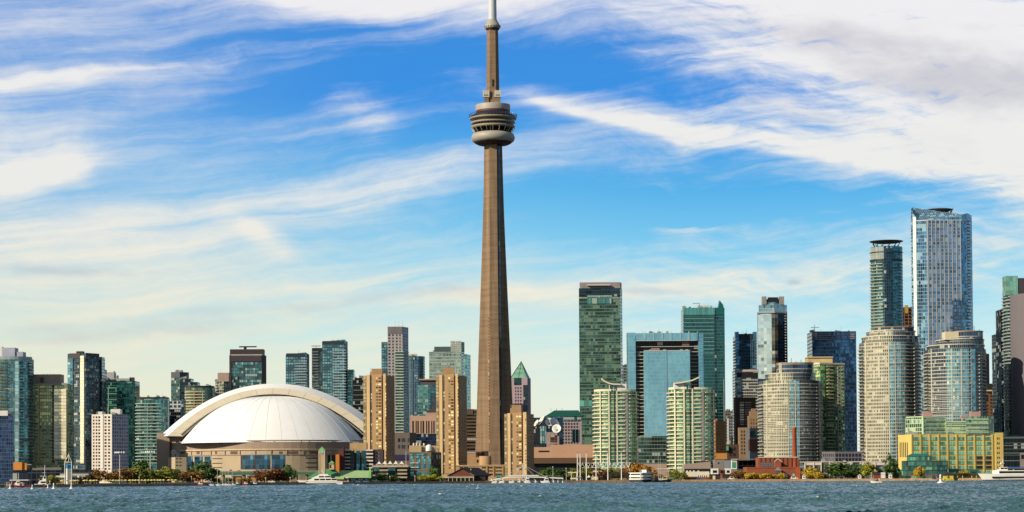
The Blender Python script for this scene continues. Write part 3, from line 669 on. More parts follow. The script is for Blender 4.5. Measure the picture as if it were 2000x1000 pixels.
EH=mat('salmon_wall','#be957a',.85,0,.06,.08); B.body(EH,z0=B.z(900),name='wall'); B.body(mat('brown_base','#5d4634',.85,0,.1,.1),z0=B.z(905),z1=B.z(894),foot=foff(B.foot,.8),name='lower_wall'); B.body(DARK,z1=B.z(905),foot=foff(B.foot,-3),name='undercroft'); B.pan('louvre',1052,1073,880,883,DARK,.2); B.block('raised_wall',1075,1166,868.5,895,EH,-.5,6)
# ================================================================== concrete observation tower
TD=2150.0; tb=P(966.8,900,TD)
TW=thing('observation_tower','very tall tapering concrete tower with a round white-ringed pod, in the middle of the skyline','tower',(tb.x,TD,GZ))
TO=Vector((tb.x,TD,GZ)); zt=lambda py: P(965,py,TD).z-GZ
m,k,b=princ('tower_concrete'); MATS['tower_concrete']=m
o_=k.n('ShaderNodeTexCoord').outputs['Object']; zz=k.sep(o_)[2]
n1=k.noise(k.vm('MULTIPLY',o_,(1,1,.05)),.25,5,.6); n2=k.noise(k.vm('MULTIPLY',o_,(.05,.05,1)),.22,6,.7)
ln=k.m('LESS_THAN',k.m('FRACT',k.m('DIVIDE',zz,6.1)),.05)
f=k.m('ADD',k.m('MULTIPLY',n1,.55),k.m('MULTIPLY',n2,.45))
k.put(b.inputs['Base Color'],k.mix(k.m('MULTIPLY',ln,.55),k.ramp(f,[(.3,lin('#4d4136')),(.7,lin('#836d56'))]),lin('#4a3a2a')))
b.inputs['Roughness'].default_value=.9; b.inputs['Specular IOR Level'].default_value=.2
TCON=m
def section(r,w,dc=6.3):
    o=[]
    for a in (-90,30,150):
        c,s=math.cos(R(a)),math.sin(R(a)); al=max(0.5,2*(dc-.866*w))
        for (x,y) in ((al,-w),(r,-w),(r,w),(al,w)): o.append((c*x-s*y,s*x+c*y))
    return o
prof=[(905,20.6,5.5),(880,19.4,5.3),(840,18.6,5.1),(780,17.4,4.9),(700,15.9,4.6),(620,14.2,4.3),(560,12.9,4.1),(500,11.6,3.95),(420,10.0,3.75),(350,9.0,3.65),(282,8.3,3.55)]
V=[];Fc=[]
for py,r,w_ in prof: V+=[(x,y,zt(py)) for x,y in section(r,w_)]
for j in range(len(prof)-1):
    for i in range(12): Fc.append((12*j+i,12*j+(i+1)%12,12*j+12+(i+1)%12,12*j+12+i))
V[:12]=[(v[0],v[1],0) for v in V[:12]]
mesh('shaft',V,Fc,TCON,TW)
def corestrip(name,a,hw,out,m_,p0,p1,dc=6.3):
    c,s=math.cos(R(a)),math.sin(R(a)); V=[]
    for z in (zt(p0),zt(p1)):
        for (x,y) in ((dc+out,-hw),(dc+out,hw),(dc-.3,hw),(dc-.3,-hw)): V.append((c*x-s*y,s*x+c*y,z))
    u0,u1=zt(p0),zt(p1); Fc=[(0,1,5,4),(1,2,6,5),(3,0,4,7),(4,5,6,7)]
    uv=[(0,u0),(2*hw,u0),(2*hw,u1),(0,u1)]*3+[(0,0)]*4
    return mesh(name,V,Fc,m_,TW,uv)
corestrip('elevator_glass',-30,1.9,.5,fac('lift_glass','#22384c','#2c3236','#1c242a',1.9,6.1,.16,.1,.7,pd=.2,pb=.04),893,284)
corestrip('window_strip',-150,.8,.15,fac('slot_dots','#15120f','#9a7a52','#9a7a52',1.6,3.05,.25,.35,.3,metal=.2),893,620)
# pod, ring by ring
PODC=mat('pod_cream','#948875',.65,0,.08,.3); PODW=mat('pod_white','#9c978e',.55,0,.06,.2); PODD=mat('pod_dark','#15151a',.35,0,.2,.3)
pod=[('pod_base',MAROON,[(4.5,284),(15.5,282.5),(18.4,279.5),(19.2,277)]),
 ('radome_ring',PODW,[(18.6,278.4),(20.4,276.5),(21.4,273),(21.7,269.5),(21.3,265.5),(20.2,262),(18.2,260.2)]),
 ('lower_windows',fac('podwin','#121418','#5d5448','#5d5448',9.5,30,.06,0,.2,pb=0),[(18.0,261.5),(18.3,259),(20.8,250.5)]),
 ('cream_band',PODC,[(20.6,251.2),(21.7,249.6),(21.8,246.8),(21.4,246.6)]),
 ('observation_windows',fac('podwin2','#101216','#2a2725','#3a3530',3.2,30,.05,0,.4,pb=0),[(21.5,247),(21.6,242.2)]),
 ('cream_band',PODC,[(21.5,242.6),(22.0,242.0),(22.2,239.4),(21.8,239.2)]),
 ('dark_windows',PODD,[(21.4,239.8),(21.7,233.9)]),
 ('cream_ledge',PODC,[(21.6,234.6),(23.0,233.8),(23.5,231.6),(22.8,230.6),(21.5,230.4)]),
 ('dark_deck',mat('deck_blue','#22222b',.5,.2),[(22.4,231.0),(22.2,227.4),(20.2,225.2),(17.6,222.4),(17.0,220)]),
 ('red_band',mat('band_red','#5c2c34',.6),[(17.0,221.8),(17.15,216.6)]),
 ('white_drum',PODW,[(17.2,216.8),(17.35,207),(16.9,205.2),(0.1,204.3)])]
for nm,mm,pr in pod: 
    mb=MB(); mb.lathe([(r,zt(py)) for r,py in pr],56)
    n=56; uv=[]
    for f_ in mb.F:
        for vi in f_: v=mb.V[vi]; uv.append(((math.atan2(v.y,v.x)+math.pi)*20,v.z%100))
    mesh(nm,mb.V,mb.F,mm,TW,uv,True)
mb=MB()    # lattice of curled aerials round the deck
for i in range(44):
    a=2*math.pi*i/44; c,s=math.cos(a),math.sin(a); z=zt(230); pts=[Vector((c*q,s*q,z+h)) for q,h in ((22.5,0),(23.9,1.0),(24.0,2.7),(22.9,3.5),(21.9,2.6))]
    for p,q in zip(pts,pts[1:]): mb.bar(p,q,.16,n=4)
    a2=a+math.pi/44; mb.bar((math.cos(a2)*23.8,math.sin(a2)*23.8,z+.2),(c*24,s*24,z+2.6),.13,n=4)
mb.build('deck_lattice',mat('lattice_grey','#5f626e',.4,.4),TW)
mb=MB()
for i in range(20):
    a=2*math.pi*i/20; c,s=math.cos(a),math.sin(a); mb.bar((c*18.6,s*18.6,zt(259)),(c*21.6,s*21.6,zt(251)),.28,n=4)
mb.build('window_struts',CREAM,TW)
MB().bar((16.4,-3,zt(207)),(16.4,-3,zt(201)),.16).build('antenna',GREYM,TW)
def hexa(name,L,m_):
    V=[];Fc=[]
    for py,r in L:
        for i in range(6): a=R(60*i); V.append((r*math.cos(a),r*math.sin(a),zt(py)))
    for j in range(len(L)-1):
        for i in range(6): Fc.append((6*j+i,6*j+(i+1)%6,6*j+6+(i+1)%6,6*j+6+i))
    return mesh(name,V,Fc,m_,TW)
hexa('upper_shaft',[(206,7.2),(192,6.9),(188,6.5),(55,5.6)],TCON)
MB().box(-.7,.7,-6.1,-5.4,zt(170),zt(157)).build('vent_slot',DARK,TW)
for x0,x1 in ((-10,-3.4),(1.6,8)):
    mb=MB(); mb.box(x0,x1,-7.8,-3,zt(192),zt(179)); o=mb.build('equipment_box',mat('box_white','#b9b3a6',.7,streak=True),TW)
    MB().box(x0+1.2,x1-1.2,-8.0,-7.8,zt(189.5),zt(187)).build('box_vent',GREYM,o)
    MB().box(x0+1.6,x1-.6,-7.2,-3.4,zt(206),zt(192)).build('support_pier',TCON,TW)
mb=MB(); mb.lathe([(r,zt(py)) for r,py in [(5.4,59.5),(6.6,58),(7.3,55.5)]],36); mb.build('upper_pod_base',mat('pod_brown','#54402f',.8),TW,True)
mb=MB(); mb.lathe([(r,zt(py)) for r,py in [(7.2,55.8),(7.9,54),(8.0,50.5),(7.2,48.6),(6.2,45),(5.0,41.5),(4.35,38.2)]],36); mb.build('upper_pod',PODW,TW,True)
mb=MB()
for i in range(18): a=i*math.pi/9; mb.bar((8.05*math.cos(a),8.05*math.sin(a),zt(53.4)),(8.05*math.cos(a),8.05*math.sin(a),zt(51.4)),.35,n=4)
mb.build('pod_windows',DARK,TW)
mb=MB(); mb.lathe([(r,zt(py)) for r,py in [(4.3,39),(4.2,20),(4.1,0),(4.0,-20),(2.4,-24),(2.2,-90),(1.2,-95),(.9,-170)]],24); mb.build('antenna_mast',mat('mast_white','#b9c0c8',.5,0,.05),TW,True)
# block and tank at the foot of the tower
B=Bld('plant_building','beige plant building with red-brown frame and round tank at the foot of the concrete tower','building',fbox(912,957,890,2010,14),890)
B.body(mat('salmon_low','#b38a66',.85),z1=B.z(886),foot=fbox(911,930,886,2040,14),name='wing_wall'); B.body(TAN,z1=B.z(893),name='wall')
B.block('red_frame',929,941,882,893,mat('redframe','#5c3426',.8),.5,7); B.block('dark_plant',941,954,881,893,MAROON,2,8)
c=P(948,900,2004); mb=MB(); mb.lathe([(5.6,0),(5.6,B.z(891.5)-GZ),(5.2,B.z(891)-GZ),(.1,B.z(891)-GZ)],28,(c.x-B.O.x,c.y-B.O.y,0)); mb.build('tank',TAN,B.o,True)
B.wins([(930.5,933),(935,939)],[(884,889),(897,903)],DARK,.4)
# ================================================================== domed stadium
SDX=2060.0
W=fpts(880,[(306,2078)]+[(330+415*i/26,1975+75*abs((330+415*i/26-538)/208)**2.1) for i in range(27)]+[(775,2085),(770,2230),(690,2262),(380,2262),(310,2230)])
B=Bld('stadium','huge stadium with white ribbed dome and wide white arch roof on tan concrete walls','stadium',W,863)
STC=mat('stadium_concrete','#b3a187',.9,0,.14,.08,streak=True); STD=mat('stadium_band','#9a8778',.9,0,.12,.08,streak=True)
B.body(STC,z1=B.z(880,540,1975)); rz=B.z(863,540,1975)
B.body(STD,z0=B.z(880,540,1975),z1=rz,foot=foff(W,-1.2),name='upper_band')
B.pan('coping',331,745,862,864.5,STD,.2,foot=foff(W,-1.2)); B.pan('ledge',352,745,878,880.5,mat('stadium_ledge','#c9b498',.85),.7); B.pan('ledge',352,745,888.5,890,STD,.5)
for x in (374.5,394,413,440,469,499,530,560,592,622,650,676): B.pan('bay_pier',x-.6,x+.6,879,889,STD,.8)
lv=mat('louvre_grey','#6b5546',.9)
for x in ((352,361),(384,390),(420,424),(450,464),(545,552),(564,582),(604,622)): B.pan('louvre',x[0],x[1],881.5,887,lv,.12)
SG=fac('stadium_glass','#2f6a8f','#27404f','#27404f',2.6,4.4,.06,.07,.5,pb=.12,pd=.18,blind='#5f9dc0')
for a,c in ((364,377),(380,396.5),(399.5,413)): B.pan('window',a,c,891.5,917,SG,.12)
for a,c in ((474,498.5),(500.5,528),(530.5,557)): B.pan('window',a,c,889,917,SG,.12)
B.pan('dark_reveal',470,474,889.5,917,DARK,.1); B.pan('dark_reveal',497.6,500.5,889.5,917,mat('plum_reveal','#3a2c33',.8),.18)
for y in (895,904,912.5): B.pan('slot',415,434,y,y+1.7,DARK,.1); B.pan('slot',597,620,y-1,y+.6,DARK,.1)
for y in (895,901.5,908,914): B.pan('slot',341,352,y,y+2.2,DARK,.1)
for a,c in ((640,645),(648,655)): B.pan('window',a,c,889,917,fac('st_dark','#1b2a3c','#222a33',None,2.5,4,.1,.1,.4),.12)
WL=fbox(306,331,846,2046,30); B.body(mat('corner_concrete','#a3907e',.9,0,.12,.08,streak=True),z1=B.z(846.5,318,2046),foot=WL,name='corner_block'); W3=fbox(330,363,893,2020,20); 
WN=fbox(326,366,852,2049,20); B.body(mat('cornice_grey','#8d8078',.9),z0=B.z(866,340,2049),z1=B.z(853,340,2049),foot=WN,name='roof_bogie_housing')
# arch roof: fascia between an outer curve and the inner curve, chamfered back to the top
ax=P(537,800,SDX); zs=lambda py,d=SDX: P(537,py,d).z-GZ; MP=SDX/F
n=64; V=[];Fc=[]; yf=2040.0-B.O.y; cx=ax.x-B.O.x
def outer(t_):
    q=abs(t_); return (222*t_*MP, zs(851)+ (zs(750)-zs(851))*(1-q**2.1))
def inner(t_):
    a=t_*math.pi/2; return (174*math.sin(a)*MP, zs(852)+(zs(776)-zs(852))*(1-abs(math.sin(a))**2.1))
for i in range(n+1):
    t_=-1+2*i/n; so=math.copysign(abs(math.sin(t_*math.pi/2))**1.0,t_)
    ox,oz=outer(so); ix,iz=inner(t_)
    mx,mz=ix+(ox-ix)*.62,iz+(oz-iz)*.62
    V+=[(cx+ix,yf+1.6,iz-.3),(cx+ix,yf,iz),(cx+mx,yf,mz),(cx+ox,yf+12,oz),(cx+ox*.995,yf+75,oz-3),(cx+ox*.96,yf+130,oz-16)]
q=6
for i in range(n):
    for j in range(q-1): Fc.append((i*q+j,(i+1)*q+j,(i+1)*q+j+1,i*q+j+1))
ROOFW=mat('roof_membrane','#e4e5e6',.55,0,.05,.05)
me=mesh('arch_roof',V,Fc,[ROOFW,mat('arch_fascia','#d6ccb8',.7,0,.06,.06)],B.o)
for p in me.data.polygons:
    j=p.index%(q-1); p.material_index=1 if j in (0,1) else 0
for i in range(-9,10):
    mb=MB()
    t_=i/9.6; so=math.sin(t_*math.pi/2); ox,oz=outer(so); ix,iz=inner(t_); a=Vector((cx+ix,yf-.02,iz)); c=Vector((cx+ix+(ox-ix)*.62,yf-.02,iz+(oz-iz)*.62)); mb.bar(a,c,.13,n=4)
    mb.build('fascia_joint',mat('joint_tan','#c6b697',.8),B.o)
# dark gap seam along the inner edge, pale lip below it
mb=MB(); prev=None
for i in range(n+1):
    t_=-1+2*i/n; ix,iz=inner(t_); p=Vector((cx+ix*1.015,yf-.5,iz+1.5))
    if prev: mb.bar(prev,p,.7,n=5)
    prev=p
mb.build('roof_seal',DARK,B.o)
# front dome: quarter ellipsoid
dz0=zs(863.5,1985); a_=177.5*MP; h_=zs(775.5)-dz0; dep=62.0; V=[];Fc=[]; nu,nv=72,26
for j in range(nv+1):
    ph=math.pi/2*j/nv
    for i in range(nu+1):
        th=math.pi*i/nu
        V.append((cx-a_*math.cos(th)*math.cos(ph),yf+1-dep*math.sin(th)*math.cos(ph),dz0+h_*(1-max(0,math.cos(ph))**2.6)))
for j in range(nv):
    for i in range(nu): s_=nu+1; Fc.append((j*s_+i,j*s_+i+1,(j+1)*s_+i+1,(j+1)*s_+i))
mesh('front_dome',V,Fc,mat('dome_membrane','#e6e8ea',.5,0,.05,.05),B.o,None,True)
for kk in range(1,18):
    th=math.pi*kk/18; mb=MB(); prev=None
    for j in range(0,24):
        ph=math.pi/2*j/26; p=Vector((cx-(a_+.05)*math.cos(th)*math.cos(ph),yf+1-(dep+.05)*math.sin(th)*math.cos(ph),dz0+(h_+.05)*(1-max(0,math.cos(ph))**2.6)))
        if prev: mb.bar(prev,p,.12,n=4)
        prev=p
    mb.build('roof_seam',mat('seam_pale','#dcd6cb',.6),B.o)
for x in (432,484,535,588,604,640,668): B.pan('roof_vent',x,x+1.5,860.8,863.2,DARK,.1,foot=foff(W,-1.2))
B.body(mat('inner_roof','#cfc8bd',.6),z0=rz-2,z1=dz0+.3,foot=foff(W,-4),name='roof_deck')
dish('white satellite dish standing on the stadium corner wall',343,886,2035,4.6,.95,.6,None)
B=Bld('stadium_annex','low tan concrete annex with slot windows at the left foot of the stadium','building',fcorner(328,342,364,893,2010,9,3),893); B.body(STC,name='wall'); B.wins([(343.5,347.5),(350,354)],[(895,897),(901.5,903.5),(908,910)],DARK,.08); B.done()
# ================================================================== east cluster
RG=fac('tall_green','#41685a','#5a7466','#3f5a4c',2.6,3.75,.1,.22,.35,blind='#7f9c82',pb=.22,pd=.42,dark='#0e1a1c',metal=.75,group=4)
B=Bld('office_tower','tall dark green glass tower with pinkish roof band right of the concrete tower','office tower',fcorner(1130.5,1211,1215,563,2450,0,16),563)
B.body(RG,name='glass_wall'); ft=fcorner(1132,1211.5,1214,551,2452,0,14); B.body(mat('mauve_band','#8d8184',.75),z0=B.z1,z1=B.z(551),foot=ft,name='roof_screen'); B.pan('screen_rail',1146,1192,556,557.5,WHITE,1.6,foot=B.foot,inn=3); B.pan('dark_storeys',1130.7,1211,563,579,fac('dkst','#1d3b44','#26454b','#1a2f35',3.6,4.5,.08,.12,.4,pd=.2),.4)
B.pan('pale_edge',1147,1195,577.5,579,SLABW,1.0); B.pan('pale_edge',1131,1147,581.5,582.7,SLABW,1.0); B.pan('pale_edge',1195,1211,581.5,582.7,SLABW,1.0); B.pan('green_bay',1147,1195,579,593,fac('grbay','#4f8a80','#3d6a62','#3d6a62',1.8,9,.12,.1,.3,pd=0),.8)
B.pan('wide_window',1131.5,1156,782,794,fac('widewin','#5fb09a','#274b45','#274b45',5,12,.05,.05,.5,pd=.2),.3); B.stack('floor_band',1131,1211,B.floors(596,860,12.8),.45,mat('grn_band','#6f8a78',.6),.25)
B=Bld('office_block','small grey tower in the gap left of the blue framed tower','office block',fbox(1214,1236,713,2700,20),713); B.body(fac('grey_gap','#46525c','#7d8488','#6a7278',2,3.6,.3,.3,.5,pd=.3),name='glass_wall'); B.block('plant_room',1220,1232,711,713.5,GREYM,3,8)
TQ=fac('turquoise','#78b4c6','#86b0b8','#78a3ac',1.9,3.9,.08,.07,.12,pb=0,pd=0,metal=.85,rough=.05,wob=.01)
B=Bld('office_tower','broad blue glass tower with a black recessed frame around a flat turquoise front','office tower',fbox(1234,1373.5,651,2306,40),651)
B.body(fac('blackrec','#0f1016','#15151c',None,3,4,.06,.1,.3,pb=.04,pd=.3),name='recessed_wall',z1=B.z(655))
B.pan('frame_pier',1233.6,1241.5,651,880,TQ,5); B.pan('frame_pier',1364,1373.6,651,880,TQ,5); B.pan('frame_beam',1241.5,1364,651,665.5,TQ,5); B.pan('frame_lip',1241,1364.5,665,666.3,STEEL,5.4)
for y in (676.5,): B.pan('floor_line',1242,1364,y,y+1,STEEL,1.2)
fl=B.floors(688,866,7.1); B.stack('floor_line',1242,1257.5,fl,.55,SLABW,2.2); B.stack('floor_line',1347.5,1364,fl,.55,SLABW,2.2)
B.pan('glass_front',1257.5,1347,686,880,TQ,9); B.pan('front_coping',1257.3,1347.2,685,686.5,STEEL,9.3); B.pan('centre_mullion',1301.2,1302.2,684,880,GREYM,9.5); B.pan('balcony_frame',1272,1288,680,685.5,mat('brownframe','#8a6f66',.7),3); B.pan('rooftop_frame',1332,1346,668.5,675,MATS['brownframe'],1.5)
for x in (1259,1276,1293,1310,1328,1345,1362): B.pan('roof_fin',x-.5,x+.5,648,664,STEEL,6)
GT=fac('sea_green','#255a5c','#3a6e6c','#254e50',1.8,3.7,.08,.14,.25,pb=0,pd=.04,metal=.85)
B=Bld('office_tower','sea-green glass tower with a pointed fin on its right corner','office tower',fbox(1334.5,1415,601,2500,36),601)
B.body(GT,name='glass_wall'); B.pan('crown_glass',1334.6,1396,601,614.5,fac('crown_gl','#4f9a90','#3d7f78',None,1.8,20,.1,.02,.25,pb=.05,pd=0),.5); B.stack('floor_band',1335,1396,B.floors(615,690,7.2),.5,mat('seaband','#7fb0aa',.5),.3)
B.pan('dark_seam',1396,1399.5,604,860,fac('seam','#1d3a40','#2a4a4e',None,2,3.7,.1,.2,.3),.4); B.pan('corner_wing',1399.5,1414.5,612,700,GT,1.0)
z0=B.z(614); c0=P(1401,614,2499); V=[];X=lambda px,py: (P(px,py,2499).x,P(px,py,2499).z)
pr=[X(1400,614),X(1414,614),X(1412.8,596),X(1405.5,586.5)]; mb=MB(); mb.extr(pr,2498.5,2512); mb.V=[v-B.O for v in mb.V]; mb.build('pointed_fin',mat('fin_green','#2f7a6c',.2,.7,.1,.05),B.o)
B.block('plant_room',1362,1386,596.5,601,SLABW,8,10); B.block('plant_unit',1346,1349,599,601,DARK,8,4); B.mast('crane_mast',1366,591,598,GREYM,.4,8); B.block('crane_jib',1353,1366,592,592.9,GREYM,9,1); B.pan('balcony_edge',1413.5,1415,740,860,mat('edge_grey','#8a9a96',.6),1)
# twin round condos
RC=fac('round_green','#5f9a7c','#7d8a6c','#56745e',2.2,3.0,.14,.1,.5,blind='#b5d19a',pb=.22,pd=.26,metal=.7)
IV=mat('ivory_paint','#d8d2b4',.65,0,.06,.3)
def round_condo(label,a,b,py,base,d,piers,cr,flip):
    B=Bld('condo_tower',label,'tower',fell(a+3,b-3,py,d,17,44,2.7),py,'twin round condo towers'); B.body(RC,name='glass_wall')
    fl=B.floors(py+7.5,base,7.33); w_=b-a; X=lambda q:a+q*w_
    B.stack('balcony',X(.012),X(.20),fl,.75,IV,1.5); B.stack('balcony',X(.21),X(.34),fl,.85,IV,1.0); B.stack('balcony',X(.54),X(.70),fl,.85,IV,1.0); B.stack('balcony',X(.79),X(.985),fl,.75,IV,1.5)
    B.slabs('floor_slab',IV,fl,.4,.3)
    for q,w2 in piers: B.pan('pier',X(q)-w2,X(q)+w2,py-1,base+3,IV,1.3)
    B.pan('dark_joint',X(.475),X(.50),py,base,DARK,.35); B.pan('corner_joint',X(.725),X(.765),py+4,base,mat('pink_joint','#a79a98',.7),.9)  # near-black strip paints the shade in the joint
    B.pan('parapet',X(.05),X(.41),py-3.5,py+.8,IV,.6); B.pan('parapet',X(.56),X(.93),py-3.5,py+.8,IV,.6)
    c=cr; B.block('glass_crown',c[0],c[1],c[4],py+1,fac('crowngl','#4f8a86','#d0cbb0','#d0cbb0',3.2,3.4,.12,.1,.4,pd=.1),.5,9); B.block('white_core',c[2],c[3],c[5],py,WHITE,.5,12)
    X2=lambda px,py_: (P(px,py_,d).x-B.O.x,P(px,py_,d).z-GZ); top=[X2(*p) for p in flip]; mb=MB(); bot=[(x,z-1.1) for x,z in top]
    prf=bot+top[::-1]; yy=d-2-B.O.y; mb.extr(prf,yy,yy+14); mb.build('swoosh_roof',IV,B.o)
    mb=MB(); 
    for i in range(5): p=X2(X(.2+.13*i),py-3.5); mb.bar((p[0],d+5-B.O.y,p[1]),(p[0],d+5-B.O.y,p[1]+2.2+(i%2)),.18)
    mb.build('roof_vents',GREYM,B.o)
    return B
RP=[(.19,.9),(.365,1.1),(.535,1.0)]
round_condo('left round green-glass condo tower, its swooping white roof tip pointing left',1157,1247,764,905,1745,RP,(1190,1203.5,1205.5,1223.5,749,749.5),[(1175.5,738.5),(1180,743),(1188,747),(1197,749),(1212,749.5)])
round_condo('right round green-glass condo tower, its swooping white roof tip pointing right',1302,1397,760,915,1740,RP,(1337,1350,1317,1336,748,748),[(1317,747.5),(1330,746),(1341,744),(1352,741.5),(1365,735.5)])
B=Bld('apartment_building','dim low green glass block between the twin round condo towers','apartment building',fbox(1246,1304,852,1900,20),852)
B.body(fac('dim_green','#4a7a6a','#56685e','#3d4f47',2.4,3.2,.14,.14,.6,pd=.4,pb=.12),name='glass_wall'); B.stack('floor_band',1247,1303,B.floors(862,905,7.2),.4,SLABG,.3); B.pan('lower_wall',1250,1302,906,918,PINKG,.6)
B=Bld('hotel','brown stone building with lit left corner under the sea-green tower','building',fcorner(1392,1397,1418,822,2080,3,9),822)
B.body(mat('brown_stone','#a3713f',.85,0,.1,.2),name='wall'); B.wins([(1400,1402.5),(1405,1407.5),(1410,1412.5)],rows(826,884,5,2.8),winmat('brn_win',['#2a1c14','#3a281c'],.4,.2)); B.block('lower_wall',1396,1420,885,897,mat('ochre_wall','#b9823f',.85),-4,6); B.block('roof_step',1396,1401,818,822,MATS['brown_stone'],2,6); B.done()
# small background towers in the gap
for (nm,lb,a,b_,py,d,mm) in (('office_block','grey tower far behind in the gap right of the sea-green tower',1417,1437,803,2700,fac('gap_grey','#4c5058','#7a726e','#6d6662',2,3.6,.34,.3,.4,pd=.3)),('office_block','narrow blue-grey tower in the gap with a paler front',1423,1431,817,2600,fac('gap_blue','#6a7886','#8a8f96',None,2,3.6,.2,.2,.3)),('building','low brown building in the gap with a small green roof hatch',1412,1443,868,2200,mat('gap_brown','#4c372c',.85)),('building','small beige block far back in the gap',1430,1437,853,2550,mat('gap_beige','#b98d62',.85))):
    B=Bld(nm,lb,'building',fbox(a,b_,py,d,20),py); B.body(mm)
    if 'hatch' in lb: B.block('green_hatch',1416,1423,871,880,mat('hatch_green','#57a07f',.6),-3,4); B.wins([(1424,1428),(1431,1436)],[(874,880),(885,891)],DARK,.1); B.done()
B=Bld('office_tower','blue tower with notched dark crown standing on a banded white podium','office tower',fbox(1436,1478,650,2520,26),655)
B.body(fac('deepblue','#2f6f96','#2b4a62','#6f92a6',2.2,3.6,.1,.22,.45,pb=.05,pd=.2,blind='#7fb0c4'),name='glass_wall'); B.block('crown_post',1436,1443,648,660,mat('crown_blue','#5a93b5',.3,.5),-.3,10); B.block('crown_post',1471,1478,648,660,MATS['crown_blue'],-.3,10); B.pan('dark_crown',1443,1471,652,663,MATS['ink_panel'],.4)
B.stack('balcony',1434.6,1437,B.floors(668,720,5.6),.9,SLABG,1.5); B.stack('balcony',1476.5,1479.5,B.floors(664,720,5.6),.9,SLABG,1.5); B.mast('roof_mast',1458,642,653,GREYM,.2)
W=fbox(1435.5,1480,722,2514,30); B.body(fac('podband','#56788a','#a9a49c','#8c8a86',2.6,3.4,.1,.36,.5,pd=.3),z1=B.z(722),foot=W,name='podium_wall'); B.pan('podium_band',1435.5,1480,722,726,mat('pale_pink','#c0adA6'.lower(),.7),.5,foot=W); B.pan('dark_storey',1439,1480,728,737,DARK,.6,foot=W)
B=Bld('office_building','dark brown brick slab with one bright column of windows below the blue notched tower','office building',fbox(1436.5,1476,776,2350,20),776)
B.body(mat('dark_brick','#4a332c',.85,0,.1,.1),name='wall'); gwm=winmat('bright_strip',['#d6c7b6','#b9a794','#8d7d6e'],.2,.3); B.wins([(1445,1453)],rows(785,832,4.7,3),gwm); B.wins([(1455,1467)],rows(785,832,4.7,2.4),winmat('dim_strip',['#8a6f62','#6a5248'],.2,.4)); B.done()
B=Bld('stone_building','old stepped stone building with arched top below the dark brown slab','building',fbox(1444,1466,835,2250,14),835); ST=mat('old_stone','#8d7358',.85,0,.15,.2); B.body(ST,name='wall'); B.wins([(1447,1449.5),(1452,1454.5),(1457,1459.5)],rows(841,890,7,4),DARK,.08); B.done()
B=Bld('stone_tower','tall stepped grey stone tower at the foot of the glass tower','building',fbox(1462,1482,812,2300,14),812); B.body(ST,name='wall'); B.block('roof_step',1465,1479,803,812,ST,1,10); B.block('roof_step',1468,1476,798,803,ST,2,7); B.wins([(1466,1468),(1471,1473),(1476,1478)],rows(818,880,7,4),winmat('st_win',['#55504c','#38332f'],.3,.3),.08); B.done()
B=Bld('office_block','slate block with a dark square window left of the curved condo','office block',fcorner(1457,1464,1484,836,2150,2,6),836); B.body(mat('slate_wall','#5c6066',.8),name='wall'); B.pan('square_window',1465,1475,841,853,fac('sqwin','#12222a','#1c2c30',None,5,8,.05,.05,.3),.15); B.pan('green_panel',1476,1482,841,851,mat('teal_panel','#2f7f70',.5),.2); B.pan('brick_base',1462,1484,858,880,mat('brick_base','#4a2a22',.9),.3)
PB=fac('pale_blue_glass','#bcd3da','#93aab4','#8ba3ae',3.3,3.7,.05,.07,.22,pb=.02,pd=.04,blind='#e6e6d8',metal=.85,wob=.02)  # pale copy of the glass: sunlight on the left face is in the colour
B=Bld('office_tower','slim glass tower with pale left face, dark right face and stepped crown','office tower',fcorner(1479,1513,1537.5,610,2420,6,7),610)
B.body(fac('darkface','#16293e','#1d2f42','#203448',3.3,3.7,.05,.07,.5,pb=0,pd=.2),name='glass_wall'); B.pan('pale_glass',1480.5,1507.5,613,740,PB,.4); B.pan('middle_glass',1507.7,1513,613,740,fac('midface','#6a6a60','#56564e',None,3.3,3.7,.05,.07,.5,pd=.3),.35); B.pan('middle_glass',1513,1520,613,740,MATS['midface'],.3); B.stack('balcony',1534.5,1537.4,B.floors(612,720,5.4),1.2,SLABG,1.4)  # dark, middle and pale glass paint shaded, half-lit and sunlit faces
B.pan('roof_edge',1479,1537,609.5,612,SLABG,.7); z=B.z1
ft=fcorner(1481.5,1512,1537,593,2423,5,6); B.body(fac('crown1','#6fa3b8','#8aa4ae','#9a9d98',2.6,3.7,.08,.1,.3,pb=.25,blind='#a9a49a'),z0=z,z1=B.z(594.5),foot=ft,name='crown_tier'); ft2=fcorner(1488.5,1511,1531.5,579,2426,4,5); B.body(fac('crown2','#5d93ad','#8f948f','#8f948f',2.2,5,.12,.1,.4,pb=.3,blind='#8d8a84'),z0=B.z(594.5),z1=B.z(583),foot=ft2,name='crown_tier'); B.block('crown_post',1488.5,1497,579,595,mat('post_grey','#8c8a86',.6),5,6); B.block('crown_post',1522,1531.5,579,595,MATS['post_grey'],5,6); B.block('crown_screen',1500,1520,580.5,590,DARK,6,4)
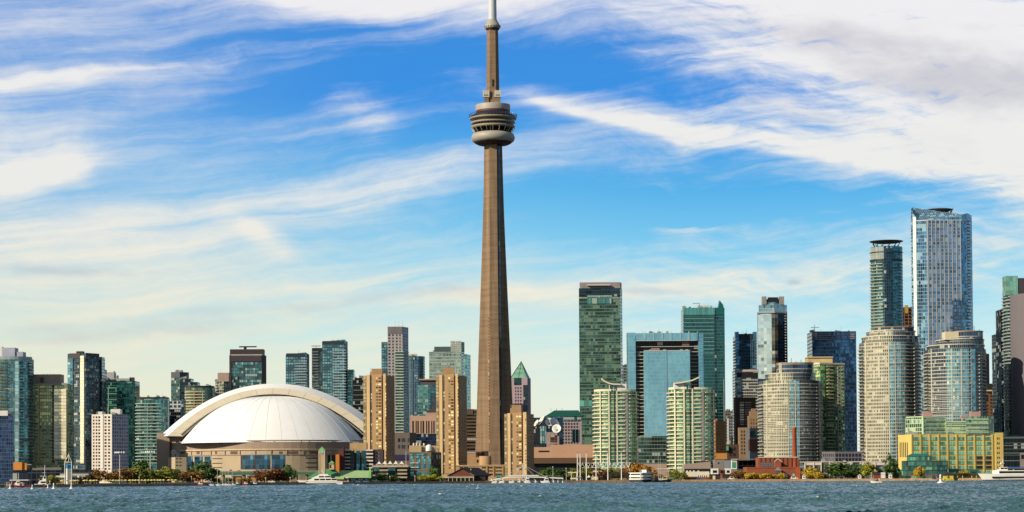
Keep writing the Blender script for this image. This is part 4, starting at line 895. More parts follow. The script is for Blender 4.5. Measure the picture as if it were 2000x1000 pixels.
# curved condos
def curved(label,a,b,py,base,d,mm,tiers,gl,ph,wt,step=6.95,pen=CREAM):
    B=Bld('condo_tower',label,'tower',fell(a,b,py,d,32,48,2.1),py,'curved white-banded condo towers'); B.body(CD,name='glass_wall'); w0=b-a
    B.pan('cream_bay',a+w0*.085,a+w0*.56,py+1,base,mm,.25)  # where mm is cream, it paints the sunlit left side
    fl=B.floors(py+1,base,step); B.slabs('floor_slab',SLABW,fl[1:],.42,.55)
    for (x0,x1,m_,o_) in gl: B.pan('glass_bay',x0,x1,py+2,base,m_,o_)
    w_=b-a
    for q in wt: B.pan('pier',a+w_*q-.6,a+w_*q+.6,py+1,base,SLABW,.8)
    B.stack('balcony',a+w_*.008,a+w_*.075,fl[2:],.8,mat('shade_rail','#a9a493',.6),1.7); B.stack('balcony',a+w_*.90,a+w_*.99,fl[2:],.8,MATS['shade_rail'],1.7)
    for (x0,x1,y0,y1,ins) in tiers:
        ft=fell(x0,x1,y0,d+ins,32-ins,40,2.1); B.body(CD,z0=B.z(y1),z1=B.z(y0),foot=ft,name='setback_tier'); w0=x1-x0; B.pan('tier_bay',x0+w0*.06,x0+w0*.55,y0+.3,y1,mm,.25,foot=ft); B.slabs('parapet',SLABW,[B.z(y0)-.2],.6,.5,foot=ft)  # tier bay repeats the painted sunlit side
    x0,x1,xm,y0,y1=ph; ft=fbox(x0,xm,y0,d+9,14); B.body(pen,z0=B.z(y1),z1=B.z(y0),foot=ft,name='penthouse'); ft2=fell(xm-18,x1,y0,d+5,14,30,2.6); B.body(fac('pent_glass','#34506e','#8f8a80','#4a5a6c',2.4,4.2,.1,.22,.4,pd=.2),z0=B.z(y1),z1=B.z(y0),foot=ft2,name='curved_penthouse'); B.slabs('penthouse_roof',mat('warm_edge','#b08f6c',.7),[B.z(y0)],.5,.4,foot=ft2)
    mb=MB(); 
    for i in range(7): p=P(x0+(x1-x0)*(i+.5)/7,y0,d+10); mb.bar(p-B.O,p-B.O+Vector((0,0,1.2+1.3*(i*37%3))),.2)
    mb.build('roof_vents',DARK,B.o)
    return B
CC=fac('curved_cream','#5d6a68','#b9b39c','#c2bb9f',1.55,3.0,.26,.20,.5,blind='#c9c2a0',pb=.2,pd=.3,metal=.55)  # cream tones carry the sunlight on the left of the curve
CB=fac('curved_bluebay','#4f9db5','#8f9a98','#8fa5a8',1.6,3.0,.16,.14,.45,pb=.1,pd=.18,metal=.8)
CD=fac('curved_dark','#33485a','#7d8080','#687078',1.6,3.0,.2,.2,.5,pb=.08,pd=.3,metal=.7)
curved('curved white-banded condo tower behind the brick chimney',1482,1605,742,897,1868,CC,[(1495,1592,728,743,3)],[(1542,1551,CB,.3),(1553.5,1562,CB,.3)],(1522,1588,1535,708,729),(.14,.47,.58),6.95)
curved('tallest curved white-banded condo tower, in front of the cylinder tower',1679,1796,666,902,1835,CC,[(1684,1793,655,667,1.5),(1693,1786,644,656,4)],[(1737,1748,CB,.5),(1752,1770,CB,.2)],(1716,1784,1727,638,648),(.12,.495,.6),6.95)
B=curved('curved dark-banded condo tower with round cream drum on top, behind the yellow building',1806,1923,680,880,1772,CD,[(1812,1920,672,681,1.5),(1829,1919,661,673,4)],[(1850,1893,CB,.3),(1897,1905,CB,.6)],(1846,1918,1880,646,662),(.13,.46,.62),6.9)
B=Bld('condo_tower','pale green balcony condo tower with cream penthouse behind the curved chimney-side condo','tower',fcorner(1577,1601,1649,711,1945,8,10),711)
B.body(fac('lime_glass','#6fae7a','#8d9078','#76866c',1.9,3.0,.16,.16,.5,blind='#bfe09a',pb=.2,pd=.2,metal=.75),name='glass_wall'); fl=B.floors(716,882,6.9)
B.stack('balcony',1579,1600,fl,.8,SLABT,1.0); B.stack('balcony',1615,1627,fl,.9,SLABT,1.3); B.stack('balcony',1644,1648.5,fl,.9,SLABT,1.3); B.slabs('floor_slab',SLABT,fl,.3,.3); B.pan('pale_grid',1636,1644,714,882,fac('palegrid','#5f7a70','#a9a892','#a9a892',2.6,3.0,.35,.36,.4,pd=.2),.5); B.pan('lime_bay',1603,1611,714,882,fac('limebay','#7fd07a','#5f8a5c',None,2.6,3.0,.06,.12,.5,pb=.3,blind='#c9e88f',pd=.2),.6); B.block('penthouse',1577,1626,698,711,mat('cream_pent','#c9b083',.75),4,14); B.pan('roof_edge',1578,1649,709,712.5,SLABW,.9); B.block('penthouse_cap',1576,1627,696.5,698.5,SLABT,3,16)
B=Bld('office_tower','dark blue glass tower with louvred top and small crane','office tower',fbox(1586,1672,647,2350,40),647)
B.body(fac('midnight','#2a6496','#16263a','#1c3450',1.8,3.9,.06,.22,.3,pb=0,pd=.12,metal=.85),name='glass_wall'); B.stack('louvre_band',1587,1671.5,B.floors(649,664,3.7),.7,mat('louvre_dark','#2a2730',.5),.5); B.pan('logo_panel',1661,1669,650,662,mat('panel_pale','#8a8a94',.5),.2); B.pan('corner_panel',1587,1596,650,664,mat('slit_grey','#4a4f5c',.5),.3); B.mast('crane_mast',1591,634,648,GREYM,.5,4); B.block('crane_jib',1584,1600,639,640,GREYM,4,1); 
B=Bld('condo_tower','tall cylinder tower with a flat disc canopy on top','tower',fell(1700,1762,480,2110,15.5,44),480)
B.body(fac('cyl_teal','#2e7686','#4f6f70','#1f4c56',1.7,3.05,.12,.22,.5,pb=.14,pd=.22,metal=.8,blind='#8fbab0'),name='glass_wall'); fl=B.floors(515,690,6.15)
B.stack('balcony',1700.6,1727,fl,.8,mat('olive_rail','#9a9a80',.5),1.1); B.stack('balcony',1746,1761.5,fl,.8,mat('blue_rail','#4a7486',.5),1.1); B.slabs('floor_slab',mat('dim_slab','#5a6a6a',.6),fl,.3,.25); B.pan('dark_bay',1727.5,1743,482,690,fac('cyl_dark','#1a3f52','#1c3a48',None,1.9,3.05,.1,.12,.5,pb=.06,pd=.25),1.2)
B.pan('plant_screen',1700.5,1727,483,508,fac('cyl_screen','#8f9a94','#6a726e','#a9aea6',1.6,20,.2,.02,.3,metal=.4,pd=.1),.6); B.pan('roof_ring',1700.3,1761.7,507.5,511,DARK,.8); B.pan('roof_ring',1700.3,1761.7,493,495,DARK,.9)
c=P(1731,474,2125); mb=MB(); zt2=c.z-GZ; cxy=(c.x-B.O.x,c.y-B.O.y,0); mb.lathe([(.1,zt2-.2),(13,zt2-.1),(16.2,zt2+.8),(16.4,zt2+1.3),(12,zt2+1.7),(.1,zt2+2.0)],40,cxy); mb.build('disc_canopy',mat('canopy_brown','#4a3e3c',.6),B.o)
mb=MB(); zr=B.z1-GZ
for i in range(12): a=i*math.pi/6; mb.bar((cxy[0]+11*math.cos(a),cxy[1]+11*math.sin(a),zr),(cxy[0]+13.5*math.cos(a+.2),cxy[1]+13.5*math.sin(a+.2),zt2-.6),.4,n=5)
mb.build('canopy_posts',DARK,B.o)
B=Bld('unfinished_tower','unfinished brown concrete tower frame right of the cylinder tower','tower under construction',fbox(1758,1786,600,2330,20),600)
B.body(fac('unfin','#1c1512','#7a5038','#7a5038',4.2,3.6,.2,.2,.5,metal=.1,blind='#a5743c',pb=.2),name='frame'); B.block('core_wall',1768,1774,596,612,mat('ochre_core','#a08a3c',.8),-.5,5); B.mast('scaffold',1779,594,602,GREYM,.2); B.mast('scaffold',1764,595,602,GREYM,.2)
# tallest glass tower
A=[P(1779,406,2206).xy,P(1791.5,430,2198).xy,P(1811,430,2195).xy,P(1878,430,2196).xy,P(1889,418,2200).xy,P(1898,420,2212).xy,P(1896,420,2240).xy,P(1781,420,2240).xy]
B=Bld('glass_tower','tallest pale blue glass tower with white vertical ribs and helipad on its slanted roof','tower',A,432); z=B.z
TG=fac('tall_blue','#4f8fb5','#8aa9ba','#86a5b5',2.0,3.6,.1,.12,.6,blind='#a9cdd6',pb=.22,pd=.14,metal=.85,group=3)
B.body(TG,name='glass_wall',tops=[P(1779,407,2206).z,P(1791,432,2198).z,P(1811,431,2195).z,P(1878,419,2196).z,P(1889,416.5,2200).z,P(1898,421,2212).z,P(1896,419,2240).z,P(1790,405,2240).z])
B.pan('bright_bevel',1785.5,1791.2,424,745,fac('bevel','#efeedd','#c5c2ac','#c5c2ac',4,3.6,.08,.12,.1,metal=.25,pd=0,blind='#fff7dc',pb=.3),.5); fl=B.floors(412,745,6.45); B.stack('balcony',1779.2,1784,fl[2:],1.0,mat('tan_rail','#a9a184',.6),1.0)  # bevel painted cream for the strong sunlight on it
zz=[P(1800,y,2195).z for y in (431,419)]
B.pan('ribbed_bay',1811.5,1877.5,430,745,fac('ribbay','#6c88a6','#7f8f9f','#74879b',2.1,3.6,.12,.2,.5,blind='#a9b4bc',pb=.14,pd=.22,metal=.75),.6)
for i in range(9): x=1813+i*8; B.pan('white_rib',x-.5,x+.5,430,745,mat('rib_grey','#b4b6b6',.5,0,.06,.2),1.0)
B.stack('balcony',1890.5,1897.5,fl[3:],.9,mat('blue_edge','#6a8296',.5),1.0)
zb=z(431); V=[tuple(p)+(0,) for p in A]; ft=[A[1],A[2],A[3],A[4]]
B.pan('crown_edge',1791,1889,430,432,SLABW,.4)
ph=P(1834,413,2234); mb=MB(); q=ph-B.O
mb.lathe([(.1,-.8),(10,-.3),(13.6,1.2),(13.9,1.9),(.1,2.1)],32,(q.x,q.y,q.z)); o=mb.build('helipad',mat('pad_brown','#5d4a44',.7),B.o)
r_=Matrix.Rotation(R(-5),4,'Y'); 
mb=MB()
for i in range(10): a=i*.628; mb.bar((q.x+12*math.cos(a),q.y+8*math.sin(a),q.z-9),(q.x+13*math.cos(a+.3),q.y+10*math.sin(a+.3),q.z+.5),.35,n=5)
mb.bar((q.x+11,q.y-3,q.z-3),(q.x+14.2,q.y-3,q.z+3.4),.6); mb.build('pad_supports',mat('pad_steel','#8a6f5c',.6),B.o)
# far right group
B=Bld('condo_tower','dark banded condo tower with mint glass top at the right edge of the picture','tower',fell(1962,1990,575,1830,15,28,3),575)
B.body(fac('dark_condo','#24343c','#30383c','#22282c',2,3.0,.14,.14,.5,pb=.12,pd=.35),name='glass_wall'); fl=B.floors(580,820,6.5); B.stack('balcony',1961.7,1981,fl,1.0,mat('mint_grey_rail','#8a9a96',.5),1.3); B.block('mint_top',1964,1988,539,577,fac('mint','#6fa58c','#58877a','#58877a',3,4,.06,.06,.25,pb=.1,pd=0,metal=.6),1.5,12); B.block('dark_top',1988,2010,543,575,mat('plum_dark','#3c3840',.7),2,12); B.pan('blue_panel',1972,1986,820,850,SLATE,.8)
B=Bld('condo_tower','blank beige-grey curved tower wall cut by the right edge of the picture','tower',fell(1974,2050,572,1800,22,40),572); B.body(mat('mauve_concrete','#6a656b',.85,0,.08,.08,streak=True),z0=B.z(878),name='wall'); B.body(fac('beige_base','#2c3a3c','#5a5c5c','#4a4c4c',2.5,4,.1,.3,.5,pd=.4),z1=B.z(878),foot=foff(B.foot,-1.5),name='base_storeys')
B=Bld('office_block','black slab tower immediately left of the dark banded condo tower','tower',fbox(1954.5,1966,604,1900,20),604); B.body(fac('black_slab','#14141e','#1a1a24',None,2,3.2,.1,.1,.4,pd=.3),name='glass_wall')
B=Bld('office_block','slim grey-green slab tower left of the black slab','tower',fbox(1946.5,1957,652,1950,20),652); B.body(fac('greygreen_slab','#4a5a58','#5f6a66','#505c58',3.5,3.2,.08,.12,.4,pd=.25),name='glass_wall'); B.pan('pale_edge',1946.5,1949,652,800,fac('gg_edge','#6f7f78','#5f6a66',None,3,3.2,.1,.1,.3),.3)
B=Bld('podium','dark glass podium with pale floor bands right of the yellow building','building',fbox(1958,2030,850,1790,30),850); B.body(fac('dark_podium','#18282a','#3f4d4c','#222c2c',3,5,.1,.14,.6,pd=.4,pb=.1),name='glass_wall'); B.stack('floor_band',1959,2028,B.floors(856,915,14),.6,GREYM,.4); B.pan('grey_bay',1992,2020,884,915,mat('pinkish_grey','#8a7f80',.8),.8); B.pan('bay_window',1994,2020,888,896,DARK,1.0)
B=Bld('office_block','narrow black tower behind the curved dark-banded condo','tower',fbox(1919,1932,691,2150,20),691); B.body(mat('black_tower','#1c1a20',.4,.3),name='wall'); W=fbox(1928,1944,750,2140,18); B.body(mat('black_tower2','#221d1e',.6),z1=B.z(750),foot=W,name='lower_wing')
B=Bld('stone_building','brown stone building with arched window peeping out above the yellow building','building',fcorner(1920,1924,1949,763,2030,2,5),763)
BS=mat('warm_stone','#a5754f',.85,0,.12,.2); B.body(BS,name='wall'); B.wins([(1926.5,1930)],[(771,784)],DARK,.1,name='arched_window'); B.wins([(1934,1937),(1941,1944)],rows(772,860,6.5,3.6),winmat('warmwin',['#3a261a','#503622'],.3,.3)); B.wins([(1926.5,1929.5)],rows(790,860,6.5,3.6),MATS['warmwin']); B.block('corner_turret',1941,1949,744,763,BS,1,6); B.block('roof_cornice',1920,1949,761.5,764,SLABT,-.8,8); B.done()
# long waterfront terminal, yellow
d=1700
B=Bld('terminal_building','yellow concrete terminal building with green windows and glass storeys on its roof','terminal',fcorner(1754,1780.5,1959,848,d,22,8),848)
YEL=mat('yellow_concrete','#cfb769',.8,0,.08,.12,streak=True); B.body(YEL,name='wall',tops=None)
cols=[(1782+17.55*i+.6,1782+17.55*i+13.2) for i in range(9)]; gw2=fac('green_window','#5fb896','#3a6a58','#35604f',1.75,60,.14,0,.55,blind='#a5d8b4',pb=.25,pd=.3,dark='#16302a',metal=.5,obj=True,group=2)
rw=[(853.5+9.35*i,853.5+9.35*i+6.2) for i in range(8)]
B.wins(cols,rw,gw2,.12); dk=winmat('dk_win2',['#15191c','#2a2320','#1c2226'],.4,.15)
for y in (890.8,900.2,909.5): B.pan('dark_opening',1907.5,1920.5,y,y+7.5,dk,.25); B.pan('dark_opening',1925.5,1938,y,y+7.5,dk,.25)
for i in range(10): x=1781+17.55*i; B.pan('pier',x-2.2,x+.8,848,923,YEL,.55)
for y0 in rw: B.pan('sill',1782,1938,y0[1]+.1,y0[1]+.8,mat('sill_yellow','#b48a3c',.8),.3)
for x in (1947,1950): B.wins([(x-.7,x+.7)],[(y+1,y+5) for y,_ in rw],dk,.1)
B.pan('stair_tower',1943.5,1959,845,923,YEL,.9); B.wins([(1946.3,1948),(1949.6,1951.2)],[(y+1,y+5) for y,_ in rw],dk,.1,foot=foff(B.foot,.9))
for x in (1757.5,1761,1764.5,1768,1771.5): B.pan('slit_window',x,x+1.5,864,893,mat('slit_dark','#2c2414',.6),.1)
GRG=fac('conservatory','#7fa58a','#a9bd9a','#8aa588',2.2,3.2,.2,.16,.5,blind='#cfd8a8',pb=.2,pd=.38,metal=.55)
def tier(a,c,b,py,py1,ins,name='roof_storeys'):
    ft=fcorner(a,c,b,py,d+ins,16,6); B.body(GRG,z0=B.z(py1),z1=B.z(py),foot=ft,name=name); return ft
t1=tier(1768,1803,1847,815,849,6); 
B.stack('balcony',1804,1847,B.floors(822,846,7.5),.6,mat('mint_rail2','#a5c2a4',.5),.7,foot=t1); B.pan('corner_frame',1801.5,1804,814,848,mat('mint_frame','#b3cfa8',.5),.4,foot=t1); B.pan('roof_edge',1770,1847,813.5,815.5,MATS['mint_frame'],.5,foot=t1)
t2=fbox(1847,1890,823,d+9,12); B.body(GRG,z0=B.z(849),z1=B.z(823),foot=t2,name='roof_storeys'); B.stack('floor_band',1848,1889,B.floors(824,846,8),.8,MATS['mint_frame'],.5,foot=t2)
t3=fcorner(1886,1930,1941,813,d+6,-2,5); B.body(GRG,z0=B.z(849),z1=B.z(813),foot=t3,name='roof_storeys'); B.stack('balcony',1888,1938,B.floors(820,846,7.5),.6,MATS['mint_rail2'],.7,foot=t3)
for a,b_,y0 in ((1803,1821,805),(1896,1915,804),(1878,1888,811)): B.block('roof_house',a,b_,y0,816,mat('pink_block','#b08a80',.8),14,6)
# glazed pavilion growing out of the front
pf=fpts(910,[(1761,1690),(1770,1680),(1829,1680),(1848,1684),(1852,1697),(1761,1697)]); PV=fac('pavilion_glass','#4f8c7a','#2f5f54','#2f5f54',2.3,3.8,.12,.14,.5,blind='#8fcfb0',pb=.25,pd=.2,metal=.6)
B.body(PV,z1=B.z(900,1800,1680),foot=pf,name='glass_pavilion'); pf2=fpts(900,[(1771,1684),(1815,1684),(1818,1697),(1771,1697)]); B.body(PV,z0=B.z(900,1800,1680),z1=B.z(891,1800,1684),foot=pf2,name='pavilion_upper')
def hip(name,ft,z0,z1,ins,m_):
    fo=foff(ft,.6); fi=foff(ft,-ins); n=len(ft); V=[(p.x,p.y,z0) for p in fo]+[(p.x,p.y,z1) for p in fi]
    return mesh(name,B.rel(V),[(i,(i+1)%n,n+(i+1)%n,n+i) for i in range(n)]+[tuple(range(n,2*n))],m_,B.o)
GRF=mat('teal_roof','#2f6f60',.5,.2,.1,.3); hip('pavilion_roof',pf2,B.z(891,1800,1684),B.z(886,1800,1684),3.5,GRF); B.stack('floor_band',1762,1851,[B.z(y,1800,1680) for y in (901,911,919)],.5,mat('pav_band','#2a5a4c',.5),.35,foot=pf)
B.pan('canopy',1755,1905,917,922,GRF,9); B.done()
# ================================================================== waterfront
def G(px,off,z=GZ):
    d=sd_at(px)+off; return Vector((P(px,938,d).x,d,z))
def S(d): return d/F          # metres for one picture column at distance d
def hgt(px,py,d,z=GZ): return P(px,py,d).z-z
def front(a,b,py,off,dep): d=sd_at((a+b)/2)+off; return fbox(a,b,py,d,dep)
# --- trees -----------------------------------------------------------------
LEAF={'dark':('#304a22','#506a30'),'olive':('#5a6628','#8f8c3c'),'brown':('#6a4c26','#957038'),'yellow':('#8f7a22','#c0a436'),'orange':('#8a5a1c','#c28a30'),'red':('#58381f','#80522c'),'lime':('#6f7a24','#a3a03a')}
def leafmat(kind):
    nm='leaves_'+kind
    if nm in MATS: return MATS[nm]
    m,k,b=princ(nm); g=k.n('ShaderNodeNewGeometry'); r=g.outputs['Random Per Island']
    lo,hi=LEAF[kind]; o_=k.n('ShaderNodeTexCoord').outputs['Object']; q=k.m('ADD',k.m('MULTIPLY',r,.6),k.m('MULTIPLY',k.noise(o_,.35,2),.5))
    k.put(b.inputs['Base Color'],k.ramp(q,[(.2,tuple(x*.8 for x in lin(lo)[:3])+(1,)),(.8,tuple(x*.8 for x in lin(hi)[:3])+(1,))])); b.inputs['Roughness'].default_value=.7; b.inputs['Specular IOR Level'].default_value=.2
    MATS[nm]=m; return m
BARK=mat('bark','#4a3826',.9,0,.25,.6)
def crown_mesh(seed,kind,shape):
    """many leaf-sized faces gathered in lumps through a crown 1 m wide and 1 m high"""
    r=random.Random(seed); V=[];Fc=[]; lumps=[]
    nl=30 if shape!='column' else 24
    for i in range(nl):
        while True:
            p=Vector((r.uniform(-1,1),r.uniform(-1,1),r.uniform(-1,1)))
            if p.length<1: break
        if shape=='column': q=Vector((p.x*.24*(1.25-p.z*.55),p.y*.24*(1.25-p.z*.55),.5+p.z*.47)); s=r.uniform(.07,.13)
        elif shape=='cone': q=Vector((p.x*.34*(1.1-p.z*.7),p.y*.34*(1.1-p.z*.7),.5+p.z*.46)); s=r.uniform(.08,.15)
        else: q=Vector((p.x*.38,p.y*.38,.54+p.z*.34-.10*(p.x*p.x+p.y*p.y))); s=r.uniform(.09,.19)
        lumps.append((q,s))
    for q,s in lumps:
        for j in range(int(52*(s/.13)**1.5)):
            n=Vector((r.gauss(0,1),r.gauss(0,1),r.gauss(0,1))).normalized(); c=q+n*s*r.uniform(.55,1.15); n=(n+Vector((r.gauss(0,.5),r.gauss(0,.5),r.gauss(0,.5)))).normalized()
            u=n.orthogonal().normalized(); v=n.cross(u); a=r.uniform(.020,.046); b=a*r.uniform(.6,1.1); t_=r.uniform(0,6.28); uu=u*math.cos(t_)+v*math.sin(t_); vv=n.cross(uu); k=len(V)
            V+=[c-uu*a-vv*b*.4,c+vv*b*-1.0,c+uu*a-vv*b*.3,c+uu*a*.5+vv*b,c-uu*a*.6+vv*b*.8]; Fc.append((k,k+1,k+2,k+3,k+4))
    me=bpy.data.meshes.new('crown'); me.from_pydata([tuple(v) for v in V],[],Fc); me.materials.append(leafmat(kind)); me.update(); return me
def trunk_mesh(seed):
    r=random.Random(seed); mb=MB(); mb.bar((0,0,0),(.01,0,.34),.028,.018,7)
    for i in range(5):
        a=i*1.26+r.random(); mb.bar((.008,0,.2+.03*i),(math.cos(a)*.22,math.sin(a)*.22,.46+.07*i),.013,.005,5)
    mb.bar((.01,0,.33),(0,.01,.75),.018,.006,6)
    me=bpy.data.meshes.new('trunk'); me.from_pydata([tuple(v) for v in mb.V],[],mb.F); me.materials.append(BARK); me.update(); return me
CRN={}; TRK=[trunk_mesh(i) for i in range(3)]
def tree(label,px,top,wpx,kind,off,shape='round',group='trees along the waterfront',name=None):
    b=G(px,off); d=b.y; h=max(2,hgt(px,top,d)*1.06); w=wpx*S(d)*1.5
    key=(kind,shape,rnd.randrange(3))
    if key not in CRN: CRN[key]=crown_mesh(hash(str(key))%999 if False else sum(map(ord,str(key))),kind,shape)
    o=thing(name or ('conifer_tree' if shape in('cone','column') else 'broadleaf_tree'),label,'tree',b,group,rnd.uniform(0,6.28))
    wf={'round':.86,'cone':.74,'column':.6}[shape]
    for nm,me in (('crown',CRN[key]),('trunk',TRK[rnd.randrange(3)])):
        c=bpy.data.objects.new(nm,me); COL.objects.link(c); c.parent=o; c.scale=(w/wf,w/wf,h*1.1) if nm=='crown' else (h*.9,h*.9,h*.9)
TREES=[
('olive tree beside the white patrol boat at the far left',100,928,27,'olive',18),('round brown-green tree left of the white lamp mast',193,920,33,'brown',22),
('small brown tree between the white gridded building and the lamp mast',236,918,34,'brown',26),('olive tree right behind the yellow beach umbrellas, left of the pale lamp',268,916,30,'olive',28),
('rounded olive tree standing under the second lamp mast',291,916,26,'olive',24),('broad light olive tree in front of the stadium corner',321,915,40,'olive',22),
('dark narrow tree just right of the broad light olive tree',347,919,20,'dark',34),('low brown tree in front of the stadium slots',373,921,36,'brown',20),
('tall dark green tree in front of the left stadium windows',396,906,38,'dark',28),('reddish-brown tree below the wide stadium windows, left of its pair',517,920,30,'red',24),
('taller reddish-brown tree below the wide stadium windows',541,916,34,'red',28),('dark green tree just left of the white yacht bow',564,912,21,'dark',22),
('dark bushy tree under the white tented terrace',746,926,26,'dark',16),('dark tree right of the tented terrace',765,930,20,'dark',18),
('yellow-olive tree left of the red car',826,929,17,'lime',12),('yellow-olive tree behind the red car',843,927,20,'lime',14),('yellow-olive tree touching the veranda of the gabled hall',857,930,16,'lime',12),
('dark green tree behind the right half of the footbridge',1074,914,26,'dark',34),('dark tree beside the long pinkish hall, right of the footbridge mast',1094,917,24,'dark',36),
('olive tree behind the leftmost white masts',1121,918,20,'olive',30),('green tree between the white masts',1146,915,24,'olive',34),('brown-olive tree beneath the left part of the white truss',1172,916,28,'brown',30),
('olive tree beneath the middle of the white truss',1195,917,28,'olive',34),('brown tree beneath the right part of the white truss',1217,916,26,'brown',28),
('big orange tree at the right end of the white truss',1241,906,34,'orange',40),('orange tree right behind the white ferry',1261,911,26,'orange',38),
('olive tree at the left foot of the right round condo',1318,920,20,'olive',22),('olive tree beside the white low restaurant',1332,921,16,'olive',18),
('olive-brown tree left of the red brick plant',1444,920,24,'brown',14),('small yellow tree at the left corner of the red brick plant',1464,923,20,'yellow',10),('yellow tree before the left brick wall',1479,925,18,'yellow',12),
('yellow tree left of the brick plant entrance',1496,924,20,'yellow',10),('small yellow tree touching the brick plant entrance',1511,926,16,'yellow',12),('slim yellow tree right of the brick plant entrance',1527,924,12,'yellow',10),
('tall yellow tree right of the red brick plant',1580,912,22,'yellow',20),('lower yellow tree beside the tall yellow one',1597,922,16,'yellow',14),('brown tree behind the tall yellow one',1590,916,20,'brown',30),
('large dark green round tree before the white low terminal',1642,906,44,'dark',18),('dark green tree right of the large round one',1677,908,24,'dark',20),('yellow-green tree right of the pair of dark round trees',1697,907,24,'lime',18),
('yellowish tree in front of the glass pavilion of the yellow terminal',1794,911,16,'yellow',8),('orange-yellow tree beside the cruise ship bow',1883,919,18,'yellow',10),
('brown tree right of the round brown-green one, before the white gridded building',215,925,22,'brown',30),('olive-brown tree just right of the white lamp mast',249,920,24,'brown',30),
('small olive tree between the light olive tree and the second lamp mast',306,921,20,'olive',32),('dark olive tree at the left end of the low brown tree',359,924,18,'olive',26),('small brown tree left of the marine pavilion door',168,932,14,'brown',22),
('low reddish tree at the right end of the reddish pair',553,925,16,'red',30),('dark tree right of the ferry terminal ticket pavilion',734,930,14,'dark',30),('dark tree under the left end of the beige hall',1062,920,20,'dark',42),
('dark tree close to the tall pale post right of the footbridge',1084,921,18,'dark',30),('olive tree between the beige hall and the white framed shelter',1106,922,18,'olive',40),('dark tree behind the middle masts',1158,922,20,'dark',44),
('dark tree beneath the truss, left of the brown one',1206,922,20,'dark',26),('small orange-brown tree behind the white-roofed work boat',1276,924,16,'orange',34),('dark tree between the cafe and the olive-brown tree',1431,925,14,'dark',26),
('small dark tree right of the lower yellow tree',1611,926,14,'dark',24),('olive tree between the two dark round trees',1660,918,18,'olive',30),('small dark tree left of the yellow-green one',1720,918,14,'dark',28),('low dark tree behind the cruise ship bridge',1968,922,18,'dark',30),('low dark tree behind the cruise ship stern',1990,921,18,'dark',32),
('small dark bush left of the sailboats by the stadium',423,934,16,'dark',20),('dark bush under the green expressway',445,933,16,'dark',34),('brown bush under the right part of the green expressway',480,934,20,'brown',30),('dark tree against the teal-windowed office block',846,913,18,'dark',40)]
for a in TREES: tree(*a)
tree('dark pointed conifer behind the olive trees and below the curved teal condo',278,902,28,'dark',60,'cone'); tree('tall dark cypress left of the yellow terminal',1739,894,20,'dark',22,'column'); tree('smaller dark cypress beside the tall one',1748,905,12,'dark',26,'column')
structure(None) if False else None
# --- lamps -----------------------------------------------------------------
def lamp_mast(label,px,top,off):
    b=G(px,off); h=hgt(px,top,b.y); o=thing('lamp_mast',label,'lamp mast',b,'tall lamp masts')
    MB().bar((0,0,0),(0,0,h),.34,.2,8).build('pole',STEEL,o)
    mb=MB(); mb.bar((-2.6,0,h),(2.6,0,h),.14); mb.bar((0,-2,h),(0,2,h),.14); mb.build('crossarm',STEEL,o)
    for x,y in ((-2.6,0),(2.6,0),(-1.3,-.6),(1.3,-.6),(0,-2)):
        m_=MB(); m_.lathe([(.1,h+.7),(.5,h+.5),(.75,h-.3),(.1,h-.3)],10,(x,y,0)); m_.build('floodlight',WHITE,o)
lamp_mast('tall white lamp mast in front of the white gridded building',234,884,20); lamp_mast('tall white lamp mast in front of the curved teal condo',293.5,883,24)
lp=None
for i,(px,top,lb) in enumerate([(97.5,940,'short pale post in front of the first olive tree'),(143,938,'slim pale post in front of the marine pavilion'),(272,932,'grey lamp post among the beach umbrellas, left one'),(284.5,937,'grey lamp post among the beach umbrellas, right one'),(358.5,936,'pale lamp post just right of the last beach umbrella'),(374,931,'taller lamp post in front of the low brown tree'),(519,934,'lamp post below the wide stadium windows'),(567,933,'lamp post in front of the dark tree by the yacht bow'),(761.5,931,'lamp post under the tented terrace'),(810.5,930,'lamp post before the teal-windowed block'),(1080,912,'tall pale post right of the footbridge mast'),(1106,915,'tall pale post left of the white masts'),(1702,924,'dark slim post behind the speedboat'),(1980,918,'pale post above the cruise ship stern')]):
    b=G(px,9); h=hgt(px,top,b.y); o=thing('lamp_post',lb,'lamp post',b,'lamp posts along the quay')
    MB().bar((0,0,0),(0,0,h),.2,.12,7).build('pole',STEEL,o); mb=MB(); mb.lathe([(.1,h+.35),(.42,h+.2),(.46,h-.1),(.15,h-.25)],10); mb.build('lamp_head',WHITE,o)
# --- beach umbrellas ---------------------------------------------------------
UX=[121,128.5,140,147.5,151.5,165,169,177.5,184,188.5,203.5,208,215.5,221.5,227,233,238,245,254,259.5,265,271,277,284,290,296.5,302,308,313.5,319.5,330,336.5,343]
ORD=['first','second','third','fourth','fifth','sixth','seventh','eighth','ninth','tenth','eleventh','twelfth','thirteenth','fourteenth','fifteenth','sixteenth','seventeenth','eighteenth','nineteenth','twentieth']
UY=mat('umbrella_yellow','#d9c46a',.7,0,.08,.5); up=None
for i,px in enumerate(UX):
    j=len(UX)-1-i
    lb=('%s yellow beach umbrella from the left end of the beach row'%ORD[i]) if i<17 else ('%s yellow beach umbrella from the right end of the beach row'%ORD[j])
    b=G(px,3.0+(i*7%5)*1.6)
    if up is None:
        up=thing('beach_umbrella',lb,'umbrella',b,'yellow beach umbrellas'); MB().bar((0,0,0),(0,0,2.5),.07,.06,6).build('pole',STEEL,up)
        mb=MB(); mb.lathe([(1.30,1.95),(1.28,2.05),(.7,2.5),(.06,2.75)],10); mb.build('canopy',UY,up)
    else:
        c=dup(up,loc=b); c['label']=lb; c.rotation_euler=(0,0,i*.7)
tg=G(240,14); o=mesh('grass',[tuple(G(px,o_)+Vector((0,0,.004))) for px,o_ in ((262,9),(350,9),(352,25.8),(260,25.8))],[(0,1,2,3)],mat('lawn','#6f7a2c',.95,0,.25,.3)); structure(o)
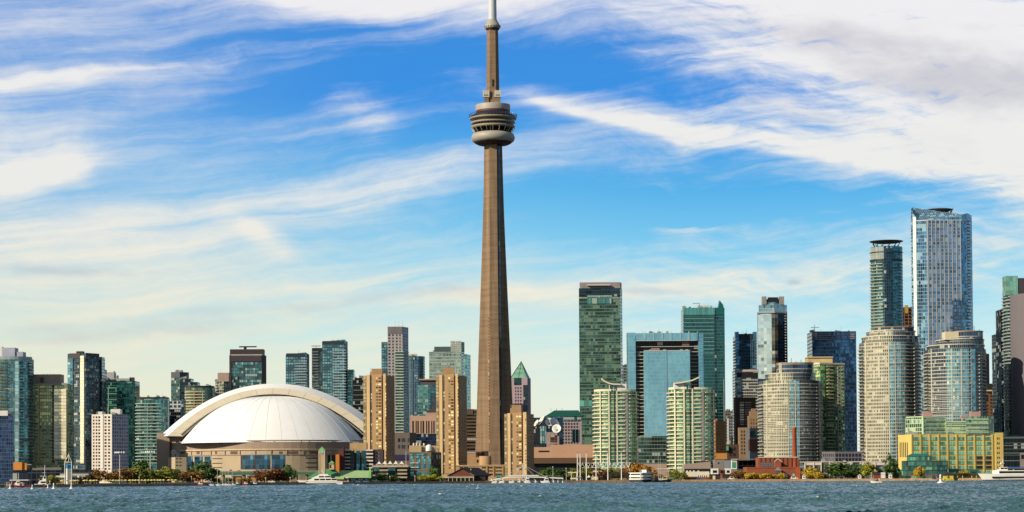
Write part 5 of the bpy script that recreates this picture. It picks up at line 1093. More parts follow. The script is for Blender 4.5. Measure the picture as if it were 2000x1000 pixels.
# hedge along the beach
# --- hulls ---------------------------------------------------------------------
def hull(mb,L,Bm,H,rake=.16,sheer=.35,draft=.5,stern=.85,n=12):
    V=[]
    for i in range(n+1):
        s=i/n; hb=Bm/2*(1-max(0,(s-.5)/.5)**2.3)*(stern+(1-stern)*min(1,s*3)); hb=max(hb,.04); zt_=H*(1+sheer*s*s*1.0); xd=s*L; xb=min(s,1)*L*(1-rake)
        V+=[(xb,-hb*.55,-draft),(xb+(xd-xb)*.35,-hb*.88,H*.2),(xd,-hb,zt_),(xd,hb,zt_),(xb+(xd-xb)*.35,hb*.88,H*.2),(xb,hb*.55,-draft)]
    Fc=[]
    for i in range(n):
        for j in range(6): Fc.append((6*i+j,6*i+6+j,6*i+6+(j+1)%6,6*i+(j+1)%6))
    Fc.append((0,1,2,3,4,5)); e=6*n; Fc.append((e+5,e+4,e+3,e+2,e+1,e))
    mb.add(V,[f[::-1] for f in Fc]); return mb
def boat(name,label,px0,px1,off,bow='left',cat='boat',group=None,rz=None):
    """root at the stern on the water; local +x is the bow"""
    d=sd_at((px0+px1)/2)+off
    if d<500: d=500
    a,b_=P(px0,945,d).x,P(px1,945,d).x; L=b_-a
    o=thing(name,label,cat,((b_ if bow=='left' else a),d,0),group,math.pi if bow=='left' else 0); return o,L,d
WHB=mat('boat_white','#e2e0da',.35,0,.05,.4); BWIN=mat('boat_glass','#11161c',.1,.4,.1); BRED=mat('boat_red','#8a1f1f',.5,0,.1,.5); BBLK=mat('boat_black','#15171c',.5,0,.1,.5); BBLU=mat('boat_blue','#1f5fa8',.5,0,.1,.5)
def deckhouse(o,m_,x0,x1,hw,z0,z1,slope=.8,name='cabin',win=None,nw=3,wm=None):
    mb=MB(); V=[(x0,-hw,z0),(x1,-hw,z0),(x1,hw,z0),(x0,hw,z0),(x0+.15,-hw*.94,z1),(x1-slope,-hw*.94,z1),(x1-slope,hw*.94,z1),(x0+.15,hw*.94,z1)]
    mb.add(V,[(0,3,2,1),(4,5,6,7),(0,1,5,4),(1,2,6,5),(2,3,7,6),(3,0,4,7)]); c=mb.build(name,m_,o)
    if win:
        w0,w1=win; span=(x1-x0-slope*1.1-.5)/nw
        for side in (-1,1):
            for i in range(nw):
                a=x0+.3+span*i; m2=MB(); m2.box(a,a+span*.86,side*hw*.99-.05,side*hw*.99+.05,z0+(z1-z0)*w0,z0+(z1-z0)*w1); m2.build('window',wm or BWIN,c)
        m2=MB(); q0=(x1-slope*w0+.03,z0+(z1-z0)*w0); q1=(x1-slope*w1+.03,z0+(z1-z0)*w1); m2.add([(q0[0],-hw*.8,q0[1]),(q0[0],hw*.8,q0[1]),(q1[0],hw*.8,q1[1]),(q1[0],-hw*.8,q1[1]),(q0[0]-.2,-hw*.8,q0[1]),(q0[0]-.2,hw*.8,q0[1]),(q1[0]-.2,hw*.8,q1[1]),(q1[0]-.2,-hw*.8,q1[1])],[(0,1,2,3),(7,6,5,4),(0,4,5,1),(3,2,6,7),(0,3,7,4),(1,5,6,2)]); m2.build('windscreen',wm or BWIN,c)
    return c
# white motor yacht
o,L,d=boat('motor_yacht','large white three-deck motor yacht moored by the green-roofed ferry terminal',579,666,-7,'left','yacht')
hull(MB(),L,7.6,2.7,.17,.28).build('hull',WHB,o); mb=MB(); mb.box(L*.12,L*.80,-3.9,3.9,1.3,1.42); mb.build('rub_rail',mat('rail_tan','#9c927c',.5),o)
deckhouse(o,WHB,2.5,L*.80,3.2,2.7,4.6,5.0,'main_saloon',(.28,.82),4); deckhouse(o,WHB,L*.22,L*.66,2.7,4.6,6.4,4.0,'upper_deckhouse',(.3,.8),2); deckhouse(o,WHB,L*.28,L*.52,2.2,6.4,7.3,1.6,'flybridge')
mb=MB(); mb.bar((L*.36,-1.8,7.2),(L*.41,-1.5,9.3),.22); mb.bar((L*.36,1.8,7.2),(L*.41,1.5,9.3),.22); mb.box(L*.38,L*.45,-1.8,1.8,9.2,9.45); mb.bar((L*.41,0,9.4),(L*.40,0,11.4),.1); mb.build('radar_arch',WHB,o)
mb=MB()
for i in range(10): x=L*(.80+.018*i); mb.bar((x,-2.6*(1-i*.085),3.1),(x,-2.6*(1-i*.085),4.0),.05,n=4)
mb.bar((L*.8,-2.6,4),(L*.965,-.5,4.1),.06,n=4); mb.build('bow_rail',STEEL,o)
mb=MB(); mb.box(-1.2,2.6,-3.0,3.0,.5,2.5); mb.build('swim_platform',WHB,o)
# harbour boats at far left
o,L,d=boat('patrol_boat','white-cabined boat with red hull and tall mast at the far left',23,42,-4,'left','boat'); hull(MB(),L,3.2,1.5).build('hull',BRED,o); deckhouse(o,WHB,L*.15,L*.62,1.2,1.5,4.0,.8,'wheelhouse',(.5,.85),2); mb=MB(); mb.bar((L*.3,0,4),(L*.3,0,8.4),.12); mb.bar((L*.3,-1,6.6),(L*.3,1,6.6),.06); mb.bar((L*.24,0,6),(L*.37,0,6),.06); mb.build('mast',WHB,o)
o,L,d=boat('tour_boat','low tour boat with long white and dark red canopy behind the patrol boat',16,60,3,'left','boat'); hull(MB(),L,4.5,1.4,.1,.2).build('hull',BRED,o); mb=MB(); mb.box(L*.06,L*.9,-2.2,2.2,4.3,4.7); mb.build('canopy',WHB,o); mb=MB(); mb.box(L*.06,L*.9,-2.25,2.25,4.0,4.28); mb.build('canopy_edge',BRED,o)
for i in range(8): x=L*(.08+.115*i); MB().bar((x,-2.1,1.2),(x,-2.1,4.1),.1,n=5).build('stanchion',WHB,o)
deckhouse(o,WHB,L*.3,L*.7,1.8,1.4,3.0,.5,'cabin',(.35,.8),4)
o,L,d=boat('police_launch','white launch with raised bridge and mast left of the first olive tree',67,94,2,'left','boat'); hull(MB(),L,3.6,1.7).build('hull',WHB,o); deckhouse(o,WHB,L*.1,L*.75,1.5,1.7,4.3,1.5,'cabin',(.4,.75),4); deckhouse(o,WHB,L*.12,L*.38,1.2,4.3,6.6,.5,'bridge',(.4,.85),2); mb=MB(); mb.bar((L*.25,0,6.6),(L*.25,0,13.0),.13); mb.bar((L*.18,0,8.6),(L*.42,0,8.6),.09); mb.bar((L*.25,-1,9.8),(L*.25,1,9.8),.07); mb.build('mast',WHB,o); mb=MB(); mb.box(L*.08,L*.55,-1.6,1.6,6.6,6.8); mb.build('bridge_roof',WHB,o)
o,L,d=boat('work_barge','low dark work barge moored at the far left edge',2,24,-2,'left','barge'); mb=MB(); mb.box(0,L,-2,2,-.3,1.6); mb.build('hull',mat('barge_brown','#6a5a4a',.8),o); deckhouse(o,mat('barge_cream','#b5a285',.7),L*.2,L*.5,1.3,1.6,3.2,.2,'cabin',(.4,.8),2)
o,L,d=boat('red_boat','small dark red boat under the first olive tree',80,94,-3,'right','boat'); hull(MB(),L,2.2,1.1).build('hull',BRED,o); deckhouse(o,mat('dull_red','#6a2a26',.6),L*.2,L*.6,.8,1.1,2.2,.5,'cabin',(.4,.8),2)
# buoys
def buoy(label,px,py,s=1.0):
    p=onz(px,py,0); o=thing('buoy',label,'buoy',p,'white buoys on the water'); mb=MB(); mb.lathe([(.1,-.4),(1.0,-.3),(1.15,.1),(1.0,.5),(.5,.7)],16); mb.V=[v*s for v in mb.V]; mb.build('float',WHB,o,True)
    mb=MB(); mb.lathe([(.55,.65),(.38,1.6),(.3,2.4),(.34,2.5),(.3,2.8),(.05,3.0)],12); mb.V=[v*s for v in mb.V]; mb.build('tower',WHB,o,True)
    mb=MB(); mb.lathe([(.42,1.5),(.44,1.72),(.40,1.74)],12); mb.V=[v*s for v in mb.V]; mb.build('band',mat('band_orange','#b8642a',.6),o)
buoy('white buoy in front of the red-hulled patrol boat',20,955.5,.9); buoy('white buoy with short top in front of the white launch',63,956,.75); buoy('white buoy just left of the slim pale post',93.5,955,.8); buoy('tallest white buoy, right of the slim pale post',105,956,1.0); buoy('white buoy in front of the marine pavilion',139.5,955.5,.95); buoy('white buoy beside the small yellow boat, far right',1837,944.5,1.5)
# sailing boats by the stadium
for i,(px,top,lb) in enumerate([(426,912,'sailboat with bare mast left of the pair of tall masts'),(436,908,'sailboat with a tall bare mast, left of the tallest'),(441,906,'sailboat with the tallest bare mast below the stadium slots'),(447,908,'sailboat with bare mast right of the tallest'),(455,914,'small sailboat with short mast under the expressway')]):
    o,L,d=boat('sailboat',lb,px-7,px+6,-3-(i%2)*3,'left','sailboat','sailboats by the stadium'); hull(MB(),L,1.9,.9,.2,.3).build('hull',WHB,o); deckhouse(o,WHB,L*.25,L*.65,.7,.9,1.5,.6,'cabin',(.3,.7),2); h=hgt(px,top,d,0); MB().bar((L*.55,0,.9),(L*.55,0,h),.13,.09).build('mast',STEEL,o); MB().bar((L*.55,0,2.1),(L*.12,0,2.1),.16).build('boom',mat('sail_cover','#33455e',.8),o)
for (a,c,col,lb) in ((380,400,BRED,'red motorboat with yellow trim right of the last beach umbrellas'),(405,418,WHB,'small white motorboat right of the red one'),(456,470,mat('hull_green','#1f5a4a',.5),'dark green motorboat right of the sailboats'),(470,487,BRED,'dark red motorboat before the expressway'),(488,505,BBLK,'black motorboat left of the reddish trees'),(484,496,WHB,'white motorboat half hidden beside the black one')):
    o,L,d=boat('motorboat',lb,a,c,-3 if c!=496 else 1,'left','motorboat','motorboats by the stadium'); hull(MB(),L,2.6,1.2).build('hull',col,o); deckhouse(o,WHB if col!=WHB else BBLU,L*.2,L*.65,1.0,1.2,2.7,.8,'cabin',(.4,.85),2)
    mb=MB(); mb.box(L*.15,L*.6,-1.1,1.1,2.7,2.85); mb.build('canopy',col,o)
# boats below the footbridge
for (a,c,h2,lb) in ((960,976,2.2,'white cabin cruiser below the left end of the footbridge'),(974,990,3.0,'white cruiser with tall bridge, second under the footbridge'),(992,1010,2.0,'low white boat left of the footbridge mast'),(1010,1020,2.4,'small white boat touching the footbridge mast'),(1019,1036,4.2,'biggest white boat with blue windows right of the footbridge mast'),(1040,1052,2.2,'small grey-white boat under the right cables'),(1055,1074,3.6,'white cruiser with flybridge right of the cables'),(1076,1086,2.2,'small white boat left of the bridge end post'),(1086,1100,2.8,'white boat at the right end of the footbridge')):
    o,L,d=boat('cabin_cruiser',lb,a,c,-5-(a%3),'left' if a%2 else 'right','boat','white boats under the footbridge'); hull(MB(),L,2.6,1.3).build('hull',WHB,o); deckhouse(o,WHB,L*.12,L*.68,1.1,1.3,1.3+h2*.6,.9,'cabin',(.4,.85),3,BBLU if h2>4 else None)
    if h2>2.3: deckhouse(o,WHB,L*.2,L*.5,.9,1.3+h2*.6,1.3+h2,.4,'flybridge',(.3,.8),1)
    MB().bar((L*.3,0,1.3+h2*.6),(L*.3,0,2.6+h2),.06).build('antenna',STEEL,o)
# ferry, tug, cruise ship
o,L,d=boat('ferry','white round-sterned ferry with black hull beside the white truss',1235,1263,-8,'right','ferry'); L=26; o.rotation_euler=(0,0,R(62)); c=P(1248,942,d); o.location=(c.x-3,d-8,0)
hull(MB(),L,11.5,2.2,.1,.2,.5,.9).build('hull',BBLK,o)
for (z0,z1,hw,nm) in ((2.2,4.6,5.6,'main_deck'),(4.6,7.0,5.4,'upper_deck')):
    mb=MB(); mb.prism([(0,-hw*.7),(1.2,-hw),(L*.8,-hw*.92),(L*.93,0),(L*.8,hw*.92),(1.2,hw),(0,hw*.7)],z0,z1); q=mb.build(nm,WHB,o)
    mb=MB(); mb.prism([(-.06,-hw*.66),(1.1,-hw-.05),(L*.78,-hw*.94),(L*.78,hw*.94),(1.1,hw+.05),(-.06,hw*.66)],z0+1.0,z0+1.9); mb.build('window_band',BWIN,q)
mb=MB(); mb.box(.3,L*.85,-5.6,5.6,7.0,7.35); mb.build('roof',WHB,o); deckhouse(o,WHB,L*.55,L*.75,2.2,7.35,9.3,.5,'wheelhouse',(.4,.85),2); mb=MB(); mb.lathe([(.8,7.3),(.7,9.2),(.75,9.3),(.1,9.35)],12,(L*.35,0,0)); mb.build('funnel',GREYM,o)
o,L,d=boat('tugboat','dark-hulled tug with cream wheelhouse and twin thin masts right of the ferry',1282,1312,-6,'right','tugboat'); hull(MB(),L,4,1.8,.12,.4).build('hull',BBLK,o); deckhouse(o,mat('tug_cream','#c9b98a',.6),L*.4,L*.72,1.5,1.8,4.4,.4,'wheelhouse',(.45,.85),2); deckhouse(o,WHB,L*.15,L*.42,1.3,1.8,3.2,.2,'cabin',(.4,.8),2)
for x,top in ((.14,890),(.26,893),(.78,915)): MB().bar((L*x,0,1.8),(L*x,0,hgt(1290,top,d,0)),.14,.08).build('mast',STEEL,o)
o,L,d=boat('work_boat','white-roofed work boat between the ferry and the tug',1266,1281,-4,'right','boat'); hull(MB(),L,3,1.5).build('hull',mat('maroon_hull','#5a2f2a',.6),o); deckhouse(o,WHB,L*.1,L*.8,1.3,1.5,3.6,.3,'cabin',(.35,.8),3); deckhouse(o,WHB,L*.5,L*.8,1.0,3.6,5.4,.3,'wheelhouse',(.4,.85),1); MB().bar((L*.6,0,5.4),(L*.6,0,9.5),.1).build('mast',STEEL,o)
o,L,d=boat('cruise_ship','long white cruise ship with dark window bands and blue deck awning at the right edge',1910,2040,-9,'left','ship')
hull(MB(),L,9,4.4,.10,.16,.5,.95,20).build('hull',WHB,o)
for side in (-1,): pass
mb=MB(); mb.prism([(1,-4.42),(L*.55,-4.55),(L*.72,-4.2),(L*.80,-3.3),(L*.80,3.3),(L*.72,4.2),(L*.55,4.55),(1,4.42)],2.0,2.9); mb.build('hull_windows',BWIN,o)
mb=MB(); hull(mb,L*.935,9.0,.75,.03,.0,.3,.97,20); mb.build('boot_stripe',mat('navy_paint','#141c33',.5),o)
mb=MB(); mb.prism([(2,-3.9),(L*.70,-3.9),(L*.78,0),(L*.70,3.9),(2,3.9)],4.4,7.2); q=mb.build('upper_deck',WHB,o); mb=MB(); mb.prism([(2.5,-3.95),(L*.695,-3.95),(L*.76,-.6),(L*.76,.6),(L*.695,3.95),(2.5,3.95)],5.2,6.6); mb.build('window_band',BWIN,q)
mb=MB(); mb.box(1,L*.55,-3.7,3.7,9.0,9.5); mb.build('blue_awning',BBLU,o); mb=MB()
for i in range(12): mb.bar((1.5+i*L*.047,-3.5,7.2),(1.5+i*L*.047,-3.5,9.0),.09,n=4)
mb.build('awning_posts',WHB,o); deckhouse(o,WHB,L*.56,L*.70,2.6,7.2,9.4,.9,'bridge',(.4,.85),2); mb=MB(); mb.bar((L*.63,-.5,9.4),(L*.62,0,15),.2); mb.bar((L*.60,0,12),(L*.66,0,12),.12); mb.bar((L*.62,-1.4,13),(L*.62,1.4,13),.1); mb.lathe([(.1,11),(.7,11.5),(.7,12.2),(.1,12.7)],12,(L*.65,0,0)); mb.build('mast',WHB,o)
mb=MB()
for i in range(12): x=L*(.80+.016*i); mb.bar((x,-3.4*(1-i*.07),4.9+i*.03),(x,-3.4*(1-i*.07),6.0+i*.03),.05,n=4)
mb.build('bow_rail',STEEL,o)
o,L,d=boat('water_taxi','small yellow canopied boat with dark roof in front of the yellow terminal',1841,1863,-5,'left','boat'); hull(MB(),L,3.4,1.2,.08,.15).build('hull',mat('taxi_yellow','#d9c23a',.5),o); deckhouse(o,mat('taxi_yellow2','#d2c04a',.5),L*.06,L*.94,1.5,1.2,4.0,.2,'cabin'); mb=MB(); mb.add([(L*.0,-1.9,4.0),(L,-1.9,4.0),(L,1.9,4.0),(0,1.9,4.0),(L*.3,-.6,6.1),(L*.7,-.6,6.1),(L*.7,.6,6.1),(L*.3,.6,6.1)],[(0,3,2,1),(4,5,6,7),(0,1,5,4),(1,2,6,5),(2,3,7,6),(3,0,4,7)]); mb.build('roof',MAROON,o); mb=MB(); mb.box(L*.38,L*.62,1.52,1.6,2.0,2.5); mb.box(L*.47,L*.56,1.52,1.6,2.7,3.5); mb.build('sign_mark',BBLK,o); MB().bar((L*.5,0,6),(L*.5,0,8.4),.12).build('mast',WHB,o)
o,L,d=boat('motorboat','grey-white open boat left of the small yellow boat',1816,1838,-4,'right','boat'); hull(MB(),L,2.6,1.2).build('hull',mat('hull_grey','#b5b3ad',.5),o); deckhouse(o,mat('canvas_red','#6a2630',.7),L*.25,L*.6,1.0,1.2,2.6,.4,'canopy')
o,L,d=boat('speedboat','speedboat with white wake crossing in front of the dark cypress',1699,1722,-420,'left','speedboat'); hull(MB(),L,2.3,1.1,.2,.3).build('hull',WHB,o); deckhouse(o,mat('sb_red','#8a3a2a',.5),L*.3,L*.62,.8,1.1,1.8,.5,'cockpit',(.3,.8),1); mb=MB(); mb.bar((L*.15,-.9,1.1),(L*.22,-.8,2.6),.09); mb.bar((L*.15,.9,1.1),(L*.22,.8,2.6),.09); mb.bar((L*.22,-.8,2.6),(L*.22,.8,2.6),.09); mb.build('roll_bar',WHB,o)
for (x,y) in ((.36,-.35),(.36,.35)):
    b=MB(); b.lathe([(.02,0),(.2,.02),(.24,.35),(.27,.62),(.1,.74),(.08,.8),(.13,.88),(.13,1.0),(.02,1.1)],10); pr=thing('person','person in %s jacket sitting in the speedboat'%('dark' if y<0 else 'red'),'person',o.matrix_basis@Vector((L*x,y,1.5))); b.build('body',DARK if y<0 else BRED,pr,True); m_=MB(); m_.lathe([(.14,.9),(.15,1.02),(.02,1.14)],10); m_.build('hair',MAROON,pr,True)
wk=[];wf=[]
sx=o.location.x; 
for i in range(26):
    s=i/25; wk+=[(sx+s*15,d-.5-s*2.6+.3*math.sin(i*2.1),.18+.22*math.sin(i*1.7)**2*(1-s)),(sx+s*15,d+.5+s*2.2+.3*math.sin(i*1.3),.16)]
    if i: wf.append((2*i-2,2*i,2*i+1,2*i-1))
structure(mesh('wake',wk,wf,mat('wake_foam','#cfd4d2',.8,0,.25,1.5)))
# --- small park and parked cars ---------------------------------------------------
def car(label,px,off,colr,kind='car',z=GZ):
    b=G(px,off,z); o=thing('parked_car' if kind=='car' else 'parked_van',label,kind,b,'vehicles parked along the quay',rnd.choice((0,math.pi)))
    L,w,h1,h2=(4.4,1.8,.85,1.45) if kind=='car' else (5.2,2.0,1.1,2.3); mb=MB(); mb.extr([(-L/2,.3),(L/2,.3),(L/2,h1*.8),(L*.3,h1),(-L/2,h1)],-w/2,w/2); mb.extr([(-L*.42,h1),(L*.26,h1),(L*.12,h2),(-L*.32,h2)],-w*.44,w*.44); mb.build('body',colr,o)
    for y in (-w*.45,w*.44): mb=MB(); mb.box(-L*.32,L*.12,y-.01,y+.02,h1+.08,h2-.12); mb.build('window',BWIN,o)
    for x in (-L*.3,L*.3):
        for y in (-w/2,w/2-.2): 
            m_=MB(); m_.bar((x,y,.33),(x,y+.22,.33),.33,n=12); m_.build('wheel',BBLK,o)
SIL=mat('car_silver','#9a9c9e',.35,.5,.05); 
for px,c,lb,k_ in ((849,BRED,'red car parked beside the yellow-olive trees','car'),(733,WHB,'white van parked at the right end of the ferry terminal','van'),(744,SIL,'silver car next to the white van','car'),(752,WHB,'white car under the tented terrace','car'),(778,SIL,'grey car below the right end of the tented terrace','car'),(868,SIL,'silver car beside the gabled hall veranda','car'),(1353,BBLK,'black car before the white low restaurant','car'),(1366,BBLU,'blue car before the white low restaurant','car'),(1412,SIL,'silver car under the small white boxes','car'),(1428,WHB,'white van left of the olive-brown tree','van'),(1551,WHB,'white van before the brick plant','van'),(1573,SIL,'grey car beneath the tall yellow tree','car'),(590,BRED,'red car behind the yacht bow','car'),(600,SIL,'silver car behind the yacht','car'),(531,WHB,'white car under the reddish trees','car'),(545,SIL,'silver car under the reddish trees, right one','car')): car(lb,px,14,c,k_)
# ================================================================== low buildings by the water
B=Bld('podium','long dark blue podium with orange end block below the left towers','building',front(24,182,908,110,20),908); B.body(fac('podium_blue','#1d2f4a','#202c40','#16202f',3,4.4,.1,.12,.6,pb=.06,pd=.3),z1=B.z(918),name='glass_wall'); OR=mat('orange_block','#c98434',.8,0,.08,.2); B.block('orange_block',26,43,903,918,OR,-2,10); B.block('orange_step',43,52,905,918,OR,-1,8); B.pan('roof_line',52,62,906.5,908,SLABG,1); B.block('grey_roof',62,120,913,919,mat('podium_grey','#6f6a60',.8),1,14)
B=Bld('marine_pavilion','low white marine pavilion with flat roof beside the blue and white tower','building',front(110,152,930,34,12),931); B.body(mat('pavilion_cream','#a99c84',.8),name='wall'); B.pan('flat_roof',109,153,929,932.5,WHITE,1.6); B.pan('window_band',119,151,934,940,fac('pav_win','#4a6270','#c9c2b0',None,2.2,4,.14,.02,.5,metal=.4,pd=.3),.3); B.pan('stone_wall',112,138,938,945,mat('rubble_stone','#8f7f68',.9,0,.3,.6),2.5); B.block('upper_storey',117,173,925,931,mat('pav_grey','#b0a99c',.8),6,6)
W=front(152,178,930,38,10); B.body(mat('pav_blue','#4a5a6c',.7),z1=B.z(931),foot=W,name='rear_wing'); B.pan('door_frame',155,161,933,944,WHITE,.3,foot=W); B.pan('door',156.2,160,934,944,mat('teal_door','#3f7a82',.4),.4,foot=W)
b=G(134.5,30); d=b.y; o=thing('pavilion_tower','blue and white tower sculpture inside a white pointed frame at the left shore','tower',b); k_=S(d); hz=lambda py:hgt(134.5,py,d)
mb=MB(); mb.prism([(-5.6*k_,-1.6),(-1.4*k_,-2.4),(5.6*k_,-1.2),(5.6*k_,2),(-5.6*k_,2)],0,hz(915)); mb.build('white_base',mat('tower_white','#d5d6cf',.6),o)
mb=MB(); mb.prism([(-5.6*k_,-1.6),(-1.4*k_,-2.4),(5.6*k_,-1.2),(5.6*k_,2),(-5.6*k_,2)],hz(915),hz(908)); mb.build('blue_top',mat('tower_blue','#2a7fb8',.5,0,.1,.3),o); mb=MB(); mb.extr([(-5.6*k_,hz(908)),(5.6*k_,hz(908)),(5.6*k_,hz(906)),(0,hz(906.3)),(-5.6*k_,hz(907.4))],-1.6,1.9); mb.build('curved_cap',MATS['tower_blue'],o)
mb=MB()
for x in (-6.6,6.6): mb.bar((x*k_,-2,0),(x*k_,-2,hz(902)),.28,.24); mb.bar((x*k_,-2,hz(902)),(1*k_,-2,hz(888)),.2)
mb.bar((-6.6*k_,-2,hz(903)),(6.6*k_,-2,hz(903)),.14); mb.bar((1*k_,-2,hz(902)),(1*k_,-2,hz(884)),.22,.1); mb.build('frame',WHITE,o)
# elevated expressway
px0,px1=405,668; a=P(px0,925,1905); c=P(px1,925,1905); o=thing('elevated_expressway','elevated expressway on columns with green girders in front of the stadium','bridge',((a.x+c.x)/2,1905,GZ)); hx=(c.x-a.x)/2; zt_=hgt(535,921.5,1905); mb=MB(); mb.box(-hx,hx,0,14,zt_-1.2,zt_); mb.build('deck',mat('road_concrete','#6f675c',.85),o); mb=MB(); mb.box(-hx,hx,-.3,-.02,zt_-2.6,zt_-.6); mb.build('green_girder',mat('girder_green','#2f6a4c',.6,0,.15,.3),o)
mb=MB(); mb.box(-hx,hx,-.1,.15,zt_,zt_+.9); mb.build('parapet',mat('parapet_grey','#8a8478',.85),o)
for i in range(13): x=-hx+4+i*(2*hx-8)/12; MB().box(x-.9,x+.9,1,11,0,zt_-1.2).build('column',mat('column_tan','#8f7a5c',.85),o)
for i,(px,c_,k2) in enumerate(((452,WHB,'van'),(512,BRED,'car'),(560,SIL,'car'),(468,BBLK,'car'))):
    pp=P(px,921,1909); oo=None
    car('%s %s driving on the elevated expressway'%(('white','red','silver','black')[i],k2),px,1909-sd_at(px),c_,k2,GZ+zt_+.01)
for (a_,b_) in ((452,470),(482,500)):
    B=Bld('kiosk','ochre-walled kiosk under the expressway, %s one'%('left' if a_==452 else 'right'),'kiosk',front(a_,b_,928,60,8),929); B.body(mat('ochre_kiosk','#a9814a',.85),name='wall'); B.pan('door',a_+4,a_+8,932,942,DARK,.1); B.pan('flat_roof',a_-1,b_+1,928,930,SLABG,.8)
# ferry terminal with green roofs
GRN=mat('copper_green','#6fa35a',.6,.05,.12,.3); GRN2=mat('copper_green_old','#4a8a5c',.6,.05,.12,.3)
off=34; d=sd_at(640)+off; o=thing('ferry_terminal','ferry terminal with long pale green gabled roof and square clock tower','building',(P(660,938,d).x,d,GZ)); ox=P(660,938,d).x; xm=lambda px:P(px,935,d).x-ox; zm=lambda py:P(660,py,d).z-GZ
mb=MB(); V=[(xm(600),-3,zm(934)),(xm(668),-3,zm(934)),(xm(668),20,zm(934)),(xm(600),20,zm(934)),(xm(624),7,zm(915.5)),(xm(652),7,zm(915.5))]
mb.add(V,[(0,1,5,4),(1,2,5),(2,3,4,5),(3,0,4)]); mb.build('hip_roof',GRN2,o)
mb=MB(); mb.add([(xm(664),-4,zm(933.5)),(xm(724),-4,zm(933.5)),(xm(724),12,zm(933.5)),(xm(664),12,zm(933.5)),(xm(664),4,zm(918.5)),(xm(724),4,zm(919.5))],[(0,1,5,4),(2,3,4,5),(1,2,5),(3,0,4)]); mb.build('gable_roof',mat('copper_pale','#93b07c',.6,.05,.1,.3),o)
mb=MB(); V=[(xm(720),-4.3,zm(934)),(xm(725.5),-4.3,zm(934)),(xm(724.8),4,zm(918)),(xm(722.8),4,zm(912)),(xm(720.5),4,zm(918)),(xm(720),12,zm(934)),(xm(725.5),12,zm(934))]; mb.add(V,[(0,1,2,3,4),(1,6,2),(2,6,5,4,3),(0,4,5),(0,5,6,1)]); mb.build('pointed_end',GRN,o)
mb=MB(); mb.box(xm(603),xm(668),-1,18,0,zm(934)); mb.build('wall',mat('terminal_tan','#a58a6a',.85),o); mb=MB(); mb.box(xm(668),xm(722.5),-2,10,0,zm(933.7)); mb.build('blue_wall',mat('terminal_blue','#22466a',.6,0,.15,.3),o)
for r_,(y0,y1) in enumerate(((935.5,938),(940,943.5))):
    for i in range(8): x=682+i*4.7; mb=MB(); mb.box(xm(x),xm(x+2.6),-2.12,-1.9,zm(y1),zm(y0)); mb.build('window',mat('term_win','#7fa0b8',.2,.4) if (i+r_)%3 else BWIN,o)
xc=(xm(624.5)+xm(637))/2; hw=(xm(637)-xm(624.5))/2; t_=thing('clock_tower','square tan clock tower with small green pyramid roof behind the white yacht','tower',(ox+xc,d-6.5,GZ)); mb=MB(); mb.box(-hw,hw,-hw,hw,0,zm(879)); mb.build('shaft',mat('clock_tan','#b59f7e',.85,0,.1,.2,streak=True),t_)
mb=MB(); mb.add([(-hw-.2,-hw-.2,zm(879)),(hw+.2,-hw-.2,zm(879)),(hw+.2,hw+.2,zm(879)),(-hw-.2,hw+.2,zm(879)),(0,0,zm(872.5))],[(0,1,4),(1,2,4),(2,3,4),(3,0,4),(3,2,1,0)]); mb.build('pyramid_roof',GRN,t_); mb=MB(); mb.box(-hw*.75,hw*.75,-hw-.08,-hw+.1,zm(885),zm(880)); mb.build('dark_louvre',fac('clock_lv','#2f4a52','#5a6a62',None,2,2,.1,.3,.3),t_); mb=MB(); mb.lathe([(1.5,0),(1.5,.2),(.05,.2)],20); mb.V=[Matrix.Rotation(R(90),3,'X')@v for v in mb.V]; mb.V=[v+Vector((0,-hw-.1,zm(882.5))) for v in mb.V]; mb.build('clock_face',mat('clock_face','#8fb0a8',.5),t_)
mb=MB(); 
for s_ in (-1,1): mb.box(s_*hw*.82-.35,s_*hw*.82+.35,-hw-.25,-hw+.05,zm(930),zm(879.5))
mb.build('corner_pilasters',mat('clock_pale','#c4b294',.85),t_)
xc=xm(647.5); hw=(xm(653)-xm(642))/2; mb=MB(); mb.box(xc-hw,xc+hw,2,2+2*hw,zm(917),zm(905.5)); q=mb.build('cupola',mat('cupola_tan','#c0a883',.85),o); mb=MB(); mb.add([(xc-hw-.5,1.5,zm(905.5)),(xc+hw+.5,1.5,zm(905.5)),(xc+hw+.5,2.5+2*hw,zm(905.5)),(xc-hw-.5,2.5+2*hw,zm(905.5)),(xc,2+hw,zm(899.5))],[(0,1,4),(1,2,4),(2,3,4),(3,0,4),(3,2,1,0)]); mb.build('cupola_roof',GRN,q); mb=MB(); mb.box(xc-hw*.8,xc-hw*.2,1.9,2.1,zm(914),zm(908)); mb.build('cupola_window',DARK,q)
B=Bld('ticket_pavilion','low pinkish ticket pavilion with mint awning between yacht stern and blue wall','kiosk',front(655,681,938,20,8),937); B.body(mat('pink_kiosk','#a5917e',.85),name='wall'); B.pan('mint_awning',654,672,931,936,mat('mint_awning','#a3c47a',.7),1.5); B.pan('white_frame',660,680,932,934,WHITE,.5)
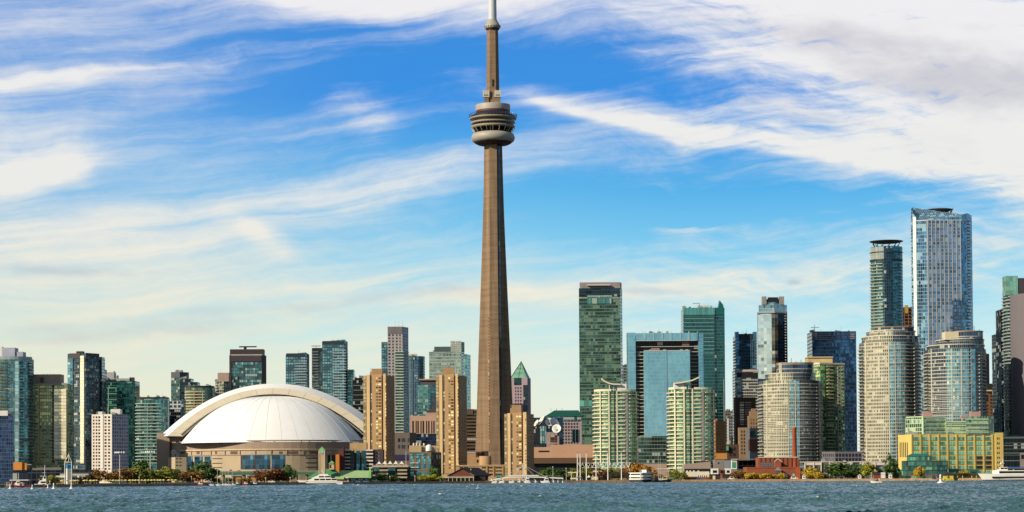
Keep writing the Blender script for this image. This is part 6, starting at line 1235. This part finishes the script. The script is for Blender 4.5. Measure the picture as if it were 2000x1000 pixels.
# balcony condo, red and orange wall
B=Bld('apartment_building','mid-rise apartment building with orange end wall, white balconies and teal glass above the ferry terminal','apartment building',front(661,748,878,92,18),878); B.body(mat('brick_brown','#4a3a36',.85,0,.12,.2),name='wall')
OW=front(655.5,662.5,888,84,10); B.body(mat('orange_wall','#c4782a',.8,0,.08,.2),z1=B.z(888),foot=OW,name='orange_wall'); W=front(661,671,888,90,14); B.body(mat('red_wall','#6d3028',.8,0,.12,.2),z1=B.z(888),foot=W,name='red_wing'); mb=MB(); z0,z1_=B.z(888)-GZ,B.z(872)-GZ; fx=[p-B.c for p in W]; mb.add([(fx[0].x,fx[0].y,z0),(fx[1].x,fx[1].y,z0),(fx[2].x,fx[2].y,z0),(fx[3].x,fx[3].y,z0),(fx[1].x,fx[1].y,z1_),(fx[2].x,fx[2].y,z1_)],[(0,1,4),(0,4,5,3),(1,2,5,4),(2,3,5)]); mb.build('sloped_red_roof',mat('red_tile','#5f2a28',.8),B.o)
fl=B.floors(881,922,7.2); BW=mat('balcony_white','#cfc8ba',.6,0,.05,.3); B.stack('balcony',669,684,fl,1.1,BW,2.2); B.stack('balcony',715,728.5,fl,1.1,BW,2.2)
TG2=fac('teal_front','#2a86a0','#26424e','#1f3844',1.7,3.0,.1,.12,.7,blind='#5fb6c8',pb=.2,pd=.3); B.pan('teal_glass',685,692,879,922,fac('teal_dim','#163848','#182a34',None,1.7,3,.1,.12,.5,pd=.3),.5); B.pan('teal_glass',696,703,879,922,TG2,.5); B.pan('teal_glass',706,714.5,879,922,TG2,.5); B.block('penthouse',683,716,865,878,mat('tan_penthouse','#b5956a',.8,streak=True),3,12); B.pan('tan_frame',684,715,876,884,mat('tan_frame','#b08f68',.8),.4); B.block('plant_unit',689,701,862.5,866,GREYM,5,6); B.wins([(732,735),(738,741)],rows(882,915,7.2,3.5),mat('lav_win','#6f7088',.3,.3)); B.done()
# terraced restaurant with white tents
B=Bld('restaurant','dark terraced restaurant with white pointed tents along its roof terrace','restaurant',front(727,798,909,52,20),911); B.body(fac('rest_dark','#1c2426','#2a2826','#33302c',2.4,3.4,.12,.16,.5,pb=.08,pd=.35),name='wall'); B.pan('terrace_edge',727,798,909,912.5,mat('terrace_stone','#b0a288',.8),2.4); B.pan('teal_window',730,741,914,920,fac('rest_teal','#2a8aa5','#1d3440',None,2,2.6,.1,.1,.5),1.0); B.pan('teal_window',757,772,914,919,MATS['rest_teal'],1.0)
for a_,b_ in ((741,758),(776,795)): B.stack('balcony',a_,b_,[B.z(y) for y in (920,927,934)],1.2,mat('rest_rail','#a89b84',.7),3.2)
mb=MB()
for i in range(30): x=B.rel([P(728+i*2.3,905,B.dmin-1.8)])[0]; mb.bar((x.x,x.y,B.z(909)-GZ),(x.x,x.y,B.z(906.5)-GZ),.08,n=4)
mb.build('terrace_rail',WHITE,B.o)
for i,(xa,lb) in enumerate(((740.5,'leftmost white pointed tent on the restaurant terrace'),(751.5,'second white pointed tent from the left on the restaurant terrace'),(762,'middle white pointed tent on the restaurant terrace'),(773,'second white pointed tent from the right on the restaurant terrace'),(784.5,'rightmost white pointed tent on the restaurant terrace'))):
    dd=B.dmin+3; c=P(xa,907,dd); q=thing('terrace_tent',lb,'tent',(c.x,dd,B.z1),'white tents on the terrace'); w_=5.2*S(dd); z0=B.z(906)-B.z1; zp=B.z(899.8 if i in (1,2,3) else 900.6)-B.z1; V=[]; n=8
    mb=MB(); mb.lathe([(w_*1.25,z0),(w_*.72,z0+(zp-z0)*.33),(w_*.32,z0+(zp-z0)*.68),(.05,zp)],4,(0,0,0),math.pi/4,math.pi/4+2*math.pi); mb.build('canopy',WHITE,q); mb=MB()
    for x,y in ((-w_*.86,-w_*.86),(w_*.86,-w_*.86),(w_*.86,w_*.86),(-w_*.86,w_*.86)): mb.bar((x,y,0),(x,y,z0+.1),.1,n=5)
    mb.build('tent_posts',WHITE,q)
b=P(793,905,B.dmin+6); o=thing('flagpole','slim white flagpole right of the terrace tents','flagpole',(b.x,b.y,GZ)); MB().bar((0,0,0),(0,0,B.z(881)-GZ),.18,.1).build('pole',WHITE,o); mb=MB(); mb.box(.1,1.6,-.02,.03,B.z(886)-GZ,B.z(882)-GZ); mb.build('flag',mat('flag_blue','#5a6a8a',.8),o)
# teal windowed office
B=Bld('office_block','tan office block with large teal windows and domed rooftop dish','office block',fcorner(799,842,862,883,sd_at(820)+48,0,14),883); TB=mat('taupe_brick','#7a6450',.85,0,.12,.2); B.body(TB,name='wall'); TW3=fac('teal_big','#2f9ab0','#2a5a66','#24505c',1.6,3.6,.1,.08,.5,blind='#7fd0d8',pb=.25,pd=.2,metal=.7)
B.pan('top_glass',801,833,884.5,889,TW3,.3)
for y0,y1 in ((891.5,902),(904,913.5),(916,919),(921.5,929)):
    for a_,b_ in ((801.5,808),(813,820.5),(823.5,831),(834.5,841)): B.pan('window',a_,b_,y0,y1,TW3,.15)
B.pan('white_frame',801,818,903.5,904.8,WHITE,.8); B.pan('white_frame',801,818,912.3,913.6,WHITE,.8); B.pan('dark_side',843,861,885,932,fac('office_side','#141c20','#1c2224','#10161a',2.2,3.5,.12,.16,.5,pd=.4),.2)
TP=mat('tan_plant','#b39a78',.85,0,.1,.2); B.block('penthouse',799,823,870,883,TP,3,10); B.block('penthouse_step',824,850,873,883,TP,5,9); c=P(838,874,B.dmin+5)-B.O; mb=MB(); mb.lathe([(2.4,-2.5),(2.4,0),(2.2,.9),(1.5,1.8),(.05,2.3)],18,c); mb.build('roof_dome',WHITE,B.o,True); mb=MB()
for x,h_ in ((808,1.8),(814,2.2),(820,1.5),(828,1.8)): c=P(x,870,B.dmin+6)-B.O; mb.lathe([(.6,0),(.6,h_*.6),(.9,h_*.7),(.05,h_)],10,c)
mb.build('roof_vents',WHITE,B.o)
# gabled hall with veranda
d=sd_at(905)+26; ox=P(905,938,d).x; o=thing('gabled_hall','brown gabled hall with dark shingle roof and white veranda posts','building',(ox,d,GZ)); xm=lambda px:P(px,935,d).x-ox; zm=lambda py:P(905,py,d).z-GZ; RB=mat('russet_board','#6a3a2a',.85,0,.12,.4); DKR=mat('dark_shingle','#2a2226',.85,0,.25,.5)
mb=MB(); mb.extr([(xm(876),0),(xm(925),0),(xm(925),zm(929)),(xm(903.5),zm(916)),(xm(876),zm(929.5))],0,.8); mb.build('gable_wall',RB,o)
# ridge runs back to the right; roof slopes either side
e0,e1,pk=(xm(873.5),zm(930)),(xm(928),zm(930)),(xm(903.5),zm(914.6)); dx=xm(934)-xm(903.5); D=26
mb=MB(); mb.add([(e0[0],-.6,e0[1]),(pk[0],-.6,pk[1]),(e1[0],-.6,e1[1]),(e0[0]+dx,D,e0[1]),(pk[0]+dx,D,pk[1]),(e1[0]+dx,D,e1[1]),(e0[0],-.6,e0[1]+.5),(pk[0],-.6,pk[1]+.55),(e1[0],-.6,e1[1]+.5),(e0[0]+dx,D,e0[1]+.5),(pk[0]+dx,D,pk[1]+.55),(e1[0]+dx,D,e1[1]+.5)],[(6,7,10,9),(7,8,11,10),(0,1,7,6),(1,2,8,7),(0,3,4,1),(1,4,5,2),(0,6,9,3),(2,5,11,8)]); mb.build('roof',DKR,o)
mb=MB(); mb.add([(xm(925),0.1,0),(xm(925)+dx-1,D-1,0),(xm(925),0.1,zm(929.3)),(xm(925)+dx-1,D-1,zm(929.3))],[(0,1,3,2)]); mb.build('side_wall',mat('dark_board','#2e2426',.85,0,.2,.4),o); mb=MB(); mb.box(xm(928),xm(948),4,14,0,zm(931)); mb.build('rear_wing',MATS['dark_board'],o)
mb=MB(); mb.box(xm(859),xm(926),-5,0,zm(933.2),zm(932)); mb.build('veranda_roof',mat('veranda_pale','#b5b5a2',.7),o)
for i in range(9): x=xm(860+i*8.1); MB().box(x-.2,x+.2,-4.9,-4.5,0,zm(933)).build('veranda_post',MATS['veranda_pale'],o)
mb=MB(); mb.box(xm(859),xm(926),-5,-4.8,zm(930.8),zm(930.2)); 
for i in range(24): x=xm(859.5+i*2.85); mb.bar((x,-4.9,zm(932)),(x,-4.9,zm(930.3)),.08,n=4)
mb.build('upper_rail',MATS['veranda_pale'],o); mb=MB(); mb.box(xm(862),xm(924),-.4,.02,0,zm(933.4)); mb.build('glass_front',fac('hall_glass','#2c2420','#5a4838','#4a3a2e',3,4,.12,.1,.5,metal=.3,pd=.3,blind='#8a6a44'),o)
for x in (914,918.5): mb=MB(); mb.box(xm(x),xm(x+1.6),6,7.5,zm(922),zm(915.5)); mb.build('roof_vent',STEEL,o)
# parking structure
B=Bld('parking_garage','beige parking garage with long dark openings behind the gabled hall','garage',front(890,986,909,80,24),909); B.body(mat('garage_beige','#b0906a',.85,0,.1,.15,streak=True),name='wall'); 
for y0,y1 in ((912,914.8),(918.6,921),(925,928)):
    for a_,b_ in ((897,904),(906,914),(941,949),(954,962.5),(968,980.5)): B.pan('opening',a_,b_,y0,y1,DARK,.08)
B.pan('roof_coping',890,986,908,909.8,mat('coping_tan','#c0a27c',.85),.4)
for x in (952,965,983): B.pan('pier',x-.7,x+.7,910,930,mat('ochre_pier','#9c7430',.85),.5)
B.pan('green_banner',968.5,980,927.5,932,mat('banner_green','#2f8a6a',.7),.6)
# cable-stayed footbridge
d=sd_at(1022)+2; ox=P(1022,938,d).x; o=thing('footbridge','white footbridge with a single mast and stay cables over the boat slip','bridge',(ox,d,GZ)); xm=lambda px:P(px,935,d).x-ox; zm=lambda py:P(1022,py,d).z-GZ
pts=[(950,941),(958,937.5),(970,934.2),(982,932.2),(994,930.6),(1022,930.2),(1052,930.8),(1074,932),(1100,933.5)]; mb=MB(); top=[(xm(x),zm(y)) for x,y in pts]; bot=[(x,z-.9) for x,z in top]; mb.extr(bot+top[::-1],-1.8,1.8); mb.build('deck',WHITE,o); mb=MB(); mb.extr([(xm(993),zm(930.4)),(xm(1052),zm(930.4)),(xm(1052),zm(928.2)),(xm(993),zm(928))],-2.1,-1.85); mb.build('side_panel',WHITE,o)
MB().bar((0,0,-1.5),(0,0,zm(904.5)),.55,.3,10).build('mast',WHITE,o)
for x,y in ((984,932),(1002,930),(1045,930.5),(1066,931.6)):
    MB().bar((0,0,zm(908)),(xm(x),0,zm(y)),.13,n=5).build('cable',STEEL,o)
for x in (960,1090,1099): MB().bar((xm(x),0,-1.5),(xm(x),0,zm(932.8)-.6),.4,.4,8).build('support_post',WHITE,o)
mb=MB()
for a_,b_ in zip(top,top[1:]): mb.bar((a_[0],-1.75,a_[1]+1),(b_[0],-1.75,b_[1]+1),.07,n=4)
mb.build('handrail',STEEL,o)
# frame, masts and space truss
d=sd_at(1180)+8; ox=P(1180,938,d).x; xm=lambda px:P(px,935,d).x-ox; zm=lambda py:P(1180,py,d).z-GZ
for px,top,lb in ((1128,886,'white mast at the far left of the truss, left of a close pair'),(1133.5,886,'white mast at the far left of the truss, right of a close pair'),(1145.5,885.5,'white mast standing alone near the left end of the truss'),(1164.5,886,'white mast crossing the truss, third from its right end'),(1187.5,885,'white mast crossing the middle of the truss'),(1214,884.5,'rightmost white mast crossing the truss')):
    p=P(px,938,d-2); q=thing('mast',lb,'mast',(p.x,d-2,GZ),'white masts of the open-air stage'); h=zm(top); MB().bar((0,0,0),(0,0,h),.42,.3,10).build('pole',WHITE,q); mb=MB(); mb.bar((-.9,0,h+1.2),(.9,0,h+1.2),.1); mb.bar((0,0,h),(0,0,h+1.3),.1); mb.build('lightning_head',GREYM,q)
o=thing('space_truss','white zigzag roof truss spanning between the white masts','truss',(ox,d,GZ)); mb=MB(); x0,x1=1130,1231; n=13; zt_,zb_=zm(904.5),zm(913.3)
for y in (-.01,3.2):
    mb.bar((xm(x0),y,zt_),(xm(x1),y,zt_),.22); mb.bar((xm(x0+5),y,zb_),(xm(x1-7),y,zb_),.2)
    for i in range(n):
        a_=x0+(x1-x0)*i/n; b_=x0+(x1-x0)*(i+1)/n; m_=(a_+b_)/2
        mb.bar((xm(a_),y,zt_),(xm(m_),y,zb_),.15,n=5); mb.bar((xm(m_),y,zb_),(xm(b_),y,zt_),.15,n=5)
for i in range(n+1): a_=x0+(x1-x0)*i/n; mb.bar((xm(a_),0,zt_),(xm(a_),3.2,zt_),.12,n=4)
mb.build('lattice',WHITE,o); mb=MB(); mb.bar((xm(1224),0,zt_),(xm(1231),0,zm(921)),.18); mb.build('end_strut',WHITE,o)
B=Bld('stage_pavilion','low dark stage pavilion with white roof edge under the truss','pavilion',front(1158,1228,922,22,10),923); B.body(mat('stage_dark','#2c241e',.85),name='wall'); B.pan('roof_edge',1158,1176,919.5,921.5,WHITE,1.0); B.pan('ramp_wall',1150,1168,931,937,CREAM,1.0); B.pan('low_wall',1192,1228,934,938.5,mat('stage_tan','#a5876a',.85),1.5)
B=Bld('kiosk','white framed shelter left of the white masts','shelter',front(1110,1127,923,8,3),924); B.pan('flat_roof',1108,1128,922,923.6,WHITE,.5); 
for x in (1116,1126): B.pan('post',x-.5,x+.5,923.6,941,WHITE,.3)
B.pan('low_screen',1114,1128,933,936,CREAM,.2)
for i,(px,lb) in enumerate(((1133,'white market tent left of the close pair of masts base'),(1150,'white market tent between two masts'),(1158,'cream market tent left of the stage pavilion'))):
    b=G(px,12); q=thing('market_tent',lb,'tent',b,'small tents by the masts'); mb=MB(); mb.lathe([(2.3,2.2),(1.2,2.9),(.1,3.9)],4,(0,0,0),math.pi/4,math.pi/4+2*math.pi); mb.build('canopy',WHITE if i<2 else CREAM,q); mb=MB()
    for x in (-1.5,1.5):
        for y in (-1.5,1.5): mb.bar((x,y,0),(x,y,2.3),.08,n=4)
    mb.build('posts',WHITE,q)
# low buildings right of the twin condos
B=Bld('low_hall','low pinkish hall behind the tugboat','building',front(1266,1308,915,46,12),916); B.body(PINKG,name='wall'); B.pan('coping',1266,1308,915,917,SLABW,.4)
B=Bld('theatre','mauve windowless building with slanted top right of the right round condo','building',front(1336,1388,907,66,16),907); z=B.z; B.body(mat('mauve_wall','#9c8a80',.85,0,.06,.1),tops=[z(907),z(901.5),z(901.5),z(907)],name='wall'); B.pan('dark_base',1337,1388,915.5,922,DARK,.3); B.block('dark_block',1370,1396,900,906,MAROON,6,8)
B=Bld('restaurant','long white low restaurant with brick patches right of the right round condo','restaurant',front(1337,1385,921,30,12),921); B.body(mat('white_wall','#d5cdb9',.75,0,.08,.2),name='wall',z0=B.z(932)); B.body(mat('brick_patch','#7a4a3a',.85,0,.2,.4),z1=B.z(932),name='brick_base'); B.wins([(1362,1363.5),(1366,1367.5),(1370,1371.5),(1374,1375.5),(1378,1379.5)],[(928.5,932)],DARK,.1)
for x in (1341,1347,1354,1363): B.block('roof_vent',x,x+2.4,919,921,WHITE,3,2)
B.pan('awning',1338,1360,930.5,932,mat('awning_tan','#a9866a',.8),2.0); B.done()
B=Bld('grey_house','plain grey cube house behind the white framed boxes','building',front(1395,1415,898,60,12),898); B.body(mat('house_grey','#837c78',.85),name='wall'); B.pan('vent',1402,1405,903,906,DARK,.1)
B=Bld('gallery','blue-grey gallery with tall green window and thin flat roof','building',fcorner(1415,1440,1480,899,sd_at(1440)+58,2,6),899); B.body(mat('gallery_grey','#6d7480',.7),name='wall'); B.pan('white_frame',1428,1439,898,916,WHITE,.4); B.pan('green_window',1429.3,1437.5,901,914,fac('gal_green','#2f9a72','#d0d0c8',None,3.4,5,.06,.06,.4,pd=0),.6); B.pan('thin_roof',1428,1481,896,898,mat('thin_grey','#9a9a98',.6),1.5); B.pan('dark_glass',1441,1479,899,915,fac('gal_dark','#1a1c20','#2c2e30',None,4,4,.08,.1,.5,pd=.4),.2)
B=Bld('cafe','white framed cafe boxes over a dark ground floor','cafe',front(1387,1428,915,24,10),915); B.body(mat('cafe_dark','#2c2522',.8),z1=B.z(926),name='ground_floor')
for a_,b_ in ((1389.5,1403),(1404,1415),(1416.5,1427.5)): B.pan('white_box',a_,b_,915,926,WHITE,1.0,inn=6) if a_!=1404 else B.pan('brick_panel',a_,b_,916.5,926,mat('cafe_brick','#8a5a40',.85),.5,inn=6); B.pan('window',a_+2.5,b_-3,918.5,923.5,BWIN,1.15)
B.pan('brick_column',1407,1411,926,938,MATS['cafe_brick'],.4); B.pan('door',1392,1397,929,938,CREAM,.2)
# red brick power plant
BRK=mat('red_brick','#8c4c34',.85,0,.16,.25); 
B=Bld('power_plant','red brick former power plant with parapet walls and small gabled entrance','building',front(1459,1563,912,20,26),912); B.body(BRK,name='wall'); W=front(1481,1560,893,34,18); B.body(BRK,z1=B.z(893),foot=W,name='boiler_house')
for i in range(9): x=1486+i*8.6; B.pan('pilaster',x-.8,x+.8,894.5,912,mat('brick_dark2','#6a2f20',.85),.35,foot=W)
B.pan('parapet_cap',1481,1560,892.3,893.8,SLABW,.4,foot=W); B.pan('grey_louvre',1486,1515,903,911.8,fac('plant_louvre','#4a4c52','#6a6c70','#5c5e62',1.2,1.2,.3,.3,.2,metal=.2),1.0,foot=W)
for y in (914.5,): B.pan('brick_course',1459,1563,y,y+.8,mat('brick_dark2','#6a2f20',.85),.12)
ft=front(1514,1525.5,897,24,8); z0,z1_,za=B.z(912)-GZ,B.z(901)-GZ,B.z(896.5)-GZ; mb=MB(); f=[p-B.c for p in ft]; mb.extr([(f[0].x,z0),(f[1].x,z0),(f[1].x,z1_),((f[0].x+f[1].x)/2,za),(f[0].x,z1_)],f[0].y,f[0].y+8); mb.build('roof_gable',BRK,B.o); mb=MB(); mb.bar((f[0].x-.5,f[0].y-.1,z1_-.3),((f[0].x+f[1].x)/2,f[0].y-.1,za+.2),.3); mb.bar((f[1].x+.5,f[0].y-.1,z1_-.3),((f[0].x+f[1].x)/2,f[0].y-.1,za+.2),.3); mb.build('gable_trim',SLABW,B.o)
ft=front(1514.5,1526,917,16,6); f=[p-B.c for p in ft]; mb=MB(); mb.extr([(f[0].x,0),(f[1].x,0),(f[1].x,B.z(918)-GZ),((f[0].x+f[1].x)/2,B.z(913)-GZ),(f[0].x,B.z(918)-GZ)],f[0].y,f[0].y+5); mb.build('entrance',mat('entrance_grey','#5c4c48',.8),B.o); mb=MB(); mb.add([(f[0].x-.6,f[0].y-.4,B.z(919)-GZ),(f[1].x+.6,f[0].y-.4,B.z(919)-GZ),((f[0].x+f[1].x)/2,f[0].y+5,B.z(912.6)-GZ),((f[0].x+f[1].x)/2,f[0].y-.2,B.z(913)-GZ)],[(0,3,2),(3,1,2),(0,1,3)]); mb.build('entrance_roof',mat('slate_roof','#8a7f80',.6),B.o)
for a_,b_ in ((1533,1538.5),(1547,1553)): B.pan('arched_door',a_,b_,923,937.5,fac('plant_door','#3f6a62','#2a3a38',None,2,3,.12,.1,.5,metal=.4),.1)
B.pan('side_block',1554,1563,914,937,mat('brick_light','#a5512f',.85,0,.15,.3),.6)
d=sd_at(1552)+38; c=P(1552.2,912,d); o=thing('chimney','tall tapering red brick chimney above the power plant','chimney',(c.x,d,GZ)); h=hgt(1552,834,d); mb=MB(); mb.lathe([(2.1,0),(1.95,h*.3),(1.45,h-2.2),(1.6,h-1.9),(1.6,h-.4),(1.45,h),(.9,h),(.9,h-1)],24); mb.build('shaft',mat('chimney_brick','#9c4a26',.85,0,.18,.2,streak=True),o,True); mb=MB()
for q_ in (.35,.55,.75): r_=2.1-.75*q_; mb.lathe([(r_-.02,h*q_),(r_+.09,h*q_+.1),(r_+.09,h*q_+.4),(r_-.02,h*q_+.5)],24)
mb.build('iron_bands',mat('iron_band','#5a2c1e',.7),o)
# long white terminal and garage behind it
B=Bld('waterfront_terminal','long white framed low terminal with glass bays right of the brick plant','building',front(1562,1735,902,44,16),902); TR=fac('term_glass','#5a7480','#a9a096','#8f8a84',2.3,3.6,.12,.12,.5,blind='#8fa5ae',pb=.2,pd=.25,metal=.6); B.body(TR,name='glass_wall'); TWH=mat('terminal_white','#d2c6ba',.75,0,.06,.2)
for a_,b_ in ((1571,1604),(1620,1665),(1680,1735)): B.pan('roof_fascia',a_,b_,902,908.5,TWH,1.2)
B.pan('roof_edge',1562,1735,901.2,902.6,TWH,1.4); B.pan('floor_band',1571,1735,924,926,TWH,.8)
for x in (1572,1589,1603.5,1620,1680,1709,1728): B.pan('column',x-.9,x+.9,902.5,937,TWH,1.6)
B.pan('grey_bay',1604.5,1619,903,924,fac('term_grey','#3c444a','#85827e','#85827e',1.6,3.2,.2,.14,.4,pd=.3),.6)
B=Bld('parking_garage','grey concrete garage with square openings behind the white terminal','garage',fcorner(1605,1630,1684,882,sd_at(1640)+90,4,2),882); B.body(mat('garage_grey','#6f6a72',.85,0,.1,.2),name='wall')
for y0,y1 in ((886,892),(894.5,901)):
    for i in range(8): x=1632+i*6.4; B.pan('opening',x,x+4.6,y0,y1,mat('opening_dark','#20202a',.5),.08)
    for i in range(6): x=1607+i*3.8; B.pan('opening',x,x+2.4,y0,y1,MATS['opening_dark'],.08)
# terrace in front of the yellow terminal
for i in range(9):
    px=1779+i*7.2; b=G(px,9); q=thing('parasol','%s red parasol from the left on the terrace by the yellow terminal'%ORD[i],'parasol',b,'red parasols on the terrace'); MB().bar((0,0,0),(0,0,2.6),.07,n=5).build('pole',STEEL,q); mb=MB(); mb.lathe([(1.5,2.2),(.8,2.75),(.05,3.1)],8); mb.build('canopy',mat('parasol_red','#8a2f3a',.8,0,.1,.5),q)
B=Bld('terrace_pergola','dark pergola with posts beside the orange-yellow tree','pergola',front(1868,1908,924,6,6),925); B.pan('flat_roof',1866,1909,923.5,926,mat('pergola_green','#2a4038',.7),1.5,inn=4); 
for x in (1870,1880,1898,1907): B.pan('post',x-.6,x+.6,926,938,SLABT,.3)
for px,lb,a_ in ((1679,'small white shelter below the dark green tree',3.0),(1739,'white shelter under the cypress',3.6),(1570,'white kiosk right of the brick plant',3.2)):
    b=G(px,7); q=thing('kiosk',lb,'kiosk',b); mb=MB(); mb.box(-1.1,1.1,-1.1,1.1,0,a_-.5); mb.build('wall',WHITE,q); mb=MB(); mb.add([(-1.4,-1.4,a_-.5),(1.4,-1.4,a_-.5),(1.4,1.4,a_-.5),(-1.4,1.4,a_-.5),(0,0,a_+.4)],[(0,1,4),(1,2,4),(2,3,4),(3,0,4),(3,2,1,0)]); mb.build('roof',STEEL,q); mb=MB(); mb.box(-.45,.45,-1.13,-1.08,.9,1.8); mb.build('window',BWIN,q)
b=G(1706,10); q=thing('fire_boat_house','small red and white boathouse left of the cypress','boathouse',G(1718,12)); mb=MB(); mb.box(-4,4,-2,2,0,3); mb.build('wall',mat('boathouse_red','#7a3a30',.8),q); mb=MB(); mb.box(.6,3.8,-2.2,-1.95,.4,4.6); mb.build('white_panel',WHITE,q); mb=MB(); mb.add([(-4.4,-2.3,3),(4.4,-2.3,3),(4.4,2.3,3),(-4.4,2.3,3),(-4,0,4.6),(4,0,4.6)],[(0,1,5,4),(2,3,4,5),(1,2,5),(3,0,4)]); mb.build('roof',MAROON,q)
# low city blocks standing behind the waterfront, seen in the gaps
for (a_,b_,py,dd,hx,lb) in ((905,960,886,2400,'#5c4a3e','low brown block behind the foot of the concrete tower'),(760,800,868,2300,'#6b5a4c','low grey-brown block behind the annex'),(1390,1440,880,2350,'#55463c','low brown block in the gap below the grey towers'),(182,270,915,1890,'#3a4248','low dark glass block at the foot of the green twin towers')):
    B=Bld('low_block',lb,'building',fbox(a_,b_,py,dd,20),py); B.body(fac('low'+hx[1:],'#2a3036',hx,hx,3,3.6,.3,.4,.4,pb=.1,pd=.3,metal=.3),name='wall')

# small plant, vents and rails on the flat roofs
for B in BL:
    if not any(q in B.label for q in ('rounded teal','twin green','dark framed','low curved teal','broad grey-green','sea-green glass','louvred top','tall dark green','blue rounded','narrow grey-topped','curved yellow-green','gridded apartment','grey tower far','low black block','broad blue glass','blue tower with notched','dark blue stepped','exhibition','windowless pinkish','long white framed','yellow concrete')): continue
    r=random.Random(B.label); xs=[pxof(p.x,p.y,B.z1)[0] for p in B.foot]; a,b_=min(xs),max(xs); w_=b_-a
    for i in range(5):
        x=a+w_*r.uniform(.08,.88); d=B.dmin+r.uniform(3,9); p=P(x,700,d); h_=r.uniform(1.0,2.6); q=(p.x-B.O.x,p.y-B.O.y); z_=B.z1-GZ; s_=r.uniform(.8,2.2)
        mb=MB(); mb.box(q[0]-s_,q[0]+s_,q[1]-s_*.7,q[1]+s_*.7,z_-.1,z_+h_); mb.box(q[0]-s_*.5,q[0]+s_*.3,q[1]-s_*.4,q[1]+s_*.4,z_+h_,z_+h_+.5); mb.build('roof_unit',GREYM if i%2 else SLABG,B.o)
    for i in range(2):
        x=a+w_*r.uniform(.1,.9); p=P(x,700,B.dmin+4); q=(p.x-B.O.x,p.y-B.O.y); MB().bar((q[0],q[1],B.z1-GZ),(q[0],q[1],B.z1-GZ+r.uniform(3,6)),.14,.06).build('antenna',GREYM,B.o)
